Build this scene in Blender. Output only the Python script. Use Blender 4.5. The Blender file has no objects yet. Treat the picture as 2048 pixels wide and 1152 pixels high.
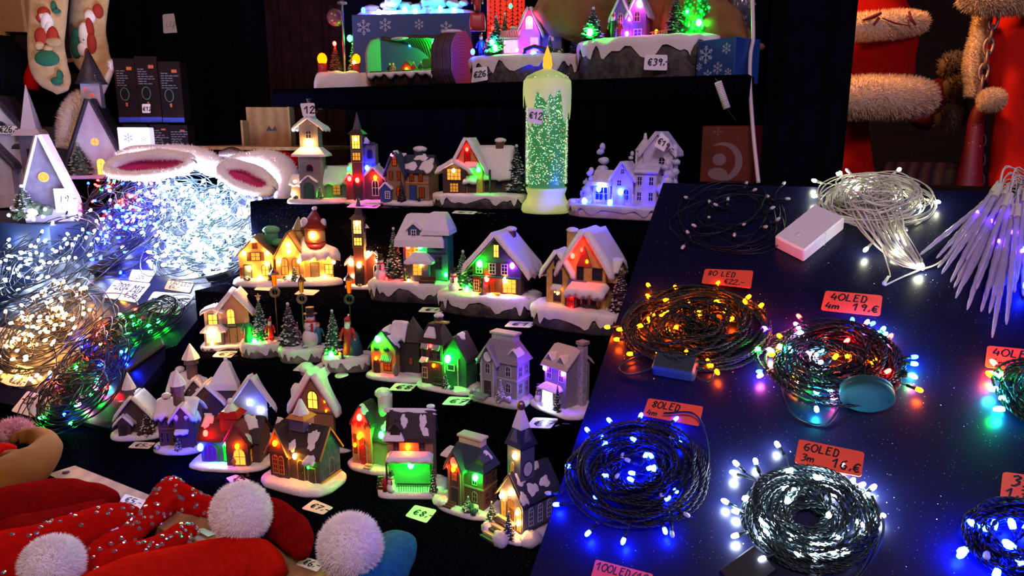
import bpy, math, random
import numpy as np
from mathutils import Vector, Matrix
SC = bpy.context.scene
COL = SC.collection
rnd = random.Random(7)
rad = math.radians
# ------------------------------------------------------------------ camera
FPX, PITCH = 1450.0, rad(12)
cam_d = bpy.data.cameras.new('camera'); cam = bpy.data.objects.new('camera', cam_d); COL.objects.link(cam)
cam.location = (0, 0, 1.5); cam.rotation_euler = (math.pi/2 - PITCH, 0, 0)
cam_d.sensor_width = 36; cam_d.lens = 36*FPX/2048; cam_d.clip_start = .02; cam_d.clip_end = 30
SC.camera = cam
SC.view_settings.view_transform = 'Standard'; SC.view_settings.look = 'None'
SC.view_settings.exposure = 0.0; SC.view_settings.gamma = 1; SC.view_settings.use_curve_mapping = False
# ------------------------------------------------------------------ world and room lamps
w = bpy.data.worlds.new('night'); SC.world = w; w.use_nodes = True
w.node_tree.nodes['Background'].inputs[0].default_value = (.10, .07, .22, 1)
w.node_tree.nodes['Background'].inputs[1].default_value = .06
def area(name, loc, tgt, size, col, e, spread=180):
    d = bpy.data.lights.new(name, 'AREA'); d.size = size; d.color = col; d.energy = e; d.spread = rad(spread)
    o = bpy.data.objects.new(name, d); COL.objects.link(o); o.location = loc
    o.rotation_euler = (Vector(tgt)-Vector(loc)).to_track_quat('-Z', 'Y').to_euler(); return o
area('stall_lamp_warm', (-1.7, -.35, 2.5), (-.6, 1.1, 1), .35, (1, .60, .34), 7)
area('stall_lamp_pink', (.15, -1.2, 3.3), (-.1, 1.2, 1.1), .5, (1, .68, .80), 34)
area('stall_lamp_violet', (1.5, .1, 2.5), (.3, 1.1, 1.2), .3, (.35, .22, 1), 6)
area('back_room_lamp', (.62, 2.0, 2.35), (1.0, 2.1, 1.5), .15, (1, .42, .13), 12)
area('back_left_lamp', (-1.25, 1.5, 2.7), (-1.1, 2.6, 1.7), .25, (1, .5, .22), 4.5)
# ------------------------------------------------------------------ frames
F = Vector((0, math.cos(PITCH), -math.sin(PITCH))); U = Vector((0, math.sin(PITCH), math.cos(PITCH))); R = Vector((1, 0, 0)); C = Vector((0, 0, 1.5)); ZV = Vector((0, 0, 1))
YAW = rad(24.5)
nv = Vector((math.sin(YAW), math.cos(YAW), 0)); ev = Vector((nv.y, -nv.x, 0))
def ray(x, y): return F*FPX + R*(x-1024) - U*(y-576)
def at(x, y, Z): return C + ray(x, y)*(Z/FPX)
def onz(x, y, z):
    d = ray(x, y); return C + d*((z-C.z)/d.z)
def onp(x, y, P0, N):
    d = ray(x, y); return C + d*((P0-C).dot(N)/d.dot(N))
def depth(P): return (P-C).dot(F)
TILT = rad(35)
sv = nv*math.cos(TILT) + ZV*math.sin(TILT); NB = ev.cross(sv)
if NB.z < 0: NB = -NB
PR = at(1700, 608, .95); PL = onz(230, 860, .95)
def onR(x, y, off=0): return onp(x, y, PR, NB) + NB*off
def onL(x, y, off=0): return onp(x, y, PL, NB) + NB*off
T1, T2, T3, T4, T5 = 1.62, 1.35, 1.175, 1.07, .93
def en(e, n, z): return ev*e + nv*n + ZV*z
# ------------------------------------------------------------------ materials
MC = {}
def rgb(c): return (c[0], c[1], c[2], 1)
def mat(name, col, rough=.6, metal=0, kind=None, c2=None, sc=60, bump=.0, emit=None, es=0, spec=.5, coat=0, sheen=0, trans=0, alpha=1, ratio=1):
    if name in MC: return MC[name]
    m = bpy.data.materials.new(name); m.use_nodes = True; nt = m.node_tree; N = nt.nodes; L = nt.links
    b = N['Principled BSDF']; I = b.inputs
    I['Base Color'].default_value = rgb(col); I['Roughness'].default_value = rough; I['Metallic'].default_value = metal
    I['Specular IOR Level'].default_value = spec; I['Coat Weight'].default_value = coat; I['Sheen Weight'].default_value = sheen
    I['Transmission Weight'].default_value = trans; I['Alpha'].default_value = alpha
    if emit: I['Emission Color'].default_value = rgb(emit); I['Emission Strength'].default_value = es
    if kind:
        tc = N.new('ShaderNodeTexCoord'); mp = N.new('ShaderNodeMapping'); L.new(tc.outputs['Object'], mp.inputs[0])
        c2 = c2 or tuple(v*.5 for v in col)
        fac = None
        if kind in ('noise', 'rock', 'snow', 'fur'):
            t = N.new('ShaderNodeTexNoise'); t.inputs['Scale'].default_value = sc; t.inputs['Detail'].default_value = 4; L.new(mp.outputs[0], t.inputs[0]); fac = t.outputs[0]
        elif kind in ('brick', 'plank', 'shingle'):
            t = N.new('ShaderNodeTexBrick'); t.inputs['Scale'].default_value = sc
            t.inputs['Mortar Size'].default_value = .03 if kind == 'brick' else .05
            t.inputs['Brick Width'].default_value = {'brick': .5, 'plank': 3., 'shingle': .35}[kind]
            t.inputs['Color1'].default_value = (0, 0, 0, 1); t.inputs['Color2'].default_value = (.35, .35, .35, 1); t.inputs['Mortar'].default_value = (1, 1, 1, 1)
            # x+y across, z up so that both faces of a wall carry courses
            sx = N.new('ShaderNodeSeparateXYZ'); L.new(mp.outputs[0], sx.inputs[0]); ad = N.new('ShaderNodeMath'); L.new(sx.outputs[0], ad.inputs[0]); L.new(sx.outputs[1], ad.inputs[1])
            cx = N.new('ShaderNodeCombineXYZ'); L.new(ad.outputs[0], cx.inputs[0]); L.new(sx.outputs[2], cx.inputs[1]); L.new(cx.outputs[0], t.inputs[0]); fac = t.outputs[0]
        elif kind == 'wave':
            t = N.new('ShaderNodeTexWave'); t.inputs['Scale'].default_value = sc; t.inputs['Distortion'].default_value = 3; t.inputs['Detail'].default_value = 2; L.new(mp.outputs[0], t.inputs[0]); mp.inputs['Scale'].default_value = (1, ratio, ratio); fac = t.outputs[0]
        elif kind == 'rings':
            t = N.new('ShaderNodeTexWave'); t.wave_type = 'RINGS'; t.rings_direction = 'X'; t.inputs['Scale'].default_value = sc; t.inputs['Distortion'].default_value = 1.5; L.new(mp.outputs[0], t.inputs[0]); fac = t.outputs[0]
        mx = N.new('ShaderNodeMix'); mx.data_type = 'RGBA'; mx.inputs['A'].default_value = rgb(col); mx.inputs['B'].default_value = rgb(c2)
        if kind in ('noise', 'rock'):
            rp = N.new('ShaderNodeMapRange'); rp.inputs['From Min'].default_value = .38; rp.inputs['From Max'].default_value = .64; L.new(fac, rp.inputs[0]); L.new(rp.outputs[0], mx.inputs['Factor'])
        else: L.new(fac, mx.inputs['Factor'])
        L.new(mx.outputs['Result'], I['Base Color'])
        if bump:
            bp = N.new('ShaderNodeBump'); bp.inputs['Strength'].default_value = bump; bp.inputs['Distance'].default_value = .002; L.new(fac, bp.inputs['Height'])
            if kind in ('brick', 'plank', 'shingle'): bp.invert = True
            L.new(bp.outputs[0], I['Normal'])
    MC[name] = m; return m
def glitter(name, col, rough, sc, dens, gcol=(1, 1, 1), fl=.28):
    """dark cloth or board with fine metallic flecks that each face their own way"""
    if name in MC: return MC[name]
    m = mat(name, col, rough); nt = m.node_tree; N = nt.nodes; L = nt.links; b = N['Principled BSDF']
    tc = N.new('ShaderNodeTexCoord'); v = N.new('ShaderNodeTexVoronoi'); v.inputs['Scale'].default_value = sc; L.new(tc.outputs['Object'], v.inputs[0])
    d = N.new('ShaderNodeMath'); d.operation = 'LESS_THAN'; d.inputs[1].default_value = fl; L.new(v.outputs['Distance'], d.inputs[0])
    sp = N.new('ShaderNodeSeparateColor'); L.new(v.outputs['Color'], sp.inputs[0])
    q = N.new('ShaderNodeMath'); q.operation = 'LESS_THAN'; q.inputs[1].default_value = dens; L.new(sp.outputs[0], q.inputs[0])
    k = N.new('ShaderNodeMath'); k.operation = 'MULTIPLY'; L.new(d.outputs[0], k.inputs[0]); L.new(q.outputs[0], k.inputs[1])
    L.new(k.outputs[0], b.inputs['Metallic'])
    mx = N.new('ShaderNodeMix'); mx.data_type = 'RGBA'; mx.inputs['A'].default_value = rgb(col); mx.inputs['B'].default_value = rgb(gcol); L.new(k.outputs[0], mx.inputs['Factor']); L.new(mx.outputs['Result'], b.inputs['Base Color'])
    mr = N.new('ShaderNodeMapRange'); mr.inputs['To Min'].default_value = rough; mr.inputs['To Max'].default_value = .3; L.new(k.outputs[0], mr.inputs[0]); L.new(mr.outputs[0], b.inputs['Roughness'])
    g = N.new('ShaderNodeNewGeometry'); s1 = N.new('ShaderNodeVectorMath'); s1.operation = 'SUBTRACT'; s1.inputs[1].default_value = (.5, .5, .5); L.new(v.outputs['Color'], s1.inputs[0])
    s2 = N.new('ShaderNodeVectorMath'); s2.operation = 'SCALE'; L.new(s1.outputs[0], s2.inputs[0]); L.new(k.outputs[0], s2.inputs['Scale'])
    s3 = N.new('ShaderNodeVectorMath'); s3.operation = 'ADD'; L.new(g.outputs['Normal'], s3.inputs[0]); L.new(s2.outputs[0], s3.inputs[1])
    s4 = N.new('ShaderNodeVectorMath'); s4.operation = 'NORMALIZE'; L.new(s3.outputs[0], s4.inputs[0]); L.new(s4.outputs[0], b.inputs['Normal'])
    return m
def glow(name, col, e):
    if name in MC: return MC[name]
    m = bpy.data.materials.new(name); m.use_nodes = True; N = m.node_tree.nodes; N.remove(N['Principled BSDF'])
    x = N.new('ShaderNodeEmission'); x.inputs[0].default_value = rgb(col); x.inputs[1].default_value = e; m.node_tree.links.new(x.outputs[0], N['Material Output'].inputs[0]); MC[name] = m; return m
LEDC = {'w': ((.62, .76, 1), 1), 'ww': ((1, .42, .10), 1), 'cw': ((.95, 1, .66), 1), 'b': ((.002, .010, 1), 1.3), 'r': ((1, .004, .003), 1), 'g': ((.004, 1, .03), .9), 'o': ((1, .075, .0003), .9), 'y': ((1, .38, .04), 1), 'p': ((.16, .02, 1), 1), 'c': ((.02, .75, 1), 1), 'pk': ((1, .12, .55), 1)}
def led_mat(c, e): return glow('led_%s_%g' % (c, e), LEDC[c][0], e*LEDC[c][1])
SNOW = mat('snow', (.90, .86, .87), .55, kind='snow', c2=(.70, .66, .68), sc=260, bump=.5)
def snow_sparkle():
    m = glitter('snow_glitter', (.84, .80, .81), .6, 650, .10, (1, 1, 1)); return m
SNOWG = snow_sparkle()
ROCK = mat('rock', (.075, .062, .066), .6, kind='rock', c2=(.02, .018, .026), sc=70, bump=.9)
ROCKL = mat('rock_light', (.22, .19, .17), .7, kind='rock', c2=(.08, .07, .065), sc=60, bump=.9)
DARK = mat('dark_resin', (.03, .022, .03), .5)
BLACK = mat('black_plastic', (.012, .012, .016), .4)
WHITE = mat('white_paint', (.75, .72, .74), .5)
GLASSD = mat('dark_pane', (.02, .02, .05), .15)
GREEN = mat('pine_green', (.015, .07, .03), .6); FROST = mat('frosted_tip', (.6, .65, .66), .6)
WOOD = mat('bare_wood', (.40, .22, .09), .6, kind='wave', c2=(.30, .15, .06), sc=9, bump=.1, ratio=4)
CARD = mat('price_card_white', (.82, .78, .80), .5); INK = mat('black_ink', (.01, .01, .02), .5)
RED = mat('red_paint', (.45, .02, .02), .4); BROWN = mat('brown_paint', (.12, .045, .03), .5)
CLOTH = glitter('black_sequin_cloth', (.0012, .0012, .004), .9, 800, .07, (.7, .8, 1), .18)
CLOTH.node_tree.nodes['Principled BSDF'].inputs['Specular IOR Level'].default_value = 0
CLOTHP = mat('black_cloth', (.003, .003, .009), .9, kind='noise', c2=(.0015, .0015, .004), sc=40, bump=.4, spec=.05)
# ------------------------------------------------------------------ mesh building
class G:
    def __init__(s): s.v = []; s.f = []; s.m = []; s.s = []
    def add(s, vf, mi=0, sm=False, M=None):
        v, f = vf; o = len(s.v)
        s.v += [tuple(M @ Vector(p)) for p in v] if M else [tuple(p) for p in v]
        s.f += [tuple(i+o for i in q) for q in f]; s.m += [mi]*len(f); s.s += [sm]*len(f); return s
    def mesh(s, name, mats, k=1.0):
        me = bpy.data.meshes.new(name); me.from_pydata([(a*k, b*k, c*k) for a, b, c in s.v], [], s.f)
        for m in (mats if isinstance(mats, (list, tuple)) else [mats]): me.materials.append(m)
        me.polygons.foreach_set('material_index', s.m); me.polygons.foreach_set('use_smooth', s.s); me.update(); return me
    def obj(s, name, mats, parent=None, k=1.0, label=None):
        return link(name, s.mesh(name, mats, k), parent, label)
def link(name, me, parent=None, label=None, loc=None):
    o = bpy.data.objects.new(name, me); COL.objects.link(o)
    if parent: o.parent = parent
    if label: o['label'] = label
    if loc is not None: o.location = loc
    return o
def tag(o, label, cat, group=None, kind=None):
    o['label'] = label; o['category'] = cat
    if group: o['group'] = group
    if kind: o['kind'] = kind
    return o
def empty(name, loc, rz=0, M=None):
    o = bpy.data.objects.new(name, None); COL.objects.link(o); o.empty_display_size = .02
    if M is not None: o.matrix_world = M
    else: o.location = loc; o.rotation_euler = (0, 0, rz)
    return o
def struct(o): o['kind'] = 'structure'; return o
def box(c, s, b=0):
    x, y, z = c; a, d, h = s[0]/2, s[1]/2, s[2]/2
    if not b:
        v = [(x+i*a, y+j*d, z+k*h) for k in (-1, 1) for j in (-1, 1) for i in (-1, 1)]
        return v, [(0, 2, 3, 1), (4, 5, 7, 6), (0, 1, 5, 4), (2, 6, 7, 3), (0, 4, 6, 2), (1, 3, 7, 5)]
    pr = [(-h, 0), (-h+b, 1), (h-b, 1), (h, 0)]; v = []; 
    oc = []
    for sx, sy, t0 in ((1, 1, 0), (-1, 1, 90), (-1, -1, 180), (1, -1, 270)):
        for q in range(4): t = rad(t0+q*30); oc.append((sx, sy, math.cos(t), math.sin(t)))
    for zz, full in pr:
        for sx, sy, cx, cy in oc:
            r = b if full else b*.35
            v.append((x+sx*(a-b)+cx*r, y+sy*(d-b)+cy*r, z+zz))
    n = 16; f = [(r*n+i, r*n+(i+1) % n, (r+1)*n+(i+1) % n, (r+1)*n+i) for r in range(3) for i in range(n)]
    f += [tuple(range(n))[::-1], tuple(range(3*n, 4*n))]; return v, f
def prism(pts, lo, hi, axis='y'):
    """pts are (x,z) for axis y, (y,z) for axis x, (x,y) for axis z"""
    n = len(pts)
    P = {'y': lambda p, t: (p[0], t, p[1]), 'x': lambda p, t: (t, p[0], p[1]), 'z': lambda p, t: (p[0], p[1], t)}[axis]
    v = [P(p, lo) for p in pts] + [P(p, hi) for p in pts]
    return v, [tuple(range(n)), tuple(range(2*n-1, n-1, -1))] + [(i, i+n, (i+1) % n+n, (i+1) % n) for i in range(n)]
def lathe(prof, n=24, c=(0, 0, 0), wob=None, cap=True):
    v = []
    for j, (r, z) in enumerate(prof):
        for i in range(n):
            t = 2*math.pi*i/n; rr = r*(wob(t, j) if wob else 1); v.append((c[0]+rr*math.cos(t), c[1]+rr*math.sin(t), c[2]+z))
    f = [(j*n+i, j*n+(i+1) % n, (j+1)*n+(i+1) % n, (j+1)*n+i) for j in range(len(prof)-1) for i in range(n)]
    if cap: f += [tuple(range(n))[::-1], tuple(range((len(prof)-1)*n, len(prof)*n))]
    return v, f
def ball(c, r, n=10, m=6, sq=(1, 1, 1), nz=0, seed=0):
    rr = random.Random(seed); v = [(c[0], c[1], c[2]-r*sq[2])]
    for j in range(1, m):
        p = math.pi*j/m
        for i in range(n):
            t = 2*math.pi*i/n; q = r*(1+nz*(rr.random()-.5)); v.append((c[0]+q*sq[0]*math.sin(p)*math.cos(t), c[1]+q*sq[1]*math.sin(p)*math.sin(t), c[2]-q*sq[2]*math.cos(p)))
    v.append((c[0], c[1], c[2]+r*sq[2])); e = len(v)-1
    f = [(0, 1+(i+1) % n, 1+i) for i in range(n)] + [(1+j*n+i, 1+j*n+(i+1) % n, 1+(j+1)*n+(i+1) % n, 1+(j+1)*n+i) for j in range(m-2) for i in range(n)]
    f += [(e, 1+(m-2)*n+i, 1+(m-2)*n+(i+1) % n) for i in range(n)]; return v, f
def frames(P):
    """parallel transported frames along a polyline, as numpy"""
    P = np.asarray(P, float); T = np.gradient(P, axis=0); T /= np.linalg.norm(T, axis=1)[:, None]+1e-12
    u = np.cross(T[0], (0, 0, 1.)); 
    if np.linalg.norm(u) < 1e-3: u = np.cross(T[0], (0, 1., 0))
    u /= np.linalg.norm(u); Us = []
    for t in T:
        u = u - t*(u@t); u /= np.linalg.norm(u)+1e-12; Us.append(u)
    Us = np.array(Us); return P, T, Us, np.cross(T, Us)
def tube(P, r, n=5, caps=True, flat=1.0, ups=None):
    P, T, A, B = frames(P)
    if ups is not None:
        upv = np.array(ups, float); A = np.cross(T, upv); A /= np.linalg.norm(A, axis=1)[:, None]+1e-9; B = np.cross(A, T)
    r = np.broadcast_to(np.asarray(r, float), (len(P),)); m = len(P)
    th = np.arange(n)*2*math.pi/n
    V = P[:, None]+r[:, None, None]*(np.cos(th)[None, :, None]*A[:, None]+flat*np.sin(th)[None, :, None]*B[:, None])
    f = [(j*n+i, j*n+(i+1) % n, (j+1)*n+(i+1) % n, (j+1)*n+i) for j in range(m-1) for i in range(n)]
    if caps: f += [tuple(range(n))[::-1], tuple(range((m-1)*n, m*n))]
    return V.reshape(-1, 3).tolist(), f
def spline(P, n=8):
    P = np.array([list(p) for p in P], float); Q = np.vstack([2*P[0]-P[1], P, 2*P[-1]-P[-2]]); out = []
    for i in range(1, len(Q)-2):
        for t in np.linspace(0, 1, n, endpoint=False):
            a, b, c, d = Q[i-1], Q[i], Q[i+1], Q[i+2]
            out.append(.5*((2*b)+(c-a)*t+(2*a-5*b+4*c-d)*t*t+(3*b-a-3*c+d)*t**3))
    out.append(P[-1]); return np.array(out)
def fur(g, vf, ln, count, mi=0, seed=0, rad_=None, down=0):
    """short hairs rooted on a closed surface"""
    r = random.Random(seed); v, f = vf; v = [Vector(p) for p in v]; cen = sum(v, Vector())/len(v)
    ar = [(v[q[1]]-v[q[0]]).cross(v[q[2]]-v[q[0]]).length for q in f]; tot = sum(ar); cum = []; a = 0
    for x in ar: a += x; cum.append(a)
    import bisect
    V = []; Fc = []
    for _ in range(count):
        q = f[min(bisect.bisect(cum, r.random()*tot), len(f)-1)]; a, b, c = v[q[0]], v[q[1]], v[q[2]]; d = v[q[3]] if len(q) > 3 else c
        s, t = r.random(), r.random(); p = (a*(1-s)+b*s)*(1-t)+(d*(1-s)+c*s)*t
        n = (b-a).cross(c-a)
        if n.length < 1e-12: continue
        n.normalize()
        j = Vector((r.uniform(-1, 1), r.uniform(-1, 1), r.uniform(-1, 1)))
        w_ = n.cross(j); w_ = w_.normalized()*ln*.10
        h = n*ln*r.uniform(.6, 1.1)+j*ln*.45; h.z -= down*ln
        i = len(V); V += [p-w_, p+w_, p+h]; Fc.append((i, i+1, i+2))
    g.add((V, Fc), mi, False)
# ------------------------------------------------------------------ handwriting
# each glyph: strokes of xy digit pairs, x 0..6, y 0..9
GLY = {'0': '290603204063664929', '1': '063930', '2': '07294957460060', '3': '183958573554523010', '4': '290353 4640', '5': '5919153554523010', '6': '491703204053443414',
       '7': '095920 1545', '8': '39175230125739', '9': '57391725565840', '€': '583917123051 0545 0343', ',': '2210', '-': '0545', '.': '2021', 'L': '191050', 'E': '59191050 1545',
       'D': '10194856534010', 'm': '0500 03253430 33556460', '%': '1908172819 5900 4332415243', '/': '5900', 'N': '00096069', 't': '282041 0646', 'i': '2520 2728', 'x': '0650 5600',
       'M': '0009356960', "'": '2927', ':': '2625 2221', 'I': '3930'}
def write(text, size, slant=.12, seed=1):
    """polylines for a line of handwriting, origin at its lower left; returns strokes and the width"""
    r = random.Random(seed); x = 0; out = []
    for ch in text:
        if ch == ' ': x += .55; continue
        w_ = {'m': .85, 'M': .85, ',': .4, '.': .35, '-': .65, ':': .4, 'i': .4, "'": .35}.get(ch, .78)
        dy = r.uniform(-.05, .05)
        for st in GLY.get(ch, '05 45').split():
            pts = [(int(a)/9., int(b)/9.) for a, b in zip(st[::2], st[1::2])]
            if len(pts) < 2: continue
            out.append([((x+px+slant*py)*size, (py+dy)*size) for px, py in pts])
        x += w_
    return out, x*size
def ribbon(g, pts, w_, z, mi=0):
    V = []; Fc = []
    for (a, b), (c, d) in zip(pts[:-1], pts[1:]):
        dx, dy = c-a, d-b; l = math.hypot(dx, dy) or 1; nx, ny = -dy/l*w_, dx/l*w_; ex, ey = dx/l*w_*.6, dy/l*w_*.6
        i = len(V); V += [(a-ex+nx, b-ey+ny, z), (a-ex-nx, b-ey-ny, z), (c+ex-nx, d+ey-ny, z), (c+ex+nx, d+ey+ny, z)]; Fc.append((i, i+1, i+2, i+3))
    g.add((V, Fc), mi)
def card(label, corners, pf, lines, col='w', group=None, th=.0007, name='price_card', curl=.0, ink=INK, wt=.045, lift=.0012):
    """a card through four pixels (tl, tr, br, bl) dropped on the surface pf; lines = (text, u, v, size) in card units with v up"""
    P = [pf(*c) for c in corners]; o = sum(P, Vector())/4; X = ((P[1]-P[0])+(P[2]-P[3])).normalized(); N = X.cross(((P[0]-P[3])+(P[1]-P[2]))).normalized()
    if N.dot(C-o) < 0: N = -N
    Y = N.cross(X); M = Matrix((X, Y, N)).transposed().to_4x4(); o = o+N*lift; M.translation = o
    Q = [((p-o).dot(X), (p-o).dot(Y)) for p in P]  # tl tr br bl
    cm = {'w': CARD, 'r': mat('price_card_orange_red', (.95, .10, .045), .5), 'o': mat('price_card_orange', (.9, .28, .12), .5)}[col]
    def bil(u, v): return tuple((Q[3][i]*(1-u)+Q[2][i]*u)*(1-v)+(Q[0][i]*(1-u)+Q[1][i]*u)*v for i in (0, 1))
    out = []
    W = math.dist(Q[3], Q[2]); H = math.dist(Q[3], Q[0]); rc = min(W, H)*.1
    for cu, cv, t0 in ((0, 0, 180), (1, 0, 270), (1, 1, 0), (0, 1, 90)):
        for q in range(4):
            t = rad(t0+q*30); u = (rc/W if cu == 0 else 1-rc/W)+math.cos(t)*rc/W; v = (rc/H if cv == 0 else 1-rc/H)+math.sin(t)*rc/H; out.append(bil(u, v))
    g = G(); g.add(prism(out, 0, th, 'z')); ob = g.obj(name, cm); ob.matrix_world = M; tag(ob, label, 'price card', group)
    if lines:
        g = G()
        for i, (t, u, v, sz) in enumerate(lines):
            st, wd = write(t, sz*H, seed=i+len(t))
            for s_ in st: ribbon(g, [bil(u+a/W, v+b/H) for a, b in s_], wt*sz*H*1.35, th+.0003)
        g.obj('handwriting', ink, ob)
    return ob
# ------------------------------------------------------------------ little houses
def yaw_to_cam(P, yaw): return math.atan2(P.x, P.y)*-1 + rad(yaw)
def blobring(n, a, b, p, seed, nz):
    r = random.Random(seed); ph = [r.uniform(0, 6.28) for _ in range(4)]; out = []
    for i in range(n):
        t = 2*math.pi*i/n; c, s = math.cos(t), math.sin(t)
        q = 1+nz*(.5*math.sin(3*t+ph[0])+.35*math.sin(5*t+ph[1])+.25*math.sin(9*t+ph[2]))
        out.append((a*q*math.copysign(abs(c)**p, c), b*q*math.copysign(abs(s)**p, s)))
    return out
class House:
    """a resin ornament; every length is in photograph pixels at the ornament's own distance, multiplied by k"""
    def __init__(s, name, label, px, py, z, bw, bd, yaw=-28, cat='village ornament', group=None, pf=None):
        P = onz(px, py, z); d = depth(P); el = -ray(px, py).normalized().z
        s.k = d/FPX; back = (.5*(bd*abs(math.cos(rad(yaw)))+bw*abs(math.sin(rad(yaw)))))*.92*s.k
        h = Vector((P.x, P.y, 0)).normalized(); P = P+h*back
        s.k = depth(P)/FPX*1.05; s.root = empty(name, P, yaw_to_cam(P, yaw)); tag(s.root, label, cat, group); s.vz = 1/math.sqrt(1-el*el)**1.3; s.g = 0; s.bw = bw; s.bd = bd; s.seed = int(px*7+py); s.px = px
    def add(s, name, g, mats, label=None, parent=None):
        g.v = [(x, y, z*s.vz) for x, y, z in g.v]; return g.obj(name, mats, parent or s.root, s.k, label)
    def base(s, h=10, rock=0, nz=.035, p=.55, m=None, rm=None, w=None, d=None, dr=.66):
        """snow slab, optionally on a rock whose edge shows under the dripping snow"""
        a, b = (w or s.bw)/2, (d or s.bd)/2; n = 104 if rock else 56; g = G(); sd = s.seed; r = random.Random(sd)
        if rock:
            R1 = blobring(n, a*.97, b*.97, p, sd, nz); v = []
            for j, (q, z) in enumerate([(.96, 0), (1, rock*.12), (.985, rock*.55), (.96, rock)]): v += [(x*q*(1+.03*r.uniform(-1, 1)), y*q*(1+.03*r.uniform(-1, 1)), z) for x, y in R1]
            g.add((v, [(j*n+i, j*n+(i+1) % n, (j+1)*n+(i+1) % n, (j+1)*n+i) for j in range(3) for i in range(n)]+[tuple(range(n))[::-1], tuple(range(3*n, 4*n))]), 0, True)
            s.add('rock_base', g, rm or ROCK); g = G()
        R1 = blobring(n, a, b, p, sd, nz); ph = [r.uniform(0, 6.3) for _ in range(3)]; v = []
        def drip(i):
            t = i/n*2*math.pi
            return .5+.30*math.sin(13*t+ph[0])+.26*math.sin(22*t+ph[1])+.10*math.sin(31*t+ph[2])
        prof = [(1.0, 0 if not rock else None), (1.03, .25), (1.02, .6), (.97, .86), (.88, 1.0), (.55, 1.05), (.2, 1.0)]
        for q, zf in prof:
            for i, (x, y) in enumerate(R1):
                if rock: z = (rock*(.94-dr*min(1, max(0, drip(i)))) if zf is None else (rock*(1-.2*drip(i)*(1-zf))+h*zf-(h*.15)))
                else: z = h*zf
                z += (0 if zf in (0, None) else h*.10*math.sin(x*.16+ph[0])*math.cos(y*.19+ph[1]))
                v.append((x*q, y*q, z))
        k = len(prof); g.add((v, [(j*n+i, j*n+(i+1) % n, (j+1)*n+(i+1) % n, (j+1)*n+i) for j in range(k-1) for i in range(n)]+[tuple(range((k-1)*n, k*n))]+([tuple(range(n))[::-1]] if not rock else [])), 0, True)
        s.add('snow_base', g, m or SNOW); s.g = (rock+h*.72) if rock else h*.9; return s
    def walls(s, x, y, w_, d, h, ridge=0, axis='y', m=None, z=None, name='wall', flare=0):
        z = s.g-2 if z is None else z; g = G(); W = w_/2; D = d/2
        if not ridge: g.add(box((x, y, z+h/2), (w_, d, h), .8))
        elif axis == 'y': g.add(prism([(x-W, z), (x+W, z), (x+W, z+h), (x, z+h+ridge), (x-W, z+h)], y-D, y+D, 'y'))
        else: g.add(prism([(y-D, z), (y+D, z), (y+D, z+h), (y, z+h+ridge), (y-D, z+h)], x-W, x+W, 'x'))
        s.add(name, g, m or BROWN); return dict(x=x, y=y, w=w_, d=d, h=h, r=ridge, a=axis, z=z)
    def slab(s, g, Q, th, drip=0, nz=0, mi=0, nu=14, nvv=8, seed=0):
        """thick soft slab over the quad Q (eave0, eave1, ridge1, ridge0); the eave edge hangs in lobes"""
        r = random.Random(s.seed+seed); ph = [r.uniform(0, 6.3) for _ in range(5)]; Q = [Vector(q) for q in Q]
        n = (Q[1]-Q[0]).cross(Q[3]-Q[0]).normalized()
        if n.z < 0: n = -n
        dn = (Q[0]-Q[3]).normalized(); top = []; bot = []; L = (Q[1]-Q[0]).length
        for j in range(nvv+1):
            v = j/nvv
            for i in range(nu+1):
                u = i/nu; p = (Q[0]*(1-u)+Q[1]*u)*(1-v)+(Q[3]*(1-u)+Q[2]*u)*v
                lob = (.5+.3*math.sin(u*L*.22+ph[0])+.35*math.sin(u*L*.45+ph[1]))*drip*(1-v)**3
                e = min(1, (min(u, 1-u)*nu*.8+.45)) * min(1, (v*nvv*.8+.5))
                p = p+dn*lob; b = p.copy(); t = p+n*(th*e+nz*(math.sin(u*7+ph[2])*math.cos(v*6+ph[3])))
                if drip and v < .01: b = b-ZV*drip*.35
                top.append(t); bot.append(b)
        m = nu+1; o = len(top); v = top+bot; f = []
        for j in range(nvv):
            for i in range(nu): a = j*m+i; f += [(a, a+1, a+m+1, a+m), (o+a, o+a+m, o+a+m+1, o+a+1)]
        for i in range(nu): f += [(i+1, i, o+i, o+i+1), (nvv*m+i, nvv*m+i+1, o+nvv*m+i+1, o+nvv*m+i)]
        for j in range(nvv): f += [(j*m, (j+1)*m, o+(j+1)*m, o+j*m), ((j+1)*m+nu, j*m+nu, o+j*m+nu, o+(j+1)*m+nu)]
        g.add((v, f), mi, drip > 0 or nz > 0)
    def roof(s, b, over=5, th=6, m=None, drip=5, under=None, name=None, ov2=None, nz=.6):
        """gable roof over walls b; a snow roof by default, over a thin dark board"""
        m = m or SNOW; ov2 = over if ov2 is None else ov2; full = m in (SNOW, SNOWG); g = G(); z = b['z']+b['h']; r = b['r']
        W = (b['w'] if b['a'] == 'y' else b['d'])/2; D = (b['d'] if b['a'] == 'y' else b['w'])/2+ov2; sl = r/W; zr = z+r; ze = z-sl*over
        def P(u, t, zz): return (b['x']+u, b['y']+t, zz) if b['a'] == 'y' else (b['x']+t, b['y']+u, zz)
        for sg in (-1, 1):
            s.slab(g, [P(sg*(W+over), -D, ze), P(sg*(W+over), D, ze), P(0, D, zr), P(0, -D, zr)], th, drip if full else 0, nz if full else 0, seed=sg)
        s.add(name or ('snow_roof' if full else 'roof'), g, m)
        if under:
            g = G(); ty = 2.2
            for sg in (-1, 1):
                s.slab(g, [P(sg*(W+over-1), -D+1, ze-ty), P(sg*(W+over-1), D-1, ze-ty), P(0, D-1, zr-ty), P(0, -D+1, zr-ty)], 2, 0, 0, nu=2, nvv=2)
            s.add('eave_board', g, under)
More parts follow.
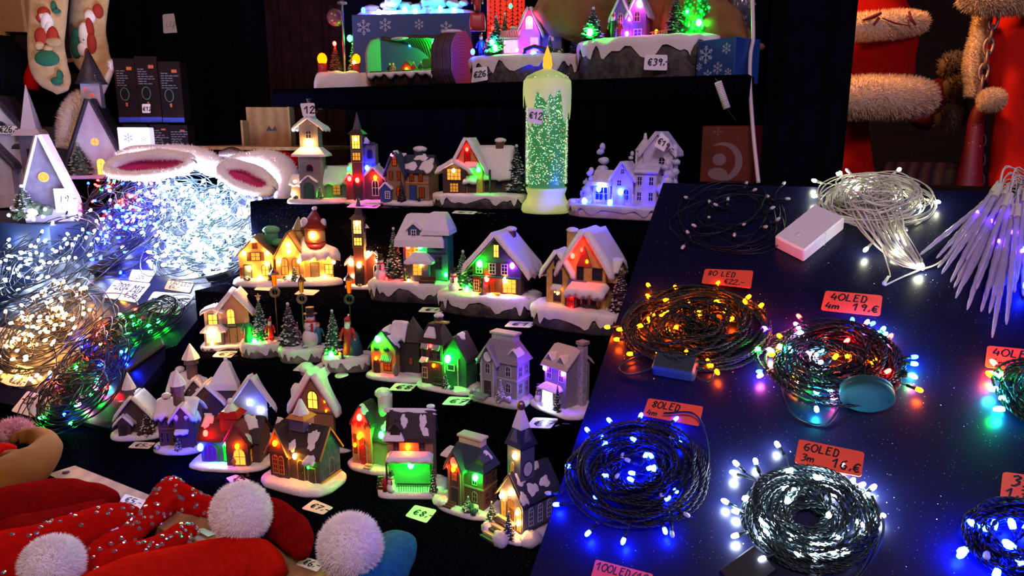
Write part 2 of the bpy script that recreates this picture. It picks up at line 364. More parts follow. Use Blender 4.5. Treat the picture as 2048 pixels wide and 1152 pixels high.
    def patch(s, b, spots, th=2.5, over=5, m=None):
        """snow lying in patches on a dark gable roof: spots = (side, u, v, ru, rv), u -1..1 along the ridge, v 0 eave..1 ridge"""
        z = b['z']+b['h']; r = b['r']; W = (b['w'] if b['a'] == 'y' else b['d'])/2; D = (b['d'] if b['a'] == 'y' else b['w'])/2; sl = r/W; rr = random.Random(s.seed+3)
        for sg, u, v, ru, rv in spots:
            def P(a, t, up):
                off = (W+over)*(1-a)
                n = Vector((sg*r, 0, W)).normalized(); x = sg*off+n.x*up; zz = z+r-sl*off+2.6*1+n.z*up
                return (b['x']+x, b['y']+t, zz) if b['a'] == 'y' else (b['x']+t, b['y']+x, zz)
            ring = blobring(18, 1.12, 1.12, .9, rr.randint(0, 999), .34); V = []; ln = math.hypot(r, W)
            for q, up in ((1.0, 0), (.98, th*.6), (.8, th), (.4, th*1.15)):
                V += [P(min(1.02, v+y*rv*q/ln), u*D+x*ru*q, up) for x, y in ring]
            g = G(); g.add((V, [(j*18+i, j*18+(i+1) % 18, (j+1)*18+(i+1) % 18, (j+1)*18+i) for j in range(3) for i in range(18)]+[tuple(range(54, 72))]), 0, True); s.add('snow_patch', g, m or SNOW)
    def hip(s, x, y, z, w_, d, h, tw=0, td=0, m=None, over=4, name='roof', soft=0):
        """hipped or pointed roof from w x d up to tw x td"""
        g = G(); lv = []
        for q, t in ([(0, 0), (1, 1)] if not soft else [(0, 0), (.04, .22), (.5, .62), (.86, .92), (1, 1)]):
            a = (w_/2+over)*(1-q)+tw/2*q; b = (d/2+over)*(1-q)+td/2*q; lv.append((a+.01, b+.01, z+h*t))
        v = [(x+sx*a, y+sy*b, zz) for a, b, zz in lv for sx, sy in ((-1, -1), (1, -1), (1, 1), (-1, 1))]; k = len(lv)
        g.add((v, [(j*4+i, j*4+(i+1) % 4, (j+1)*4+(i+1) % 4, (j+1)*4+i) for j in range(k-1) for i in range(4)]+[(3, 2, 1, 0), tuple(range(4*k-4, 4*k))]), 0, False); s.add(name, g, m or SNOW)
    def cone(s, x, y, z, r, h, m=None, n=20, name='spire', r2=.3, wob=0, flare=0):
        pr = [(r*(1+flare), 0), (r, h*.08), (r*.62+r2*.3, h*.42), (r2+.01, h)] if flare or wob else [(r, 0), (r2+.01, h)]
        g = G(); g.add(lathe(pr, n, (x, y, z), (lambda t, j: 1+wob*math.sin(5*t+s.px)) if wob else None), 0, n > 8); s.add(name, g, m or SNOW)
    def cyl(s, x, y, z, r, h, m, name='tower', n=16, r2=None):
        g = G(); g.add(lathe([(r, 0), (r if r2 is None else r2, h)], n, (x, y, z)), 0, n > 8); s.add(name, g, m)
    def chim(s, x, y, z, w_=8, h=16, m=None, cap=True):
        g = G(); g.add(box((x, y, z+h/2), (w_, w_, h), .6)); c = s.add('chimney', g, m or BROWN)
        if cap: g = G(); g.add(ball((x, y, z+h), w_*.75, 12, 8, (1, 1, .45), .08, s.seed), 0, True); s.add('snow_cap', g, SNOW, parent=c)
    def F(s, b, face):
        """maps (u, v, out) on a wall face to ornament coordinates"""
        x, y, W, D, z = b['x'], b['y'], b['w']/2, b['d']/2, b['z']+2
        return {'f': lambda u, v, o: (x+u, y-D-o, z+v), 'r': lambda u, v, o: (x+W+o, y+u, z+v), 'l': lambda u, v, o: (x-W-o, y-u, z+v)}[face]
    def win(s, b, face, u, v, w_, h, lit=None, arch=False, mull=(1, 1), fm=None, e=2.5, shut=None, sill=False, name='window', fw=1.3):
        P = s.F(b, face); g = G(); W = w_/2
        def outline(a, hh, v0):
            if arch == 2: return [(u+a*math.cos(t), v0+hh/2+hh/2*math.sin(t)) for t in (2*math.pi*i/20 for i in range(20))]
            if not arch: return [(u-a, v0), (u+a, v0), (u+a, v0+hh), (u-a, v0+hh)]
            return [(u-a, v0), (u+a, v0), (u+a, v0+hh-a)]+[(u+a*math.cos(t), v0+hh-a+a*math.sin(t)) for t in (rad(q) for q in (30, 60, 90, 120, 150))]+[(u-a, v0+hh-a)]
        O = outline(W, h, v); I = outline(W-fw, h-2*fw, v+fw); n = len(O)
        V = [P(a, c, -.5) for a, c in O]+[P(a, c, 1.5) for a, c in O]+[P(a, c, 1.5) for a, c in I]+[P(a, c, -.5) for a, c in I]
        g.add((V, [(k*n+i, k*n+(i+1) % n, (k+1)*n+(i+1) % n, (k+1)*n+i) for k in range(3) for i in range(n)]))
        def bar(c0, c1, tw):
            (a, c), (a2, c2) = c0, c1; dx = tw/2 if a == a2 else 0; dz = tw/2 if c == c2 else 0
            V = [P(a-dx, c-dz, .1), P(a2+dx, c2-dz if dz else c, .1), P(a2+dx, c2+dz, .1), P(a-dx, c2+dz, .1), P(a-dx, c-dz, 1.3), P(a2+dx, c2-dz if dz else c, 1.3), P(a2+dx, c2+dz, 1.3), P(a-dx, c2+dz, 1.3)]
            g.add((V, [(4, 5, 6, 7), (0, 3, 2, 1), (0, 1, 5, 4), (3, 7, 6, 2), (0, 4, 7, 3), (1, 2, 6, 5)]))
        mw = max(.6, fw*.6)
        for i in range(mull[0]): a = u-W+w_*(i+1)/(mull[0]+1); bar((a, v+fw), (a, v+h-fw), mw)
        for i in range(mull[1]): c = v+h*(i+1)/(mull[1]+1); bar((u-W+fw, c), (u+W-fw, c), mw)
        if sill: bar((u-W-1.5, v), (u+W+1.5, v), 2)
        o = s.add(name, g, fm or WHITE)
        g = G(); Q = outline(W-.8, h-1.6, v+.8); g.add(([P(a, c, .25) for a, c in Q], [tuple(range(len(Q)))])); s.add('pane', g, glow('window_%s_%g' % (lit, e), LEDC[lit][0], e) if lit else GLASSD, parent=o)
        if shut:
            for sg in (-1, 1):
                g = G(); a0, a1 = u+sg*(W+.4), u+sg*(W+w_*.38)
                V = [P(a0, v, 0), P(a1, v, 0), P(a1, v+h, 0), P(a0, v+h, 0), P(a0, v, 1.6), P(a1, v, 1.6), P(a1, v+h, 1.6), P(a0, v+h, 1.6)]
                g.add((V, [(4, 5, 6, 7), (0, 1, 5, 4), (3, 7, 6, 2), (0, 4, 7, 3), (1, 2, 6, 5)])); s.add('shutter', g, shut, parent=o)
        return o
    def door(s, b, face, u, w_, h, m=None, fm=None, arch=False, v=0, lit=None):
        P = s.F(b, face); g = G()
        def pl(a0, a1, c0, c1, o1, mi, ar=False):
            O = [(a0, c0), (a1, c0), (a1, c1-(a1-a0)/2*ar)]+([((a0+a1)/2+(a1-a0)/2*math.cos(rad(q)), c1-(a1-a0)/2*(1-math.sin(rad(q)))) for q in (30, 60, 90, 120, 150)] if ar else [])+[(a0, c1-(a1-a0)/2*ar)]
            n = len(O); V = [P(a, c, 0) for a, c in O]+[P(a, c, o1) for a, c in O]
            g.add((V, [tuple(range(n)), tuple(range(n, 2*n))]+[(i, (i+1) % n, (i+1) % n+n, i+n) for i in range(n)]), mi)
        pl(u-w_/2-1.4, u+w_/2+1.4, v, v+h+1.4, .9, 1, arch); pl(u-w_/2, u+w_/2, v, v+h, 1.5, 0, arch)
        for q in (.12, .55): pl(u-w_*.3, u+w_*.3, v+h*q, v+h*(q+.3), 2.0, 0)
        g.add(ball(P(u+w_*.33, v+h*.45, 2.4), .9, 6, 4), 1)
        o = s.add('door', g, [m or DARK, fm or WHITE])
        if lit: s.led_at(P(u, v+h*.6, 3), 1.6, lit, 20, parent=o)
        return o
    def led_at(s, p, r, c, e, parent=None, name='led'):
        g = G(); g.add(ball(p, r, 8, 6, (1, 1, 1.25)), 0, True); return s.add(name, g, led_mat(c, e), parent=parent)
    def led(s, b, face, u, v, c='y', e=140, r=3, out=3): return s.led_at(s.F(b, face)(u, v, out), r, c, e)
    def awn(s, b, face, u, v, w_, dep, drop, m=None, th=3, name='snow_canopy', drip=3):
        P = s.F(b, face); g = G(); s.slab(g, [P(u-w_/2, v-drop, dep), P(u+w_/2, v-drop, dep), P(u+w_/2, v, 0), P(u-w_/2, v, 0)], th, drip, .4, seed=int(v)); s.add(name, g, m or SNOW)
    def slat(s, b, face, v, h=2, m=None, u0=None, u1=None, o=1.2, name='trim'):
        P = s.F(b, face); W = (b['w'] if face == 'f' else b['d'])/2; u0 = -W if u0 is None else u0; u1 = W if u1 is None else u1; g = G()
        V = [P(a, c, q) for q in (0, o) for c in (v, v+h) for a in (u0, u1)]; g.add((V, [(4, 5, 7, 6), (0, 1, 5, 4), (2, 6, 7, 3), (0, 4, 6, 2), (1, 3, 7, 5)])); s.add(name, g, m or WHITE)
    def pine(s, x, y, h, r, m=None, tip=None, z=None, layers=None, name='pine_tree', flat=False, nn=15):
        z = s.g-1 if z is None else z; g = G(); rr = random.Random(s.seed+int(x*3)); L_ = layers or max(9, int(h/4.5))
        g.add(lathe([(r*.12, 0), (r*.05, h*.9)], 6, (x, y, z)), 0)
        g.add(lathe([(r*.72, h*.08), (r*.02, h*.97)], 9, (x, y, z)), 0)
        for j in range(L_):
            q = j/L_; zz = z+h*(.07+.9*q); R_ = r*(1-q)**.85+r*.05; V = []; Fc = []; T = []; TF = []
            for i in range(nn):
                t = 2*math.pi*(i+rr.random()*.7)/nn; l = R_*rr.uniform(.85, 1.12); dz = rr.uniform(-.25, .35)*R_; wd = .16*R_+.25
                c, sn = math.cos(t), math.sin(t); px, py = -sn*wd, c*wd; k = len(V)
                m0 = (x+c*l*.72, y+sn*l*.72, zz+dz*.72)
                V += [(x+px*.4, y+py*.4, zz+1), (x-px*.4, y-py*.4, zz+1), (m0[0]-px, m0[1]-py, m0[2]), (m0[0]+px, m0[1]+py, m0[2]), (m0[0], m0[1], m0[2]-wd)]
                Fc += [(k, k+1, k+2, k+3), (k+1, k+4, k+2), (k, k+3, k+4)]
                k = len(T); T += [(m0[0]-px*1.05, m0[1]-py*1.05, m0[2]+.1), (m0[0]+px*1.05, m0[1]+py*1.05, m0[2]+.1), (x+c*l, y+sn*l, zz+dz), (m0[0], m0[1], m0[2]+wd*.9)]; TF += [(k, k+2, k+3), (k+3, k+2, k+1), (k, k+1, k+2)]
            g.add((V, Fc), 0); g.add((T, TF), 1)
            for q_ in range(nn):
                if rr.random() < .5: g.m[len(g.m)-3*nn+3*q_:len(g.m)-3*nn+3*q_+3] = [0, 0, 0]
        g.add(ball((x, y, z+h*.97), r*.14, 6, 4), 1); return s.add(name, g, [m or GREEN, tip or FROST])
    def bush(s, x, y, r, z=None, m=None, name='snowy_bush'):
        z = s.g if z is None else z; g = G(); rr = random.Random(s.seed+int(x)+int(y))
        for i in range(7): g.add(ball((x+rr.uniform(-r, r)*.6, y+rr.uniform(-r, r)*.5, z+r*.3+rr.random()*r*.5), r*rr.uniform(.35, .55), 7, 5, (1, 1, .8), .3, i), i % 2, False)
        s.add(name, g, [m or GREEN, FROST])
    def snowman(s, x, y, h, scarf=None, hat=None):
        z = s.g-1; o = None; g = G(); g.add(ball((x, y, z+h*.24), h*.26, 14, 10), 0, True); g.add(ball((x, y, z+h*.56), h*.19, 14, 10), 0, True); g.add(ball((x, y, z+h*.80), h*.14, 14, 10), 0, True); o = s.add('snowman', g, SNOW)
        g = G(); g.add(lathe([(h*.14, 0), (h*.175, h*.03), (h*.14, h*.07)], 14, (x, y, z+h*.67)), 0, True); g.add(box((x+h*.06, y-h*.18, z+h*.56), (h*.07, h*.03, h*.22))); s.add('scarf', g, scarf or RED, parent=o)
        g = G(); g.add(lathe([(h*.2, 0), (h*.2, h*.03), (h*.11, h*.04), (h*.12, h*.2)], 14, (x, y, z+h*.88)), 0); s.add('hat', g, hat or DARK, parent=o)
        g = G(); g.add(tube([(x, y-h*.12, z+h*.8), (x, y-h*.2, z+h*.79)], [h*.025, h*.004], 6)); s.add('nose', g, mat('carrot', (.7, .2, .02)), parent=o)
        g = G()
        for dx, dz in ((-.05, .84), (.05, .84), (0, .6), (0, .48)): g.add(ball((x+dx*h, y-h*(.135 if dz > .7 else .19), z+dz*h), h*.018, 6, 4))
        s.add('buttons', g, DARK, parent=o)
    def figure(s, x, y, h, coat, legs=None, hair=None, hat=None, skin=None, skirt=False, yaw=0, arm=.0, name='figurine', beard=False, z=None):
        """a small painted person: one body, with coat, hair or hat as children"""
        z = s.g-1 if z is None else z; g = G(); sk = skin or mat('painted_skin', (.75, .42, .28), .5); c_, s_ = math.cos(yaw), math.sin(yaw)
        T = lambda a, b, c: (x+(a*c_-b*s_)*h, y+(a*s_+b*c_)*h, z+c*h)
        for sg in (-1, 1): g.add(tube([T(sg*.06, 0, 0), T(sg*.055, 0, .25), T(sg*.05, 0, .48)], [h*.045, h*.05, h*.06], 8), 1, True); g.add(ball(T(sg*.06, -.03, .025), h*.05, 8, 5, (1, 1.4, .6)), 1, True)
        g.add(ball(T(0, 0, .88), h*.095, 12, 8, (.9, .95, 1.12)), 0, True); g.add(tube([T(0, 0, .74), T(0, 0, .82)], h*.04, 8), 0, True); g.add(ball(T(0, -.1, .87), h*.018, 6, 4), 0, True)
        for sg in (-1, 1): g.add(ball(T(sg*(.2-.05*arm), -.08-.12*arm, .45+.15*arm), h*.035, 8, 5), 0, True); g.add(ball(T(sg*.035, -.09, .905), h*.011, 5, 4), 2)
        o = s.add(name, g, [sk, legs or DARK, DARK])
        g = G(); b = .2 if not skirt else .08
        g.add(tube([T(0, 0, b), T(0, 0, .4), T(0, 0, .6), T(0, 0, .74), T(0, 0, .79)], [h*(.17 if skirt else .12), h*.13, h*.12, h*.12, h*.05], 12), 0, True)
        for sg in (-1, 1): g.add(tube([T(sg*.1, 0, .74), T(sg*.18, -.03, .6), T(sg*(.2-.05*arm), -.07-.1*arm, .47+.13*arm)], [h*.05, h*.045, h*.038], 8), 0, True)
        s.add('coat', g, coat, parent=o)
        if hair: g = G(); g.add(ball(T(0, .025, .92), h*.1, 10, 7, (1, 1, .9)), 0, True); s.add('hair', g, hair, parent=o)
        if hat: g = G(); g.add(tube([T(0, 0, .93), T(0, 0, .98), T(.03, .03, 1.06)], [h*.1, h*.08, h*.02], 10), 0, True); g.add(ball(T(.035, .03, 1.08), h*.03, 6, 5), 1, True); s.add('hat', g, [hat, SNOW], parent=o)
        if beard: g = G(); g.add(ball(T(0, -.07, .81), h*.08, 10, 7, (1, .7, 1.3)), 0, True); s.add('beard', g, SNOW, parent=o)
    def lamppost(s, x, y, h, lit='o', e=3, wreath=None):
        z = s.g-1; g = G(); g.add(lathe([(3, 0), (2.6, 3), (1.1, 6), (1, h*.8), (2.4, h*.81), (2.8, h*.83)], 10, (x, y, z)), 0, True)
        zz = z+h*.80; q = h*.17
        for i in range(4): t = rad(45+90*i); g.add(tube([(x+3.8*math.cos(t), y+3.8*math.sin(t), zz), (x+6.4*math.cos(t), y+6.4*math.sin(t), zz+q)], .7, 4))
        g.add(lathe([(9.8, 0), (7.8, 4), (1.8, 9), (1, 13)], 6, (x, y, zz+q))); o = s.add('lamp_post', g, mat('antique_brass', (.12, .07, .035), .35, .7))
        g = G(); g.add(lathe([(3.3, 0), (5.6, q)], 4, (x, y, zz))); s.add('lantern_glass', g, glow('lantern_%s' % lit, LEDC[lit][0], e), parent=o)
        if wreath:
            g = G(); P = [(x+7.5*math.cos(t), y-3, zz-11+7.5*math.sin(t)) for t in np.linspace(0, 6.2832, 19)]; g.add(tube(P, 2.6, 6, False), 0, False); s.add('wreath', g, wreath, parent=o)
    def clock(s, b, face, u, v, r, fm=None, lit=None):
        P = s.F(b, face); g = G(); n = 20
        for q, o, mi in ((1.2, .8, 1), (1.0, 1.2, 0)):
            V = [P(u+r*q*math.cos(t), v+r*q*math.sin(t), oo) for oo in (0, o) for t in (2*math.pi*i/n for i in range(n))]; g.add((V, [tuple(range(n, 2*n))]+[(i, (i+1) % n, (i+1) % n+n, i+n) for i in range(n)]), mi)
        for a, l in ((90, .75), (-20, .5)):
            t = rad(a); dx, dz = math.cos(t), math.sin(t); g.add(([P(u-dz*.35, v+dx*.35, 1.4), P(u+dz*.35, v-dx*.35, 1.4), P(u+dx*l*r, v+dz*l*r, 1.4)], [(0, 1, 2)]), 1)
        s.add('clock_face', g, [WHITE, fm or DARK])
# ------------------------------------------------------------------ stall structure
BOARD = glitter('blue_black_board', (.004, .005, .030), .33, 700, .03, (.7, .75, 1)); BOARD.node_tree.nodes['Principled BSDF'].inputs['Specular IOR Level'].default_value = .4
def slabobj(name, verts, faces, m, label=None, cat=None, kind='structure', group=None):
    g = G(); g.add((verts, faces)); o = g.obj(name, m)
    if kind: o['kind'] = kind
    if cat: tag(o, label, cat, group)
    return o
def ebox(name, e0, e1, n0, n1, z0, z1, m, **k):
    v = [en(e, n, z) for z in (z0, z1) for n in (n0, n1) for e in (e0, e1)]
    return slabobj(name, v, [(0, 2, 3, 1), (4, 5, 7, 6), (0, 1, 5, 4), (2, 6, 7, 3), (0, 4, 6, 2), (1, 3, 7, 5)], m, **k)
slabobj('floor', [(-6, -2, 0), (6, -2, 0), (6, 6, 0), (-6, 6, 0)], [(0, 1, 2, 3)], mat('paving', (.04, .035, .035), .8, kind='noise', c2=(.02, .02, .02), sc=6))
def draped(name, label, e0, e1, nf, nb, z, zb, seed):
    """a cloth covered step: sequined cloth over the tread, rolled edge and softly folded drop"""
    r = random.Random(seed); ph = [r.uniform(0, 6.28) for _ in range(4)]; g = G(); nu = 90; v = []
    prof = [(nb, z), (nf+.012, z), (nf+.004, z-.002), (nf, z-.010)] + [(nf-.002, z-.01-(z-zb-.01)*q/6) for q in range(1, 7)]
    for j, (nn, zz) in enumerate(prof):
        for i in range(nu+1):
            e = e0+(e1-e0)*i/nu; fold = .004*math.sin(e*38+ph[0])+.003*math.sin(e*71+ph[1]) if j > 3 else 0; top = .0008*math.sin(e*50+ph[2]) if j < 2 else 0
            v.append(en(e, nn-fold*min(1, (j-3)/3 if j > 3 else 0), zz))
    m = nu+1; g.add((v, [(j*m+i, j*m+i+1, (j+1)*m+i+1, (j+1)*m+i) for j in range(len(prof)-1) for i in range(nu)]), 0, True)
    n_ = len(g.v); g.add(([en(e, nn, zz) for e in (e0, e1) for nn, zz in ((nb, z), (nf, z), (nf, zb), (nb, zb))], [(0, 1, 2, 3), (7, 6, 5, 4), (0, 3, 7, 4), (3, 2, 6, 7)]))
    return tag(g.obj(name, CLOTH), label, 'display step')
EL, ER = -1.235, -.283
draped('display_step', 'lowest and widest black cloth step, under the front rows of houses', -1.95, ER, .36, 1.035, T5, .45, 5)
draped('display_step', 'black cloth step carrying the lamp scenes and mansions', EL, ER, 1.0, 1.14, T4, .94, 4)
draped('display_step', 'black cloth step carrying the yellow cottages and the chalet', EL, ER, 1.088, 1.275, T3, 1.0705, 3)
draped('display_step', 'black cloth step carrying the glitter candle and frosted village', EL, -.235, 1.265, 1.62, T2, 1.1755, 2)
draped('display_shelf', 'black cloth covered top shelf under the hollow log and rock scenes', -1.45, -.20, 1.60, 1.95, T1, 1.575, 1)
# sloping boards
def board(name, label, P0, e0, e1, s0, s1, th=.018):
    o = P0 - ev*P0.dot(ev); base = []
    # s measured by horizontal n of the board surface
    def Q(e, n, off): 
        a = (n-P0.dot(nv))/math.cos(TILT); return ev*e + (P0-ev*P0.dot(ev)) + sv*a + NB*off
    v = [Q(e, n, off) for off in (-th, 0) for n in (s0, s1) for e in (e0, e1)]
    g = G(); g.add((v, [(0, 2, 3, 1), (4, 5, 7, 6), (0, 1, 5, 4), (2, 6, 7, 3), (0, 4, 6, 2), (1, 3, 7, 5)])); ob = tag(g.obj(name, BOARD), label, 'display board'); return Q
QR = board('sloping_board', 'glossy blue-black sloping board under the coiled light strings on the right', PR, -.278, .95, .40, 1.222)
QL = board('sloping_board', 'dark sloping board under the piles of lit string lights on the left', PL, -1.84, -1.238, .862, 1.452)
# folded cloth skirts that hang from the boards' edges down to the steps
def skirt(Q, e, n0, n1, zb, name):
    N_ = 60; v = []
    for i in range(N_+1):
        n = n0+(n1-n0)*i/N_; p = Q(e, n, -.018)
        for j in range(6): q = p.lerp(Vector((p.x, p.y, zb)), j/5); v.append(q+ev*(.004*math.sin(n*90)*j/5))
    g = G(); g.add((v, [(i*6+j, i*6+j+1, (i+1)*6+j+1, (i+1)*6+j) for i in range(N_) for j in range(5)]), 0, True); return g.obj(name, CLOTHP)
tag(skirt(QR, -.277, .41, 1.222, .4, 'table_skirt'), 'black cloth hanging from the left edge of the right board', 'table skirt')
tag(skirt(QL, -1.24, .87, 1.45, .94, 'table_skirt'), 'black cloth hanging below the right edge of the left board', 'table skirt')
# dark hangings behind the shelves
def curtain(name, label, a, b, z0, z1, m, fold=.02, freq=60, seed=0):
    a, b = Vector(a), Vector(b); d = b-a; nrm = Vector((-d.y, d.x)).normalized(); nu = 120; v = []; r = random.Random(seed); ph = r.uniform(0, 6)
    for j in range(7):
        for i in range(nu+1):
            p = a+d*i/nu; o = fold*(math.sin(freq*i/nu*d.length+ph)+.5*math.sin(2.3*freq*i/nu*d.length))*(.5+.5*j/6); v.append((p.x+nrm.x*o, p.y+nrm.y*o, z1+(z0-z1)*j/6))
    m_ = nu+1; g = G(); g.add((v, [(j*m_+i, j*m_+i+1, (j+1)*m_+i+1, (j+1)*m_+i) for j in range(6) for i in range(nu)]), 0, True); return tag(g.obj(name, m), label, 'curtain')
NIGHT = mat('midnight_blue_cloth', (.003, .003, .011), .95, kind='noise', c2=(.0015, .0015, .005), sc=30, spec=.04)
MARO = mat('dark_maroon_cloth', (.022, .007, .010), .9, kind='noise', c2=(.012, .004, .006), sc=30, spec=.05)
def e2(e, n): p = en(e, n, 0); return (p.x, p.y)
curtain('backdrop_curtain', 'black backdrop cloth behind the shelves and the stacked boxes', e2(-4.6, 2.75), e2(-.9, 2.30), .3, 3.2, NIGHT, .012, 30, 1)
curtain('backdrop_curtain', 'dark maroon drape hanging between the pinned note and the wooden crate', e2(-2.02, 2.22), e2(-1.62, 2.14), .3, 3.2, MARO, .012, 50, 2)
curtain('backdrop_curtain', 'black cloth behind the candle, under the top shelf', e2(-1.55, 2.06), e2(-.10, 1.985), .5, 3.2, NIGHT, .012, 40, 6)
curtain('side_curtain', 'black curtain beside the white cable, in front of the costume corner', (.62, 1.84), (.785, 1.74), .6, 3.0, NIGHT, .012, 50, 3)
# room shell of the wooden hut behind
WPL = mat('dark_boarding', (.022, .007, .005), .8, kind='plank', c2=(.01, .004, .003), sc=6, bump=.3)
slabobj('wall_back', [(-6, 3.9, 0), (6, 3.9, 0), (6, 3.9, 3.4), (-6, 3.9, 3.4)], [(0, 1, 2, 3)], WPL)
slabobj('ceiling', [(-6, 1.2, 3.3), (6, 1.2, 3.3), (6, 4, 3.3), (-6, 4, 3.3)], [(0, 1, 2, 3)], WPL)
# ------------------------------------------------------------------ ornaments on the stepped display
def M_(n, c, k=None, c2=None, sc=60, r=.6, b=.6, **q): return mat(n, c, r, 0, k, c2, sc, b, **q)
BRK = M_('red_brick', (.30, .045, .03), 'brick', (.09, .03, .03), 190)
BRKD = M_('dark_brick', (.10, .05, .06), 'brick', (.04, .025, .035), 190)
PLK = M_('brown_planks', (.085, .04, .03), 'plank', (.03, .016, .016), 230)
YEL = M_('ochre_plaster', (.62, .38, .10), 'noise', (.48, .27, .07), 90, .6, .2)
CRM = M_('cream_plaster', (.62, .50, .30), 'noise', (.46, .34, .2), 90, .6, .2)
TAN = M_('tan_planks', (.42, .23, .12), 'plank', (.18, .09, .05), 230)
BLU = M_('blue_grey_planks', (.07, .10, .26), 'plank', (.03, .04, .12), 230)
TEAL = M_('teal_planks', (.03, .22, .20), 'plank', (.01, .09, .08), 230)
GRY = M_('grey_stone', (.20, .20, .20), 'brick', (.1, .1, .1), 150)
GRYL = M_('silver_grey_wall', (.34, .32, .36), 'plank', (.18, .17, .2), 260)
SHG = M_('dark_shingles', (.045, .025, .028), 'shingle', (.012, .008, .01), 260)
SHB = M_('blue_shingles', (.03, .045, .12), 'shingle', (.01, .012, .04), 260)
SHR = M_('red_roof', (.30, .02, .015), 'shingle', (.12, .01, .01), 260, .4)
ORG = M_('orange_trim', (.55, .22, .06)); GLD = M_('gold_trim', (.5, .33, .1), r=.4); DBR = M_('dark_brown', (.05, .022, .02)); GRN = M_('dark_green_paint', (.02, .09, .05)); BLP = M_('blue_paint', (.03, .07, .3), r=.4)
PNK = M_('dusty_mauve_planks', (.20, .10, .11), 'plank', (.1, .05, .06), 230)
ICE = mat('frosted_lilac', (.62, .58, .78), .35, kind='noise', c2=(.5, .46, .68), sc=60, bump=.3); ICEP = mat('rosy_frost_base', (.60, .45, .50), .45, kind='rock', c2=(.45, .33, .42), sc=70, bump=.5)
SKIN = mat('painted_skin', (.75, .42, .28), .5)
# ---- second tier (below the top shelf)
h = House('church_ornament', 'tall grey church with snowy bell tower, yellow lamps and green glow at its door', 641, 409, T2, 112, 80, -14); h.base(9)
n = h.walls(24, 14, 56, 44, 36, 22, 'x', M_('dark_grey_wall', (.10, .09, .10), 'brick', (.05, .05, .06), 170)); h.roof(n, 5, 6)
n2 = h.walls(-42, 14, 22, 34, 30, 12, 'x', GRY); h.roof(n2, 3, 5)
t = h.walls(-10, -4, 42, 40, 82, 0, m=GRY, name='tower'); z = t['z']+82
h.hip(-10, -4, z-2, 42, 40, 18, 30, 28, over=10, soft=1, name='snow_skirt', m=SNOW)
t2 = h.walls(-10, -4, 34, 32, 42, 12, 'y', GRY, z=z+12, name='belfry'); h.roof(t2, 9, 5, drip=6)
h.hip(-10, -4, t2['z']+50, 22, 20, 30, 8, 8, over=0, name='spire', m=SNOW); h.cyl(-10, -4, t2['z']+76, 6, 8, M_('copper', (.3, .12, .08)), 'finial', 8, 3); h.cyl(-10, -4, t2['z']+84, 3, 6, DARK, 'finial_top', 8, 5)
h.led(t2, 'f', 0, 8, 'ww', 260, 5); h.win(t2, 'f', 0, 16, 12, 16, None, True, fm=GRY); h.win(t, 'f', 0, 50, 15, 15, None, True, (0, 0), fm=M_('dull_red', (.3, .06, .05)))
p = h.walls(-12, -27, 26, 10, 34, 10, 'y', GRY, name='porch'); h.roof(p, 2, 3, drip=0); h.door(p, 'f', 0, 16, 30, GRN, DARK, True); h.led(t, 'f', 18, 4, 'g', 170, 4.4, 6)
h.win(n, 'f', 10, 6, 16, 26, 'y', e=.5, mull=(1, 3), fm=DARK); h.led(n, 'f', 8, 34, 'ww', 150, 3.4); h.led(n2, 'f', -2, 30, 'ww', 150, 3.4); h.led(n2, 'f', -8, 8, 'ww', 150, 3.4); h.pine(8, -32, 24, 8)
h.bush(-38, -26, 7)
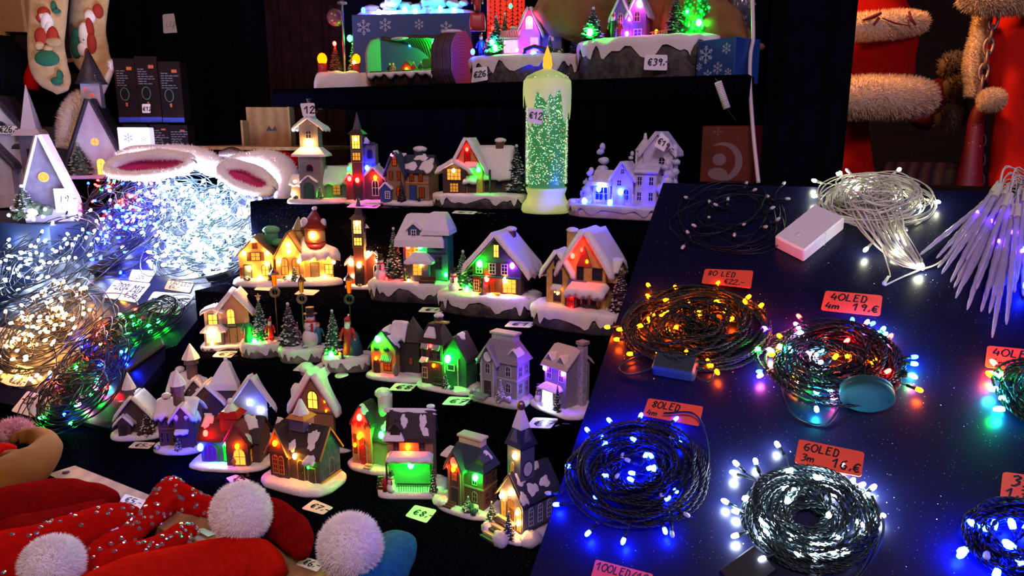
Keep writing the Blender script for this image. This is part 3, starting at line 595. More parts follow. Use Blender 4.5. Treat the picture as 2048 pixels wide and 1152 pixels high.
def timber_church(label, px, py, z_, mode, group=None):
    h = House('church_ornament', label, px, py, z_, 78, 56, -16); h.base(8)
    m = BRK if mode else M_('plum_brick', (.15, .03, .06), 'brick', (.06, .02, .04), 190)
    b = h.walls(18, 8, 36, 40, 44, 18, 'y', m); h.roof(b, 4, 5, drip=3)
    nv_ = h.walls(-6, 16, 52, 26, 44, 24, 'x', m, name='nave'); h.roof(nv_, 4, 6)
    l = h.walls(-26, -2, 16, 22, 42, 10, 'y', m); h.roof(l, 3, 4, drip=2)
    t = h.walls(-8, -12, 20, 22, 74, 0, m=m, name='tower'); tb = h.walls(-8, -12, 22, 24, 52, 0, m=M_('timber_frame', (.32, .25, .18), 'brick', (.02, .015, .02), 90), z=h.g+70, name='belfry')
    h.win(tb, 'f', 0, 22, 17, 26, 'y' if mode == 0 else 'ww', mull=(2, 2), fm=DARK, e=3.5); h.win(tb, 'f', 0, 1, 17, 16, 'y', mull=(2, 1), fm=DARK, e=1.0 if mode == 0 else 3); h.win(tb, 'r', 0, 26, 14, 20, None, True, fm=DARK)
    h.hip(-8, -12, tb['z']+51, 22, 24, 8, 16, 16, m=DARK, over=4, name='cornice'); h.cone(-8, -12, tb['z']+57, 9, 34, M_('slate', (.05, .04, .07)), 8, 'spire')
    tr = h.walls(12, 4, 22, 20, 38, 0, m=M_('timber_frame', (.3, .25, .2)), z=h.g+66, name='turret'); h.win(tr, 'f', 0, 8, 10, 18, None, True, fm=DARK, mull=(0, 0)); h.slat(tr, 'f', 34, 5, DARK, o=2); h.cone(2, -2, tr['z']+38, 13, 12, SNOW, 12, 'snow_cap', 4)
    h.door(t, 'f', 0, 13, 40, DARK, DARK, True); h.win(b, 'f', 4, 8, 13, 30, None, True, fm=FROST); h.win(b, 'r', 0, 8, 10, 28, None, True)
    h.led(t, 'f', 0, 38, 'r' if mode == 0 else 'ww', 190, 4); h.led(l, 'f', 0, 40, 'r' if mode == 0 else 'ww', 190, 4)
    if mode == 0:
        h.led(l, 'f', 0, 58, 'g', 70, 3.2); h.led(b, 'f', -10, 60, 'b', 420, 4); h.led(b, 'f', 5, 42, 'o', 200, 3.2); h.led(tb, 'f', 0, 40, 'y', 120, 3)
    else:
        h.led(b, 'f', -10, 58, 'ww', 240, 4); h.led(b, 'f', 7, 46, 'ww', 200, 4); h.led(tb, 'f', 0, 42, 'ww', 160, 3.4); h.led(l, 'f', 2, 16, 'ww', 120, 3)
    h.bush(-8, -26, 4); return h
timber_church('plum timber-towered church with red doorway, blue and green lamps, beside the tall grey church', 733, 410, T2, 0)
h = House('cottage_ornament', 'log cottage with a dark blue snow-patched roof and small blue door, beside the plum church', 826, 414, T2, 108, 70, -24); h.base(10)
b = h.walls(0, 4, 84, 48, 58, 26, 'x', M_('log_wall', (.42, .29, .18), 'plank', (.2, .1, .07), 120)); h.roof(b, 5, 3, SHB); h.patch(b, [(-1, .1, .3, 14, 7), (-1, -.55, .95, 10, 5), (-1, .5, .8, 12, 6), (-1, .9, .35, 12, 12)])
g2 = h.walls(-22, -18, 34, 20, 56, 34, 'y', TAN); h.roof(g2, 5, 4, SHB); h.patch(g2, [(1, -.4, .95, 9, 6)]); h.chim(14, 8, b['z']+b['h']+16, 18, 22, SHB)
for u in (-8, 8): h.win(g2, 'f', u, 38, 8, 17, 'o', e=.25, fm=DBR)
h.win(g2, 'f', 0, 64, 9, 13, 'o', e=.6, fm=DBR); h.win(g2, 'f', 8, 8, 12, 20, 'o', True, e=.3, fm=DBR); h.door(b, 'f', 10, 12, 28, BLP, DBR); h.win(b, 'f', 28, 6, 11, 20, 'o', e=.2, fm=DBR)
for u in (8, 26): h.win(b, 'f', u, 36, 9, 16, 'o', e=.2, fm=DBR)
s_ = h.walls(-40, -26, 22, 14, 24, 10, 'y', BLP, name='porch'); h.roof(s_, 2, 3, drip=0); h.win(s_, 'f', 4, 4, 10, 14, None, mull=(1, 2)); h.led(g2, 'f', -4, 84, 'pk', 30, 2.4); h.slat(b, 'f', 32, 3, ORG); h.pine(-8, -32, 40, 10, DARK, DARK); h.bush(28, -28, 8, m=DARK)
h = House('cottage_ornament', 'wide brown cottage with steep snowy roof, red attic window and frosted tree', 962, 420, T2, 172, 84, -14); h.base(8, 22)
b = h.walls(12, 12, 84, 48, 44, 42, 'x', PLK); h.roof(b, 8, 7, SNOW); g2 = h.walls(-18, -8, 56, 40, 52, 48, 'y', ORG); h.roof(g2, 7, 7, SNOW, under=DBR)
l = h.walls(-42, -22, 44, 26, 46, 12, 'y', PLK, name='bay'); h.roof(l, 7, 8, SNOW, drip=8); h.win(l, 'f', 0, 24, 28, 22, 'y', mull=(3, 2), e=1.3, fm=DBR, sill=True); h.win(l, 'f', 0, 2, 18, 18, 'y', mull=(2, 2), e=.7, fm=DBR)
h.win(g2, 'f', 0, 56, 12, 26, 'r', mull=(1, 2), e=.5, fm=DBR); h.led(g2, 'f', 0, 80, 'r', 140, 3); h.led(l, 'f', 0, 42, 'ww', 120, 3); h.led(g2, 'f', 22, 44, 'g', 160, 4, 6); h.chim(36, 10, b['z']+b['h']+20, 15, 34, BROWN)
h.awn(g2, 'f', 6, 30, 26, 10, 10, M_('silver_canopy', (.5, .55, .6), r=.3), name='canopy'); h.awn(g2, 'f', 8, 56, 26, 8, 8); h.door(g2, 'f', 8, 14, 24, DBR, DARK); h.pine(70, -6, 90, 23, M_('dark_pine', (.012, .04, .035))); h.win(b, 'f', 26, 10, 14, 22, None, fm=DARK); h.cyl(24, -26, h.g, 2, 44, GREEN, 'garland_post', 6)
# ---- ice village
h = House('frosted_village_ornament', 'white frosted village on a rosy rock base glowing blue, right of the glitter candle', 1246, 442, T2, 214, 110, -20); h.base(6, 20, nz=.05, m=ICE, rm=ICEP)
b = h.walls(-36, -6, 34, 34, 40, 20, 'x', ICE); h.roof(b, 4, 6, ICE, name='snow_roof'); h.win(b, 'f', 0, 6, 26, 26, 'b', mull=(2, 1), fm=ICE, e=3)
b2 = h.walls(6, -8, 40, 36, 50, 28, 'y', ICE); h.roof(b2, 5, 6, ICE, name='snow_roof'); h.win(b2, 'f', -6, 34, 10, 12, None, fm=ICE); h.win(b2, 'f', 8, 8, 12, 22, 'b', True, e=1.5, fm=ICE); h.win(b2, 'f', 0, 56, 9, 11, None, True, fm=ICE)
b3 = h.walls(48, -2, 40, 34, 62, 10, 'x', ICE); h.roof(b3, 4, 6, ICE, name='snow_roof')
for u in (-11, 11):
    for v in (8, 36): h.win(b3, 'f', u, v, 10, 17, None, fm=ICE)
b4 = h.walls(62, 22, 56, 36, 96, 34, 'y', ICE, name='tower'); h.roof(b4, 6, 8, ICE, name='snow_roof'); h.win(b4, 'f', 8, 70, 14, 18, None, True, fm=ICE); h.win(b4, 'f', 14, 44, 12, 14, None, fm=ICE)
b5 = h.walls(30, 24, 28, 26, 102, 0, m=ICE, name='tower'); h.cone(30, 24, b5['z']+100, 20, 26, ICE, 8, 'spire'); h.cyl(30, 24, b5['z']+122, 4, 10, ICE, 'finial', 8, 2)
for x, y, a, r in ((-64, -8, 60, 18), (-52, 16, 104, 20), (-78, 4, 40, 15), (84, -8, 76, 22), (6, 22, 92, 13), (92, 8, 104, 16)):
    g = G()
    for j in range(6): q = j/6; g.add(ball((x+math.sin(j*2.1)*r*.2, y, h.g+a*q+a*.08), r*(1-q*.75), 9, 6, (1, 1, .75), .35, j+int(a)), 0, True)
    g.add(ball((x, y, h.g+a), r*.3, 8, 6, (1, 1, 1.3)), 0, True); h.add('frosted_tree', g, ICE)
for i in range(5): g = G(); g.add(lathe([(3.4, 0), (3, 8), (1.6, 16), (2.6, 18), (1, 22)], 8, (-48+i*20, -38+(i % 2)*5, h.g)), 0, True); h.add('frosted_figurine', g, ICE)
for i in range(9): g = G(); g.add(ball((-92+i*7, -30+5*(i % 3), h.g+2), 9, 8, 6, (1, 1, .7), .35, i), 0, True); h.add('frosted_stone', g, ICEP if i % 2 else ICE)
for x, y, z_ in ((-62, -44, 6), (-10, -46, 5), (-40, -28, 28), (4, -30, 24)): h.led_at((x, y, h.g+z_), 5, 'b', 420)
h.led_at((-34, -34, h.g+34), 3, 'w', 60)
# ---- third tier
h = House('row_house_ornament', 'three joined yellow cottages glowing warm with a red-topped round tower, leftmost on the third tier', 586, 577, T3, 206, 84, -12); h.base(13)
WY = mat('bright_yellow_plaster', (.75, .45, .12), .6, kind='noise', c2=(.6, .32, .08), sc=90, bump=.2)
a = h.walls(-60, 4, 62, 46, 48, 30, 'y', WY); h.roof(a, 5, 4, M_('thatch', (.26, .17, .07), 'plank', (.12, .07, .03), 300)); c = h.walls(2, 0, 50, 50, 44, 42, 'y', WY); h.roof(c, 4, 4, M_('thatch', (.26, .17, .07)))
d_ = h.walls(58, 6, 62, 46, 50, 20, 'x', WY); h.roof(d_, 7, 8, SNOW, drip=10)
h.cyl(-36, 12, a['z']+62, 12, 24, M_('green_frost', (.05, .3, .12)), 'round_chimney', 12); g = G(); g.add(ball((-36, 12, a['z']+88), 16, 12, 8, (1, 1, .5), .1), 0, True); g.add(ball((-22, 4, a['z']+66), 12, 12, 8, (1, 1, .6), .2), 0, True); h.add('green_snow_cap', g, M_('green_snow', (.12, .42, .16)))
h.cyl(50, 2, d_['z']+56, 23, 40, WY, 'round_tower', 20); h.cyl(50, 2, d_['z']+56, 26, 8, RED, 'red_band', 20, 24); h.cyl(50, 2, d_['z']+66, 24, 4, RED, 'red_band', 20, 23); h.cone(50, 2, d_['z']+94, 30, 34, SHR, 20, 'conical_roof', 3)
g = G(); g.add(ball((50, 2, d_['z']+128), 7, 10, 6, (1, 1, .6)), 0, True); g.add(ball((31, -14, d_['z']+104), 7, 10, 6, (1, .6, 1.4)), 0, True); g.add(ball((66, -14, d_['z']+103), 6, 10, 6, (1, .6, 1.4)), 0, True); h.add('snow_cap', g, SNOW)
h.led_at((46, -23, d_['z']+82), 4.5, 'ww', 200); h.cyl(16, 18, c['z']+60, 11, 30, YEL, 'turret', 10); h.cone(16, 18, c['z']+88, 15, 26, M_('mottled_roof', (.3, .22, .1)), 8)
h.win(a, 'f', 0, 56, 10, 12, 'o', e=.4, fm=BROWN); h.win(a, 'f', 0, 34, 18, 16, 'y', mull=(1, 1), e=1.5, fm=BROWN, shut=BROWN); h.door(a, 'f', -16, 12, 26, M_('slate_green', (.18, .28, .22)), DARK); h.win(a, 'f', 16, 6, 14, 22, 'y', True, e=3, fm=BROWN); h.win(a, 'f', -26, 8, 7, 14, 'o', e=.4, fm=BROWN)
h.win(c, 'f', -9, 8, 14, 32, 'y', True, e=1.2, fm=BROWN); h.win(c, 'f', 11, 8, 14, 32, 'y', True, e=.8, fm=BROWN); h.slat(c, 'f', 0, 3, BROWN)
h.door(d_, 'f', -12, 14, 28, M_('olive', (.22, .17, .08)), DARK); h.win(d_, 'f', 14, 6, 16, 20, 'y', e=3, fm=BROWN)
for q, u, v in ((a, -20, 48), (a, 22, 48), (a, -12, 22), (a, 20, 28), (a, -2, 72), (c, 0, 64), (c, -18, 34), (c, 18, 34), (c, 0, 52), (d_, -18, 36), (d_, 8, 38), (d_, 24, 30), (a, 6, 4), (c, 0, 4), (d_, 6, 3)): h.led(q, 'f', u, v, 'ww', 120, 3.2, 4)
h.pine(-30, -34, 36, 9); h.pine(12, -36, 26, 9); h.bush(-76, -32, 7); h.bush(-6, -34, 7)
timber_church('red brick church with warm yellow lamps between the yellow cottages and blue shop', 736, 581, T3, 1)
h = House('shop_ornament', 'blue and teal two-storey shop with snowy mansard roof, snowman and tree on a rock base', 834, 612, T3, 176, 88, -18); h.base(12, 30)
b = h.walls(16, 6, 70, 46, 66, 0, m=BLU); z = b['z']+66; h.hip(16, 4, z-2, 74, 50, 56, 56, 22, over=10, soft=1, name='snow_roof')
t = h.walls(48, -2, 38, 42, 88, 0, m=BLU, name='tower'); h.hip(48, -2, t['z']+86, 38, 42, 38, 26, 24, over=7, soft=1, name='snow_roof'); sd = G(); sd.add(box((67.6, -2, t['z']+44), (1.6, 42, 88))); h.add('teal_side', sd, TEAL)
d2 = h.walls(6, -16, 22, 20, 18, 9, 'y', BLU, z=z+12, name='dormer'); h.roof(d2, 3, 3, drip=0); h.win(d2, 'f', 0, 2, 10, 13, None, fm=WHITE)
h.win(b, 'f', -16, 28, 26, 38, 'y', mull=(2, 4), e=.7, fm=CRM); h.led(b, 'f', -24, 62, 'r', 200, 4.5); h.led(b, 'f', 0, 62, 'g', 230, 4.5)
p = h.walls(18, -26, 36, 16, 38, 0, m=BLU, name='shopfront'); h.hip(18, -28, p['z']+36, 40, 18, 20, 18, 8, over=7, soft=1, name='snow_canopy'); h.win(p, 'f', -4, 12, 18, 22, 'y', mull=(1, 2), e=1.5, fm=GLD); h.led(p, 'f', 4, 32, 'y', 120, 2.6); h.door(t, 'f', -10, 11, 30, DBR, DARK)
for fc, q in (('f', 14), ('r', 14)):
    for v in (22, 58): h.win(t, fc, 3, v, q, 24, 'g' if (fc == 'r' and v == 22) else None, mull=(1, 2), fm=DARK, e=.5)
for v in (0, 50, 84): h.slat(t, 'f', v, 3, DARK); h.slat(t, 'r', v, 3, DARK)
h.snowman(-62, -22, 44); h.pine(-38, -12, 96, 20); g = G(); g.add(box((34, -40, h.g+3), (30, 10, 3))); g.add(box((34, -34, h.g+7), (30, 3, 8))); h.add('bench', g, DBR); h.figure(-10, -34, 26, GRN)
g = G(); g.add(box((-16, -30, h.g+1), (74, 12, 1.5), .5)); h.add('red_path', g, RED)
h.led_at((66, -28, h.g+14), 3.5, 'g', 160); h.led_at((-46, -36, h.g+4), 3, 'r', 60); h.led_at((-2, -38, h.g+3), 2.6, 'y', 80)
h = House('chalet_ornament', 'brown timber chalet with wide snowy gable, coloured lamps, snowman and green-lit tree', 981, 642, T3, 192, 104, -22); h.base(12, 30)
b = h.walls(22, 8, 96, 64, 56, 50, 'y', PLK); h.roof(b, 13, 10, SNOW, drip=10, under=DBR); h.chim(34, 22, b['z']+b['h']+40, 15, 18, BROWN)
h.win(b, 'f', 0, 66, 12, 24, 'y', e=4, fm=DBR); h.slat(b, 'f', 30, 3, GRN, o=6); h.slat(b, 'f', 56, 2, DBR)
for u in (-34, -8, 16): h.win(b, 'f', u, 36, 13, 20, None, mull=(1, 2), fm=CRM)
h.led(b, 'f', -32, 54, 'g', 330, 5.5); h.led(b, 'f', 32, 54, 'p', 330, 4.5); h.win(b, 'f', 26, 4, 26, 26, 'y', mull=(2, 2), e=2, fm=GLD, arch=False); h.led(b, 'f', 18, 28, 'ww', 200, 4.5); h.led(b, 'f', -18, 28, 'r', 260, 5); h.door(b, 'f', -22, 13, 25, BROWN, DARK); h.win(b, 'f', -8, 4, 10, 20, 'o', e=.6, fm=DBR, mull=(1, 2)); h.win(b, 'f', -40, 4, 10, 20, None, fm=CRM, mull=(1, 2))
for u in (-12, 12): h.win(b, 'r', u, 6, 16, 26, None, mull=(1, 1), fm=DARK)
h.win(b, 'r', -8, 38, 10, 14, None, fm=WHITE); h.slat(b, 'r', 30, 4, DBR); g = G(); g.add(lathe([(10, 0), (7, 3), (3, 5), (3, 12), (9, 16), (3, 18), (3, 24), (5, 27), (2, 32)], 12, (0, -38, h.g)), 0, True); h.add('fountain', g, DARK); h.snowman(-62, -30, 42); h.pine(-52, -8, 74, 22, mat('pine_bright_green', (.02, .16, .06), .6))
g = G(); g.add(box((26, -40, h.g+4), (18, 8, 5), 1)); h.add('bench', g, GLD); h.led_at((-38, -22, h.g+7), 3.5, 'g', 240); h.led_at((20, -46, h.g+3.5), 2.6, 'y', 150); h.led_at((-16, -46, h.g+3.5), 2.2, 'y', 100)
h = House('manor_ornament', 'large mustard yellow house with thick glittering snow roofs and frosted tree', 1164, 674, T3, 196, 118, -24); h.base(14, 30)
b = h.walls(14, 8, 84, 70, 76, 58, 'y', YEL); h.roof(b, 9, 12, SNOWG, drip=9, name='snow_roof'); g2 = h.walls(-40, -6, 46, 44, 66, 30, 'y', YEL); h.roof(g2, 7, 9, SNOWG, drip=8, under=DBR, name='snow_roof')
h.chim(-34, 22, b['z']+b['h']+22, 16, 34, YEL); d2 = h.walls(62, 0, 24, 34, 24, 12, 'x', YEL, z=b['z']+50, name='dormer'); h.roof(d2, 5, 7, SNOWG, name='snow_roof'); g = G(); g.add(prism([(-15, 0), (15, 0), (0, 36)], 0, 4)); g.v = [(x+14, y-30, z+b['z']+76) for x, y, z in g.v]; h.add('red_attic', g, BRK)
h.win(g2, 'f', 0, 38, 20, 27, None, mull=(3, 2), fm=DBR); h.win(g2, 'f', 0, 70, 14, 14, None, mull=(1, 1), fm=DBR); h.win(g2, 'f', 0, 6, 16, 26, None, True, mull=(1, 3), fm=DBR); h.win(b, 'f', -8, 50, 14, 26, None, mull=(1, 2), fm=DBR); h.win(b, 'f', 26, 52, 20, 22, None, mull=(3, 1), fm=DBR)
h.slat(b, 'f', 42, 7, M_('balcony_blue', (.1, .12, .3)), -30, 8, 8, name='balcony'); h.awn(b, 'f', 12, 38, 78, 26, 10, SNOWG, 12, drip=8); h.awn(g2, 'f', 0, 36, 20, 8, 6)
p = h.walls(-6, -34, 24, 16, 34, 0, m=BROWN, name='porch'); h.door(p, 'f', 0, 15, 29, RED, DBR, True); q = h.walls(28, -30, 34, 10, 32, 0, m=YEL, name='bay')
for u in (-8, 9): h.win(q, 'f', u, 9, 11, 16, None, fm=DBR); h.slat(q, 'f', 4, 5, DARK, u-8, u+8, 3, 'window_box')
h.pine(84, -22, 78, 22, M_('plum_pine', (.06, .03, .05)), mat('rosy_tip', (.55, .4, .42), .6)); h.led(b, 'f', -22, 92, 'r', 170, 4, 5); h.led(b, 'f', -4, 104, 'r', 90, 3, 5); h.led(b, 'f', 6, 84, 'o', 100, 2.6); h.led(g2, 'f', 2, 22, 'y', 60, 2.2); h.led(p, 'f', 4, 22, 'r', 60, 2); h.led(p, 'f', 4, 3, 'r', 40, 1.8)
for u in (-4, 2, 6): h.led(g2, 'f', u, 26+u*.5, 'y', 30, 1.2)
# ---- fourth tier
h = House('cottage_ornament', 'small white-roofed cottage with blazing yellow shop window, leftmost on the fourth tier', 462, 705, T4, 100, 62, -12); h.base(5, 8)
b = h.walls(14, 6, 52, 40, 62, 30, 'y', M_('salmon_plaster', (.5, .22, .13))); h.roof(b, 6, 9, SNOW, drip=8); l = h.walls(-24, 0, 30, 30, 60, 6, 'y', CRM); h.roof(l, 5, 5); h.win(l, 'f', 0, 32, 18, 24, 'y', e=3, fm=GRN); h.win(b, 'f', -6, 32, 15, 32, 'y', e=3.5, fm=ORG, arch=True)
p = h.walls(-22, -20, 34, 14, 28, 0, m=GRY, name='shopfront'); h.hip(-22, -20, p['z']+27, 34, 14, 12, 24, 8, over=6, soft=1, name='snow_canopy'); h.win(p, 'f', 0, 6, 26, 20, 'ww', e=6, fm=CRM); h.led(p, 'f', -2, 24, 'ww', 300, 6, 4); h.door(b, 'f', -4, 12, 28, GLD, GRN); h.slat(b, 'f', 30, 6, GRN); h.led(p, 'f', -4, 4, 'y', 60, 3)
def lamp_scene(label, px, py, w_, dz=0): h = House('lamp_scene_ornament', label, px, py, T4, w_, 66, -10); h.base(9, 20, rm=ROCKL, p=.75, nz=.03); return h
h = lamp_scene('street lamp scene with green-lit gold-starred tree and two carollers, beside the blazing cottage', 532, 718, 88)
h.pine(-6, -2, 78, 19, M_('tinsel_green', (.02, .12, .05), r=.3)); g = G(); g.add(prism([(math.cos(rad(90+36*i))*(6 if i % 2 == 0 else 2.6)-6, math.sin(rad(90+36*i))*(6 if i % 2 == 0 else 2.6)+h.g+80) for i in range(10)], -3, -1)); h.add('gold_star', g, GLD)
h.figure(-26, -16, 48, mat('green_coat', (.02, .35, .08)), skirt=True, hair=GLD); h.figure(14, -14, 42, RED, hat=RED, beard=True); h.lamppost(24, 6, 122, 'o', 3, M_('wreath_brown', (.16, .10, .07))); h.led_at((-14, -24, h.g+5), 4, 'g', 330); h.led_at((12, -25, h.g+3), 3, 'r', 90)
h = lamp_scene('street lamp scene with top-hatted snowman and frosted tree, middle of the three', 612, 729, 94)
h.pine(-26, -4, 80, 22, M_('brown_pine', (.05, .035, .03))); h.snowman(14, -6, 66, RED); h.figure(28, -10, 44, M_('teal_coat', (.02, .2, .22)), hair=M_('ginger_hair', (.5, .15, .03)), yaw=.5); h.lamppost(-2, 12, 118, 'y', .5, M_('wreath_brown', (.16, .10, .07))); h.figure(-12, -6, 40, M_('grey_coat', (.12, .1, .1)), hat=BROWN); h.bush(4, -26, 7, m=DARK)
h = lamp_scene('street lamp scene with red-coated bearded figure and blue sack, right of the three', 697, 748, 92)
h.pine(-24, -6, 84, 20, M_('tinsel_green', (.02, .12, .05), r=.3)); h.figure(4, -8, 68, RED, beard=True, hat=RED, skirt=True); g = G(); g.add(lathe([(15, 0), (14, 14), (8, 34), (4, 42)], 16, (16, -6, h.g)), 0, True); h.add('blue_sack', g, M_('navy_cloth', (.015, .03, .1))); h.lamppost(6, 14, 136, 'o', 3, M_('wreath_green', (.02, .1, .05))); h.led_at((-26, -24, h.g+7), 4.5, 'g', 330); h.led_at((-10, -24, h.g+8), 2, 'o', 50); h.bush(-4, -28, 7, m=DARK)
h = House('cottage_ornament', 'tan cottage with striped awning, dark tower behind and green lamp at the eave', 796, 770, T4, 112, 66, -26); h.base(11)
b = h.walls(-18, -4, 50, 34, 52, 28, 'y', YEL); h.roof(b, 5, 3, SHB); h.patch(b, [(1, -.5, .4, 10, 11), (1, 0, .9, 16, 6)]); t = h.walls(30, 12, 34, 30, 62, 0, m=DARK, name='tower'); h.hip(30, 12, t['z']+60, 34, 30, 42, 0, 0, m=DARK, over=5)
g2 = h.walls(6, 8, 24, 24, 70, 20, 'x', DARK); h.roof(g2, 4, 5); h.door(b, 'f', -14, 11, 25, DBR, DARK, True); h.win(b, 'f', 8, 7, 15, 19, 'o', mull=(1, 1), e=.6, fm=DBR); h.awn(b, 'f', 8, 33, 24, 8, 8, M_('striped_awning', (.6, .6, .3), 'wave', (.1, .2, .1), 90), name='striped_awning'); h.win(t, 'f', 0, 16, 8, 14, 'o', e=.3, fm=DARK)
h.led(b, 'f', -8, 64, 'g', 420, 5, 5); h.led(b, 'f', -14, 28, 'o', 90, 2.4); h.led(b, 'f', 6, 25, 'r', 110, 2.6); g = G(); g.add(ball((10, -28, h.g+12), 5, 8, 6, (1, 1, 2.4), .2), 0, True); h.add('shrub', g, GRY)
for u in (-24, -4): g = G(); g.add(ball((-18+u+12, -24, h.g+46), 6, 8, 6, (1, .5, .7), .3), 0, True); h.add('garland', g, GREEN)
h = House('townhouse_ornament', 'dark brown townhouse with balcony awnings and a green-lit barn wing, mid fourth tier', 898, 794, T4, 122, 68, -30); h.base(11)
b = h.walls(-22, -6, 46, 36, 76, 0, m=PLK); h.hip(-22, -6, b['z']+76, 46, 36, 32, 24, 18, m=SHG, over=4); h.chim(-20, 2, b['z']+104, 13, 16, DBR); g = G(); g.add(box((-10, -2, b['z']+110), (26, 10, 3))); h.add('gold_ridge', g, GLD)
w2 = h.walls(24, 4, 48, 44, 54, 36, 'y', GRN, name='barn'); h.roof(w2, 4, 3, DARK); h.patch(w2, [(-1, -.4, .3, 12, 12), (1, 0, .9, 10, 6)]); h.hip(-24, -20, b['z']+86, 20, 10, 18, 10, 2, over=2, soft=1, name='snow_patch')
for u in (-15, 1, 15): h.win(b, 'f', u, 46, 11, 19, None, mull=(0, 1), fm=DBR)
for u in (-12, 12): h.awn(b, 'f', u, 74, 16, 6, 8, M_('grey_awning', (.35, .34, .33)), 2, name='awning')
h.slat(b, 'f', 40, 3, TAN, o=5); h.slat(b, 'f', 72, 3, TAN, o=2); h.awn(b, 'f', -14, 46, 16, 8, 4); h.win(b, 'f', -15, 10, 11, 20, None, fm=CRM); h.door(b, 'f', 6, 13, 32, DBR, DARK, True); h.led(b, 'f', 6, 36, 'o', 90, 2.8); h.led(b, 'f', 0, 70, 'r', 120, 2.8); h.led(w2, 'f', -12, 50, 'g', 300, 6, 5)
h.win(w2, 'f', -8, 28, 16, 12, None, mull=(0, 0), fm=CRM); h.slat(w2, 'f', 0, 50, CRM, -22, -20); h.slat(w2, 'f', 0, 50, CRM, 6, 8); g = G(); 
for i in range(4): g.add(box((-8, -26, h.g+2+i*4), (22, 2, 1.4)))
g.add(box((-8, -30, h.g+5), (22, 9, 1.4))); h.add('bench', g, DARK); h.pine(10, -30, 30, 8, DARK); h.bush(22, -32, 7, m=GRN)
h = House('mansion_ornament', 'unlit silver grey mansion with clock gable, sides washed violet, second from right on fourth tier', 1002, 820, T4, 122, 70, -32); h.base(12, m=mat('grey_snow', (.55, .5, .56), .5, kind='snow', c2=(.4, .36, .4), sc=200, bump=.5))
def mansion(h, wm, rm, tm, litw=None, tw=None):
    b = h.walls(6, 4, 82, 46, 66, 0, m=wm); h.hip(6, 4, b['z']+66, 82, 46, 34, 52, 22, m=rm, over=5, name='mansard_roof'); g = G(); g.add(box((8, 4, b['z']+105), (50, 20, 12), 1.5)); g.add(box((8, 4, b['z']+112), (56, 25, 4), 1)); h.add('roof_parapet', g, tw or tm)
    g2 = h.walls(-12, -16, 32, 22, 68, 24, 'y', wm, name='centre_bay'); h.roof(g2, 6, 4, rm, name='gable_roof'); h.clock(g2, 'f', 0, 72, 9); d2 = h.walls(38, -8, 16, 20, 14, 8, 'y', wm, z=b['z']+68, name='dormer'); h.roof(d2, 3, 3, rm if litw else SNOW, drip=0)
    h.win(g2, 'f', 0, 42, 12, 20, litw, True, e=.5, fm=tm); h.win(b, 'f', 22, 40, 12, 20, None, True, fm=tm); h.win(b, 'f', 22, 12, 12, 18, None, True, fm=tm); h.door(g2, 'f', 0, 16, 30, DARK, tm); h.win(b, 'f', -32, 40, 9, 18, litw and 'r', True, e=.3, fm=tm); h.win(b, 'f', -32, 12, 9, 18, None, True, fm=tm)
    for fc in 'fr': h.slat(b, fc, 34, 3, tm); h.slat(b, fc, 62, 3, tm)
    for u in (-12, 10): h.win(b, 'r', u, 10, 12, 20, None, fm=wm); h.win(b, 'r', u, 40, 12, 18, None, fm=wm)
    for u in (-13, 13): h.slat(g2, 'f', 0, 66, tm, u-1.5, u+1.5, 2, 'pilaster')
    g = G()
    for i in range(3): g.add(box((-20-i*2, -30-i*5, h.g+5-i*2), (26, 6, 3)))
    h.add('steps', g, wm); return b, g2
mansion(h, GRYL, GRYL, M_('silver_trim', (.42, .4, .44))); h.pine(18, -30, 38, 11, GRYL, SNOW); h.bush(-44, -30, 9, m=GRYL); h.bush(34, -30, 8, m=GRYL); h.led_at((-40, -22, h.g+62), 2, 'g', 22)
h = House('house_ornament', 'pale clapboard house with side chimney, white-lit bay window and violet lamps', 1127, 842, T4, 128, 84, -42); h.base(12)
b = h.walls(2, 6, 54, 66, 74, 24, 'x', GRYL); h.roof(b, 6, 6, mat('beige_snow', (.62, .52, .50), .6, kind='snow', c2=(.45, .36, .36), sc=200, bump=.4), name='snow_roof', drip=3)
h.chim(34, 12, b['z'], 14, 112, mat('pebble_chimney', (.45, .42, .48), .6, kind='rock', c2=(.25, .23, .3), sc=300, bump=.8), cap=False); g = G(); g.add(box((34, 12, b['z']+113), (19, 19, 6), 1)); h.add('chimney_cap', g, GRYL)
for u in (-15, 15): h.win(b, 'f', u, 46, 12, 22, None, mull=(1, 1), fm=M_('lilac_frame', (.4, .3, .5))); d2 = h.walls(2+u, -20, 14, 16, 10, 8, 'y', GRYL, z=b['z']+74, name='dormer'); h.roof(d2, 3, 3, SNOW, drip=0)
h.led(b, 'f', -24, 64, 'p', 420, 4); h.led(b, 'f', 22, 64, 'p', 420, 4); p = h.walls(-2, -34, 38, 16, 34, 0, m=GRYL, name='bay'); h.hip(-2, -34, p['z']+33, 38, 16, 10, 30, 8, over=5, soft=1, name='snow_canopy'); h.win(p, 'f', 0, 8, 28, 24, 'w', mull=(2, 0), e=5, fm=WHITE); h.led(p, 'f', -2, 6, 'w', 160, 3, 5)
h.pine(24, -44, 52, 9, DARK); h.snowman(-38, -30, 30)
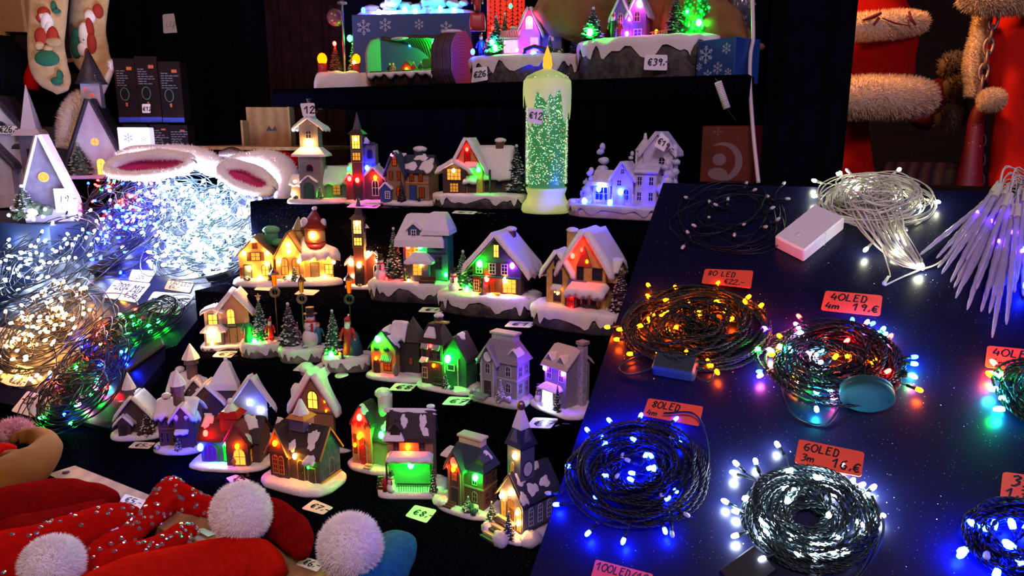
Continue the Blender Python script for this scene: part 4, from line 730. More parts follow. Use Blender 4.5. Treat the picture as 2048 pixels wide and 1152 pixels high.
# ---- bottom tier, back row
h = House('chapel_ornament', 'small dark chapel with cream snow and little steeple, leftmost house on the bottom tier', 280, 886, T5, 96, 60, -24); h.base(11, p=.8)
def steeple(h, x, y, z, r=9, hh=20, rh=26): h.cyl(x, y, z, r*.8, hh, PNK, 'steeple', 8); h.cyl(x, y, z+hh*.75, r*1.05, hh*.25, PNK, 'steeple_band', 8); h.cone(x, y, z+hh, r*1.3, rh, SNOW, 8, 'spire', 1)
b = h.walls(2, 4, 52, 40, 38, 28, 'y', BRKD); h.roof(b, 7, 6, SNOW, drip=5); p = h.walls(-14, -20, 22, 12, 26, 10, 'y', BRKD, name='porch'); h.roof(p, 4, 4); steeple(h, -6, -6, b['z']+b['h']+14, 10, 28, 28); h.pine(26, -20, 46, 14, DBR); h.door(p, 'f', 0, 9, 20, DARK, DBR); h.win(b, 'f', 14, 6, 6, 18, None, fm=PNK); h.cyl(-22, -8, b['z']+46, 5, 12, PNK, 'corner_post', 8); h.bush(14, -26, 7, m=DBR)
def brown_house(label, px, py, w_=96, yaw=-24):
    h = House('townhouse_ornament', label, px, py, T5, w_, 64, yaw); h.base(11, p=.8); b = h.walls(0, 6, 68, 40, 62, 16, 'x', BRKD); h.roof(b, 5, 6, SNOW, drip=9); g2 = h.walls(16, -14, 32, 20, 58, 18, 'y', BRKD); h.roof(g2, 5, 5, SNOW, drip=8)
    steeple(h, 4, -2, b['z']+b['h']+10, 13, 36, 26); h.cyl(-22, 6, b['z']+b['h']+8, 7, 14, PNK, 'chimney', 10); g = G(); g.add(ball((-22, 6, b['z']+b['h']+24), 9, 10, 6, (1, 1, .6)), 0, True); h.add('snow_cap', g, SNOW)
    for u in (-28, -18, -6):
        h.win(b, 'f', u, 36, 7, 20, None, mull=(0, 1), fm=PNK); h.win(b, 'f', u, 6, 7, 20, None, mull=(0, 1), fm=PNK)
    h.slat(b, 'f', 30, 3, PNK); h.awn(g2, 'f', -2, 32, 26, 7, 4, SNOW, 3); h.win(g2, 'f', 6, 36, 6, 10, None, fm=PNK); h.pine(6, -28, 20, 9, DBR); h.bush(-34, -26, 6, m=DBR); return h
brown_house('plum brown townhouse with round turret and heart-shaped snow, beside the small dark chapel', 366, 914)
brown_house('plum brown townhouse half hidden behind its twin, at the back of the bottom tier', 392, 858, 80)
h = House('chapel_ornament', 'brown house with tall pointed snow spire, behind the market hall on bottom tier', 443, 876, T5, 96, 60, -22); h.base(8); b = h.walls(-14, 0, 54, 40, 56, 26, 'y', BRKD); h.roof(b, 5, 5, SNOW, drip=6); t = h.walls(18, 6, 44, 40, 74, 0, m=BRKD, name='tower'); h.hip(18, 6, t['z']+73, 44, 40, 46, 6, 6, over=5, soft=1, name='spire'); h.cyl(18, 6, t['z']+114, 4, 12, SNOW, 'finial', 10, 3)
for u, v in ((-12, 10), (8, 10), (-10, 36), (8, 36), (0, 58)): h.win(b, 'f', u, v, 7, 10, 'o', e=.05, fm=BROWN, arch=True)
h = House('cottage_ornament', 'silver grey cottage with big smooth white roof, blue-white lamps and square chimney', 521, 880, T5, 108, 58, -30); h.base(8); b = h.walls(4, 2, 80, 50, 52, 46, 'y', GRYL); h.roof(b, 6, 7, SNOWG, drip=5, name='snow_roof'); h.chim(4, 16, b['z']+b['h']+34, 22, 14, GRYL, cap=False); g = G(); g.add(box((4, 16, b['z']+b['h']+50), (27, 27, 9), 2)); h.add('snow_cap', g, SNOW)
h.win(b, 'r', -4, 12, 16, 20, None, mull=(1, 1)); h.win(b, 'f', 16, 8, 16, 20, None, mull=(1, 1)); h.led(b, 'f', 14, 40, 'w', 60, 3.2, 5); h.led(b, 'f', -6, 52, 'w', 60, 3, 5); h.led(b, 'f', 4, 54, 'b', 160, 2.6, 5)
h = House('market_hall_ornament', 'low market hall with red-rimmed turret and purple, green and orange lit arches', 470, 952, T5, 150, 84, -26); h.base(9)
b = h.walls(4, 8, 112, 54, 44, 30, 'x', BRKD); h.roof(b, 5, 3, SHG); g2 = h.walls(24, -20, 42, 26, 44, 30, 'y', BRKD); h.roof(g2, 5, 4, SHR); h.patch(b, [(-1, -.85, .8, 9, 12), (-1, .6, .7, 14, 12), (-1, .15, .5, 8, 7)]); h.patch(g2, [(-1, -.2, .5, 9, 9), (1, -.4, .25, 8, 8)])
t = h.walls(2, 2, 32, 30, 26, 0, m=M_('maroon_wall', (.14, .02, .02)), z=b['z']+b['h']+10, name='turret'); h.hip(2, 2, t['z']+25, 32, 30, 9, 26, 24, over=6, m=mat('glossy_red', (.5, .01, .01), .2), name='red_rim'); h.cone(2, 2, t['z']+32, 14, 14, SNOW, 12, 'snow_cap', 3, .1); g = G(); g.add(ball((2, 2, t['z']+48), 6, 8, 6), 0, True); h.add('snow_finial', g, SNOW)
h.win(b, 'f', -38, 2, 26, 32, 'p', True, (2, 0), e=.5, fm=BRKD); h.win(b, 'f', -4, 2, 20, 36, 'g', True, (1, 1), e=1.2, fm=BRKD); h.win(g2, 'f', 4, 2, 24, 30, 'y', True, (1, 1), e=2, fm=ORG); h.win(g2, 'r', 0, 4, 12, 24, 'y', e=.8, fm=ORG)
h.led(b, 'f', -54, 28, 'b', 400, 5.5, 5); h.led(b, 'f', -40, 54, 'r', 150, 4.5, 8); h.led(b, 'f', -3, 36, 'g', 460, 4.5, 5); h.led(g2, 'f', 2, 36, 'o', 200, 3.6); h.figure(18, -36, 20, ORG); h.cyl(-18, 8, b['z']+b['h']+22, 8, 12, DARK, 'chimney', 10)
h = House('cottage_ornament', 'glittering white-roofed cottage with round chimney and one tall yellow arched window', 648, 912, T5, 130, 60, -30); h.base(8); b = h.walls(0, 0, 76, 50, 74, 52, 'y', TAN); h.roof(b, 9, 12, SNOWG, drip=6, name='snow_roof', under=M_('lilac_board', (.3, .24, .34)))
h.win(b, 'f', -2, 66, 22, 32, 'y', True, (1, 1), e=3, fm=DBR); h.slat(b, 'f', 62, 4, TAN, o=4); h.cyl(44, 4, h.g, 18, 116, M_('round_chimney', (.2, .11, .08), 'noise', (.12, .06, .05), 80), 'round_chimney', 18, 13); h.cyl(44, 4, h.g+114, 15, 6, SNOW, 'snow_cap', 18, 12); h.cyl(-34, 12, h.g+96, 11, 26, GRY, 'chimney', 12)
g = G(); g.add(ball((-34, 12, h.g+124), 15, 12, 8, (1, 1, .6), .1), 0, True); g.add(ball((-42, -10, h.g+86), 13, 12, 8, (1, .8, 1.3), .1), 0, True); h.add('snow_cap', g, SNOW); h.led(b, 'f', 24, 82, 'o', 40, 2); h.led(b, 'f', 26, 66, 'o', 40, 2)
h = House('cottage_ornament', 'front brown cottage with orange-piped gables, arched red windows and blue stone end wall', 610, 1000, T5, 152, 100, -40); h.base(15)
b = h.walls(2, 6, 112, 60, 50, 38, 'x', PLK); h.roof(b, 5, 4, SHG); e_ = G(); e_.add(prism([(6-30, b['z']+1), (6+30, b['z']+1), (6+30, b['z']+50), (6, b['z']+87), (6-30, b['z']+50)], 57.5, 59.5, 'x')); h.add('blue_stone_wall', e_, M_('blue_stone', (.06, .07, .2), 'rock', (.02, .02, .07), 160, .4))
g2 = h.walls(-30, -20, 42, 20, 48, 38, 'y', PLK); h.roof(g2, 5, 4, SHG); h.patch(b, [(-1, -.1, .25, 10, 9), (-1, .1, .9, 14, 7), (-1, .62, .55, 12, 16), (-1, .75, .0, 9, 6), (-1, -.95, .95, 6, 6)])
def piping(h, b, fc, w_, hh, rr_, m=ORG, o=4):
    P = h.F(b, fc); g = G(); g.add(tube([P(-w_/2-5, hh-6, o), P(0, hh+rr_, o), P(w_/2+5, hh-6, o)], 2, 6), 0, True); h.add('orange_piping', g, m)
piping(h, g2, 'f', 42, 48, 38, o=6); piping(h, b, 'r', 60, 50, 38, o=6); g = G(); g.add(box((2, 2, b['z']+92), (34, 30, 22), 1)); h.add('roof_turret', g, M_('indigo_wall', (.05, .04, .16))); h.hip(2, 2, b['z']+102, 34, 30, 6, 30, 26, over=4, m=ORG, name='turret_eave'); h.cone(4, 0, b['z']+108, 15, 24, SNOW, 12, 'snow_cap', 3, .12)
for u in (-8, 6): h.win(g2, 'f', u, 8, 12, 32, 'r', True, (1, 3), e=.12, fm=ORG)
h.win(b, 'r', 4, 8, 16, 28, 'r', True, (1, 2), e=.12, fm=ORG); h.slat(b, 'r', 2, 3, ORG, o=4); h.door(b, 'f', 14, 14, 36, DBR, GLD, True); h.door(b, 'f', 38, 14, 26, DARK, GLD); h.led(b, 'f', 6, 44, 'y', 220, 4, 6); h.led(g2, 'f', -2, 62, 'o', 220, 4, 5); h.led(b, 'f', 36, 30, 'g', 50, 2, 7); h.awn(b, 'f', 40, 42, 24, 12, 5, SNOW, 6)
h = House('cottage_ornament', 'rounded cottage with orange doorway and bright green side wall, red lamp in its peak', 752, 956, T5, 104, 72, -34); h.base(10, p=.8)
b = h.walls(-14, -2, 42, 40, 72, 30, 'y', M_('apricot_plaster', (.6, .3, .13), 'noise', (.4, .18, .09), 90)); h.roof(b, 3, 4, DARK); h.patch(b, [(1, -.8, .8, 8, 8)]); w2 = h.walls(22, 8, 40, 40, 52, 34, 'x', mat('lime_plaster', (.25, .6, .12), .6)); h.roof(w2, 5, 4, DARK); h.patch(w2, [(-1, .4, .5, 12, 10)])
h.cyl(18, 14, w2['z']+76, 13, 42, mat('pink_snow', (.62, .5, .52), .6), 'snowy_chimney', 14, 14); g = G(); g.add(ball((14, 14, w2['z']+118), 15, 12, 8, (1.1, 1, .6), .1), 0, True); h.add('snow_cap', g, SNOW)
h.win(b, 'f', 2, 8, 12, 40, 'o', True, e=1, fm=BROWN); h.door(b, 'f', 4, 12, 36, RED, CRM, True); h.win(b, 'f', -13, 18, 6, 34, 'o', e=.8, fm=DARK); h.led(b, 'f', -2, 50, 'o', 260, 4, 4); h.led(b, 'f', 2, 84, 'r', 240, 5, 6); h.led(b, 'f', -12, 34, 'o', 90, 3, 4); h.led(w2, 'f', 8, 58, 'g', 200, 5, 10)
for i in range(9): g = G(); g.add(tube([(-36+i*5, -23-.5, h.g+74+4*math.sin(i*1.8)), (-34+i*5, -24, h.g+68-5*math.sin(i*2.3)), (-32+i*5, -23.5, h.g+76)], 1.4, 5)); h.add('ivy', g, M_('maroon_ivy', (.2, .03, .02)))
h.win(w2, 'r', -4, 26, 12, 16, 'o', e=.1, fm=DARK); g = G(); g.add(box((4, -28, h.g+3), (14, 8, 5), 1)); g.add(box((4, -32, h.g+1), (16, 8, 3), 1)); h.add('steps', g, CRM)
h = House('house_ornament', 'two-storey brown house with a vivid green-lit porch and dripping snow on the roof', 827, 1001, T5, 128, 78, -10); h.base(13, p=.4)
b = h.walls(0, 6, 84, 46, 86, 38, 'x', TAN); h.roof(b, 4, 4, SHG, ov2=4); h.patch(b, [(-1, 0, .97, 44, 6), (-1, -.3, .6, 9, 14), (-1, .55, .6, 9, 16), (-1, .7, .3, 8, 8)]); h.chim(36, 10, b['z']+b['h']+24, 11, 20, BLP); d2 = h.walls(-26, -16, 18, 16, 14, 9, 'y', SHG, z=b['z']+88, name='dormer'); h.roof(d2, 3, 3, SHG); h.hip(-30, -18, b['z']+84, 34, 14, 12, 26, 8, over=3, soft=1, name='snow_patch')
for u in (-26, 22): h.win(b, 'f', u, 56, 12, 22, None, mull=(1, 1), fm=DARK)
h.led(b, 'f', -4, 70, 'o', 260, 3.6, 5); h.awn(b, 'f', 0, 54, 86, 20, 4, SNOW, 9); pl_ = mat('green_clapboard', (.12, .35, .15), .6, kind='plank', c2=(.05, .2, .07), sc=230, bump=.5); g = G(); g.add(box((0, -18.5, h.g+22), (82, 3, 44))); h.add('porch_wall', g, pl_)
for u in (-28, 28): h.win(b, 'f', u, 16, 14, 26, None, mull=(1, 0), fm=DARK)
h.led(b, 'f', 2, 44, 'g', 230, 6, 12); g = G(); g.add(box((8, -36, h.g+14), (62, 2, 2)));
for i in range(14): g.add(box((-20+i*4.4, -36, h.g+7), (1, 1, 14)))
h.add('porch_railing', g, DARK)
for u in (-42, 40): h.cyl(u, -34, h.g, 2, 48, DARK, 'porch_post', 8)
h.snowman(-34, -36, 34, RED); h.figure(-46, -34, 30, RED, skirt=True); h.pine(44, -38, 54, 9, DARK); g = G()
for i in range(4): g.add(box((-56, -16-i*5, h.g+16-i*4), (14, 5, 3)))
h.add('side_stairs', g, DARK)
h = House('mansion_ornament', 'brown mansion with clock gable, mansard roof and green lamp, near the front of bottom tier', 938, 1048, T5, 140, 84, -36); h.base(11, p=.8)
b, g2 = mansion(h, M_('mahogany_wall', (.13, .045, .03), 'brick', (.07, .03, .03), 150), M_('teal_slate', (.035, .07, .10), 'shingle', (.02, .03, .05), 260), M_('bronze_trim', (.2, .15, .12)), 'o', mat('cream_parapet', (.6, .45, .34), .6)); h.led(b, 'f', 28, 56, 'g', 280, 5, 6); h.led(g2, 'f', 0, 62, 'o', 190, 3.6, 4); h.led(b, 'f', -34, 60, 'r', 170, 3, 5)
h.bush(34, -34, 13, m=GRN); h.pine(22, -32, 26, 12, GRN); h.bush(-46, -32, 8, m=DARK); h.hip(-36, -4, b['z']+74, 26, 22, 14, 10, 8, over=3, soft=1, name='snow_patch'); h.hip(36, 2, b['z']+80, 20, 16, 14, 6, 5, over=2, soft=1, name='snow_patch')
g = G(); 
for q in range(2): g.add(ball((-46+q*10, -34, h.g+4), 12, 10, 7, (1, 1, .7), .2, q), 0, True)
h.add('snow_mound', g, SNOW)
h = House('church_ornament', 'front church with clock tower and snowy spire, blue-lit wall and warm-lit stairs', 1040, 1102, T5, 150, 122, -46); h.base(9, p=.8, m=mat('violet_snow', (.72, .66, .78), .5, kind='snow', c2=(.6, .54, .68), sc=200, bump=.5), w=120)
IND = M_('slate_blue_wall', (.14, .15, .24), 'brick', (.06, .06, .12), 170); b = h.walls(6, 16, 62, 90, 58, 34, 'y', IND); h.roof(b, 7, 4, M_('blue_black_roof', (.05, .055, .11), 'shingle', (.02, .02, .05), 260)); h.patch(b, [(1, -.75, .7, 10, 10), (1, -.35, .3, 14, 9), (1, .4, .35, 13, 8), (1, .3, .95, 8, 9), (-1, -.9, .6, 8, 12), (1, -.95, .15, 8, 9)])
t = h.walls(4, -2, 36, 36, 78, 0, m=IND, z=b['z']+58, name='clock_tower'); h.clock(t, 'r', 0, 38, 11, DARK); h.hip(4, -2, t['z']+76, 36, 36, 40, 12, 12, over=4, m=SHB, name='tower_roof'); h.hip(4, -2, t['z']+96, 20, 20, 36, 6, 6, over=2, m=SNOW, name='spire', soft=1); g = G(); g.add(ball((4, -2, t['z']+136), 8, 12, 8), 0, True); h.add('finial', g, mat('bronze', (.35, .2, .12), .3, .8))
for q, r_ in (('f', 12), ('r', 12)): gg = G(); P = h.F(t, q); gg.add(([P(-16, 72, 1), P(16, 72, 1), P(0, 100, 1), P(-16, 72, -4), P(16, 72, -4), P(0, 100, -8)], [(0, 1, 2), (0, 3, 4, 1), (1, 4, 5, 2), (2, 5, 3, 0)])); h.add('tower_gable', gg, IND)
h.led(t, 'f', 4, 60, 'ww', 160, 3.6); h.win(t, 'f', -4, 22, 10, 26, 'y', True, e=.5, fm=GLD)
for u in (-24, 0, 24): h.win(b, 'r', u, 10, 12, 30, None, True, (1, 3), fm=mat('lilac_glazing', (.45, .42, .75), .5))
h.slat(b, 'r', 2, 3, DARK, o=3); h.win(b, 'f', 0, 6, 20, 44, 'y', True, (1, 2), e=.6, fm=BROWN); h.door(b, 'f', 2, 14, 36, BROWN, GLD, True); h.win(b, 'f', -20, 8, 12, 34, 'y', True, e=1, fm=GLD); h.win(b, 'f', 22, 4, 12, 40, 'y', True, e=1.6, fm=GLD); piping(h, b, 'f', 62, 58, 34, GLD)
for u, v in ((-22, 50), (2, 62), (22, 36), (24, 20)): h.led(b, 'f', u, v, 'ww', 170, 3.6, 5)
g = G()
for i in range(6): g.add(box((-4, -34-i*8, h.g+14-i*4), (46, 8, 4)), i % 2)
h.add('stairs', g, [CRM, DARK])
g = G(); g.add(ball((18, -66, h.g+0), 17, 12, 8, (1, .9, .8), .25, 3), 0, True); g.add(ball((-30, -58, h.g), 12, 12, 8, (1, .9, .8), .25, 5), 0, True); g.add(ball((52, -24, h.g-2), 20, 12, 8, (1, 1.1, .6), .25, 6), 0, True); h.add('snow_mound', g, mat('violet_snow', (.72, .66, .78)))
h.pine(-32, -44, 40, 14); h.pine(26, -54, 46, 13, M_('blue_pine', (.02, .02, .09)))
# ------------------------------------------------------------------ coiled string lights
WIRE = mat('dark_green_wire', (.008, .020, .018), .34, spec=.35); WIREB = mat('black_wire', (.006, .008, .018), .34, spec=.35); WIREC = mat('clear_wire', (.62, .64, .52), .25, spec=.6)
CLEARB = mat('clear_bulb', (.55, .56, .62), .12, spec=.8)
def bulb_mesh(r, ln):
    g = G(); g.add(lathe([(r*.85, 0), (r, ln*.3), (r, ln*.65), (r*.6, ln*.93), (r*.1, ln)], 7), 0, True); return g
BM = {}
def bulb(parent, pos, dirv, c, e, r=.0026, name='led_bulb'):
    key = (c, e, round(r, 5))
    if key not in BM: BM[key] = bulb_mesh(r, r*3.0).mesh('bulb_%s' % c, led_mat(c, e) if c != 'x' else CLEARB)
    o = link(name, BM[key], parent); o.matrix_local = Matrix.Translation(pos) @ Vector(dirv).to_track_quat('Z', 'Y').to_matrix().to_4x4(); return o
def string_lights(label, pf, cx, cy, rx, ry, leds=(), turns=30, hgt=.022, wire=None, e=110, seed=1, extra=(), nextra=0, spread=(.25, 1.1), wr=.0011, twist=False, inner=.55, tails=(), br=.0026, group=None, squash=1, rot=0, jit=.12, stub=.014, rj=0):
    """one lighting set: a continuous cable wound into a heap on the surface pf, with its bulbs as parts"""
    rr = random.Random(seed); nr = np.random.RandomState(seed); wire = wire or WIRE
    P = pf(cx, cy, 0); X = pf(cx+10, cy, 0)-pf(cx-10, cy, 0); Y = pf(cx, cy-10, 0)-pf(cx, cy+10, 0); N = X.cross(Y).normalized(); kx = X.length/20; ky = Y.length/20; Xn = X.normalized(); Yn = N.cross(Xn)
    M = Matrix((Xn, Yn, N)).transposed().to_4x4(); M.translation = P; root = empty('string_lights', P, M=M); tag(root, label, 'string lights', group); Mi = M.inverted()
    ppt = 150 if twist else 34; n = int(turns*ppt); th = np.linspace(0, 2*math.pi*turns, n)
    def walk(k, a): q = nr.normal(size=int(turns*k)+4); return a*np.interp(np.linspace(0, len(q)-1, n), np.arange(len(q)), q)
    q = inner+(1-inner)*(.5+.5*np.sin(np.linspace(0, turns*2.4, n)+seed)); q = np.clip(q+walk(5, jit*.5), .08, 1.12); c_, s_ = math.cos(rad(rot)), math.sin(rad(rot))
    el = 1+walk(1.5, rj)
    a = rx*(q*np.cos(th)*el)+walk(3, jit*rx*.5); b = ry*(q*np.sin(th)/el)+walk(3, jit*ry*.5); x = (a*c_-b*s_)*kx; y = (a*s_+b*c_)*ky
    dens = np.exp(-((q-(1+inner)/2)/(.6*(1-inner)+.08))**2); z = .002+hgt*dens*np.clip(.5+walk(6, .32), .02, 1.25); pts = np.stack([x, y, z], 1); k_ = max(3, ppt//12); ker = np.hanning(k_+2)[1:-1]; ker /= ker.sum()
    for i in range(3): pts[:, i] = np.convolve(np.pad(pts[:, i], (k_//2, k_-1-k_//2), mode='edge'), ker, 'valid')
    g = G()
    if twist:
        Pp, T, A, B = frames(pts); L_ = np.concatenate([[0], np.cumsum(np.linalg.norm(np.diff(pts, axis=0), axis=1))]); w_ = L_*2*math.pi/.013
        for s in (0, math.pi): g.add(tube(pts+(wr*.95)*(np.cos(w_+s)[:, None]*A+np.sin(w_+s)[:, None]*B), wr, 4, False), 0, True)
    else: g.add(tube(pts, wr, 4, False), 0, True)
    for t in tails: g.add(tube(spline([Mi @ pf(x_, y_, o_) for x_, y_, o_ in t], 10), wr*1.3, 5), 0, True)
    allb = [(Mi @ pf(x_, y_, .012), c, True) for x_, y_, c in leds]; cl = list(extra)
    for i in range(nextra):
        t = rr.uniform(0, 2*math.pi); ra = rr.uniform(*spread); a_, b_ = rx*ra*math.cos(t), ry*ra*math.sin(t); allb.append((Vector(((a_*c_-b_*s_)*kx, (a_*s_+b_*c_)*ky, hgt*rr.uniform(.5, 1.25) if ra < 1 else .005)), rr.choice(cl), False))
    loc = []
    for p, c, ex in allb:
        rad_ = Vector((p.x, p.y, 0)); out = rad_.normalized() if rad_.length > 1e-4 else Vector((1, 0, 0)); rho = math.hypot(p.x/(rx*kx), p.y/(ry*ky)); ang = rr.uniform(-1.1, 1.1); out = Matrix.Rotation(ang*(.4 if rho > 1 else 1.6), 3, 'Z') @ out
        d = (out+Vector((0, 0, rr.uniform(.1, .9) if rho < 1 else rr.uniform(-.1, .15)))).normalized(); s0 = p-d*.0045; p0 = p-d*stub*rr.uniform(.8, 1.3)
        g.add(tube([s0-d*.006, s0, p+d*.0005], [br*.75, br*.8, br*.85], 6), 0, True)
        j = min(len(pts)-1, int(rr.random()*len(pts))); tgt = Vector(pts[np.argmin(((pts[::7]-np.array(p0))**2).sum(1))*7]); g.add(tube(spline([s0-d*.006, p0, (p0+tgt)/2+Vector((0, 0, .002)), tgt], 3), wr*.85, 4, False), 0, True)
        loc.append((p, d, c))
    g.obj('cable', wire, root)
    for p, d, c in loc: bulb(root, p, d, c, e if c != 'x' else 0, br)
    return root
def ps(s, ox, oy, k, c):
    out = []
    for t in s.split():
        q = t.split(','); out.append((ox+float(q[0])*k, oy+float(q[1])*k, q[2] if len(q) > 2 else c))
    return out
fR = lambda x, y, o=0: onR(x, y, o)
fL = lambda x, y, o=0: onL(x, y, o)
string_lights('amber string lights heaped on the right board next to the mustard house', fR, 1392, 665, 138, 78, ps('415,85 517,93 415,125 487,137 538,177 572,150 667,78 606,194 660,147 683,158 701,182 712,212 778,130 775,152 825,162 490,180 432,196 460,197 420,217 390,230 518,236 492,254 303,283 353,337 445,333 553,328 563,370 450,377 632,360 652,383 664,399 268,235 314,244', 1080, 540, .531, 'o'), 34, .030, WIRE, 150, 3, twist=True, inner=.12, tails=[[(1300, 712, .01), (1240, 735, .004), (1262, 752, .003), (1330, 736, .01)], [(1450, 700, .02), (1425, 760, .006), (1400, 762, .004), (1370, 735, .01)]], jit=.16)
string_lights('royal blue string lights coiled in a ring beside the clock tower church', fR, 1275, 952, 133, 98, ps('240,665 245,687 365,664 380,577 273,594 190,630 534,672 397,729 428,729 432,779 408,770 362,787 356,814 262,796 458,863,x 511,848 474,886 545,936,x 124,762 213,870 80,902 195,1003 323,1029 471,992 500,1003,x 508,589 313,731,x 345,741,x 50,860,x 300,790,x 493,652,x', 1080, 540, .531, 'b'), 28, .026, WIREB, 430, 4, twist=True, inner=.34, tails=[[(1330, 845, .02), (1395, 850, .02), (1418, 915, .012), (1405, 975, .01), (1370, 1005, .012)]])
string_lights('multicoloured string lights with a round battery case, on the right board', fR, 1665, 735, 128, 76, ps('302,205,r 295,235,pk 310,260,w 300,250,pk 230,278,o 153,320,g 205,340,o 228,322,y 240,325,g 268,333,c 160,415,pk 160,405,b 278,445,o 283,437,y 333,443,g 357,480,c 417,475,c 433,505,pk 360,538,c 365,345,w 380,368,w 375,335,c 467,297,r 469,347,o 567,374,o 497,220,b 545,228,pk 560,230,b 605,252,c 608,272,c 580,265,c 632,280,r 714,352,b 713,375,c 702,420,g 712,418,pk 732,470,o 617,410,r 388,297,r 425,357,o 175,250,p 198,330,w 340,348,pk', 1440, 540, .5315, 'w'), 30, .028, WIREB, 230, 5, twist=True, inner=.28, tails=[[(1560, 770, .01), (1585, 830, .003), (1650, 850, .003), (1690, 800, .01)], [(1780, 720, .01), (1800, 770, .004), (1770, 795, .004)]])
string_lights('cool white string lights on dark cable coiled at the bottom of the right board', fR, 1612, 1040, 126, 92, ps('222,688 138,752 70,757 63,788 254,789 103,876 32,897 72,933 140,942 165,975 160,965 175,990 170,1010 180,1020 70,1016 365,815 372,808 247,860 240,850 255,880 262,892 283,843 410,850 400,842 418,862 451,768 490,825 520,835 563,846 537,875 588,943 512,965 405,937 430,1018 283,1032 285,1080 170,1102 345,1090 365,1055 380,1060 395,1070 420,1078 432,1080 450,1078', 1440, 540, .5315, 'w'), 32, .026, WIRE, 260, 6, twist=True, inner=.30, tails=[[(1740, 1010, .02), (1765, 1060, .01), (1745, 1120, .005), (1700, 1180, .003)], [(1725, 1030, .02), (1745, 1080, .01), (1725, 1140, .005), (1680, 1190, .003)], [(1690, 1080, .02), (1670, 1130, .01), (1620, 1170, .005)]])
string_lights('bright blue string lights cut by the lower right corner', fR, 2035, 1085, 105, 70, ps('958,991 1005,998 1018,998 1092,995 920,1072 912,1078 1100,1067 1090,1060 1113,1103 995,1085,x 1135,1000', 1440, 540, .5315, 'b')+[(2090, 1060, 'b'), (1990, 1150, 'b')], 20, .026, WIREB, 420, 7, twist=True, inner=.5, br=.0034)
string_lights('teal and red string lights cut by the right edge, middle height', fR, 2085, 805, 88, 66, ps('1030,383,r 1020,425,o 1030,420,y 1052,437,g 1045,433,c 1073,513,c 1060,547,c 1050,545,g 1035,470,c', 1440, 540, .5315, 'g')+[(2060, 850, 'g'), (2075, 780, 'c'), (2100, 840, 'b')], 20, .028, WIRE, 300, 8, twist=True, inner=.4, br=.003)
r_ = string_lights('warm white string lights on clear cable, tied in a bundle beside a white battery box', fR, 1750, 415, 100, 44, ps('980,95 985,92 845,130 848,215 1310,70 1030,75,x 1523,247 1290,235 1280,230 1160,140 1060,180 1050,170 1070,190 1035,165 1420,275 1295,435 1310,450 1350,480 1335,440 1135,518 1290,540 1285,530 1440,620 1430,615 1450,612 1240,710,x 1345,400,x 1010,215,x', 1340, 330, .3457, 'cw'), 70, .040, WIREC, 120, 9, inner=.05, wr=.0010, jit=.2, tails=[[(1690+i*4.5, 420+(i % 3)*6, .02+.004*(i % 4)), (1706+i*4.6, 455+(i % 2)*5, .014+.006*(i % 3)), (1738+i*3.6, 490+(i*5 % 9), .010+.004*(i % 4)), (1780+i*2.6, 520+(i*7 % 11), .006+.003*(i % 3)), (1838, 545, .005)] for i in range(22)]+[[(1838, 545, .005), (1800, 560, .004), (1769, 575, .004)], [(1838, 545, .005), (1870, 535, .005), (1900, 515, .006)]])
string_lights('unlit black string lights with clear bulbs, back left of the right board', fR, 1462, 440, 104, 62, ps('440,148 650,150 107,225 575,223 237,258 277,270 225,338 110,433 153,390 375,432 435,372 543,395 85,500 580,290 480,185 335,243 665,232 613,358', 1340, 330, .3457, 'x'), 13, .02, WIREB, 0, 10, inner=.35, wr=.0008, jit=.4)
# battery cases and adapters
def rbox(name, label, pf, px, py, w_, d_, h_, ang, m, cat='battery box', parts=True, rim=.004):
    P = pf(px, py, 0); X = (pf(px+10, py, 0)-P).normalized(); Y0 = (pf(px, py-10, 0)-P); N = X.cross(Y0).normalized(); Y = N.cross(X); M = Matrix((X, Y, N)).transposed().to_4x4() @ Matrix.Rotation(rad(ang), 4, 'Z'); M.translation = P
    root = empty(name, P, M=M); tag(root, label, cat); g = G(); g.add(box((0, 0, h_/2+.0005), (w_, d_, h_), rim), 0, False); g.obj('case', m, root)
    if parts: g = G(); g.add(lathe([(.0045, 0), (.0045, .002), (.0035, .003)], 16, (-w_*.26, 0, h_)), 0, True); g.obj('push_button', WHITE, root); g = G(); g.add(box((w_*.02, 0, h_*.5), (.0006, d_*1.002, h_*1.004))); g.obj('seam', mat('seam_grey', (.5, .48, .5)), root)
    return root
rbox('battery_box', 'white battery box with a round button, lying beside the warm white bundle', fR, 1618, 478, .088, .050, .024, 52, mat('ivory_plastic', (.82, .80, .80), .35), rim=.003)
rbox('power_adapter', 'grey-blue controller box under the amber string lights', fR, 1352, 742, .055, .03, .02, -12, mat('grey_plastic', (.03, .045, .065), .5), 'adapter', False)
rbox('power_adapter', 'black adapter cut by the bottom edge below the cool white coil', fR, 1496, 1150, .05, .035, .012, 35, BLACK, 'adapter', False)
def puck():
    P = fR(1730, 815, .024); ax = ((C-P).normalized()*.75-ZV*.55+Vector((.12, 0, 0))).normalized(); M = ax.to_track_quat('Z', 'Y').to_matrix().to_4x4(); M.translation = P; root = empty('battery_case', P, M=M); tag(root, 'round teal battery case leaning at the front of the multicoloured coil', 'battery case'); k = .72/FPX
    m = mat('teal_plastic', (.010, .075, .075), .6, spec=.2); g = G(); S = Matrix.Diagonal((1, .8, 1, 1)); v, f = lathe([(50*k, -24*k), (57*k, -20*k), (58*k, -8*k), (56*k, -7*k), (58*k, -5*k), (58*k, 8*k), (52*k, 13*k), (20*k, 14*k)], 40); g.add((v, f), 0, True, S); g.obj('case', m, root)
    for t in (0, 180): g = G(); g.add(lathe([(3.5*k, 0), (3.5*k, 1.5*k)], 10, (44*k*math.cos(rad(t)), 0, 12*k))); g.obj('screw', DARK, root)
puck()
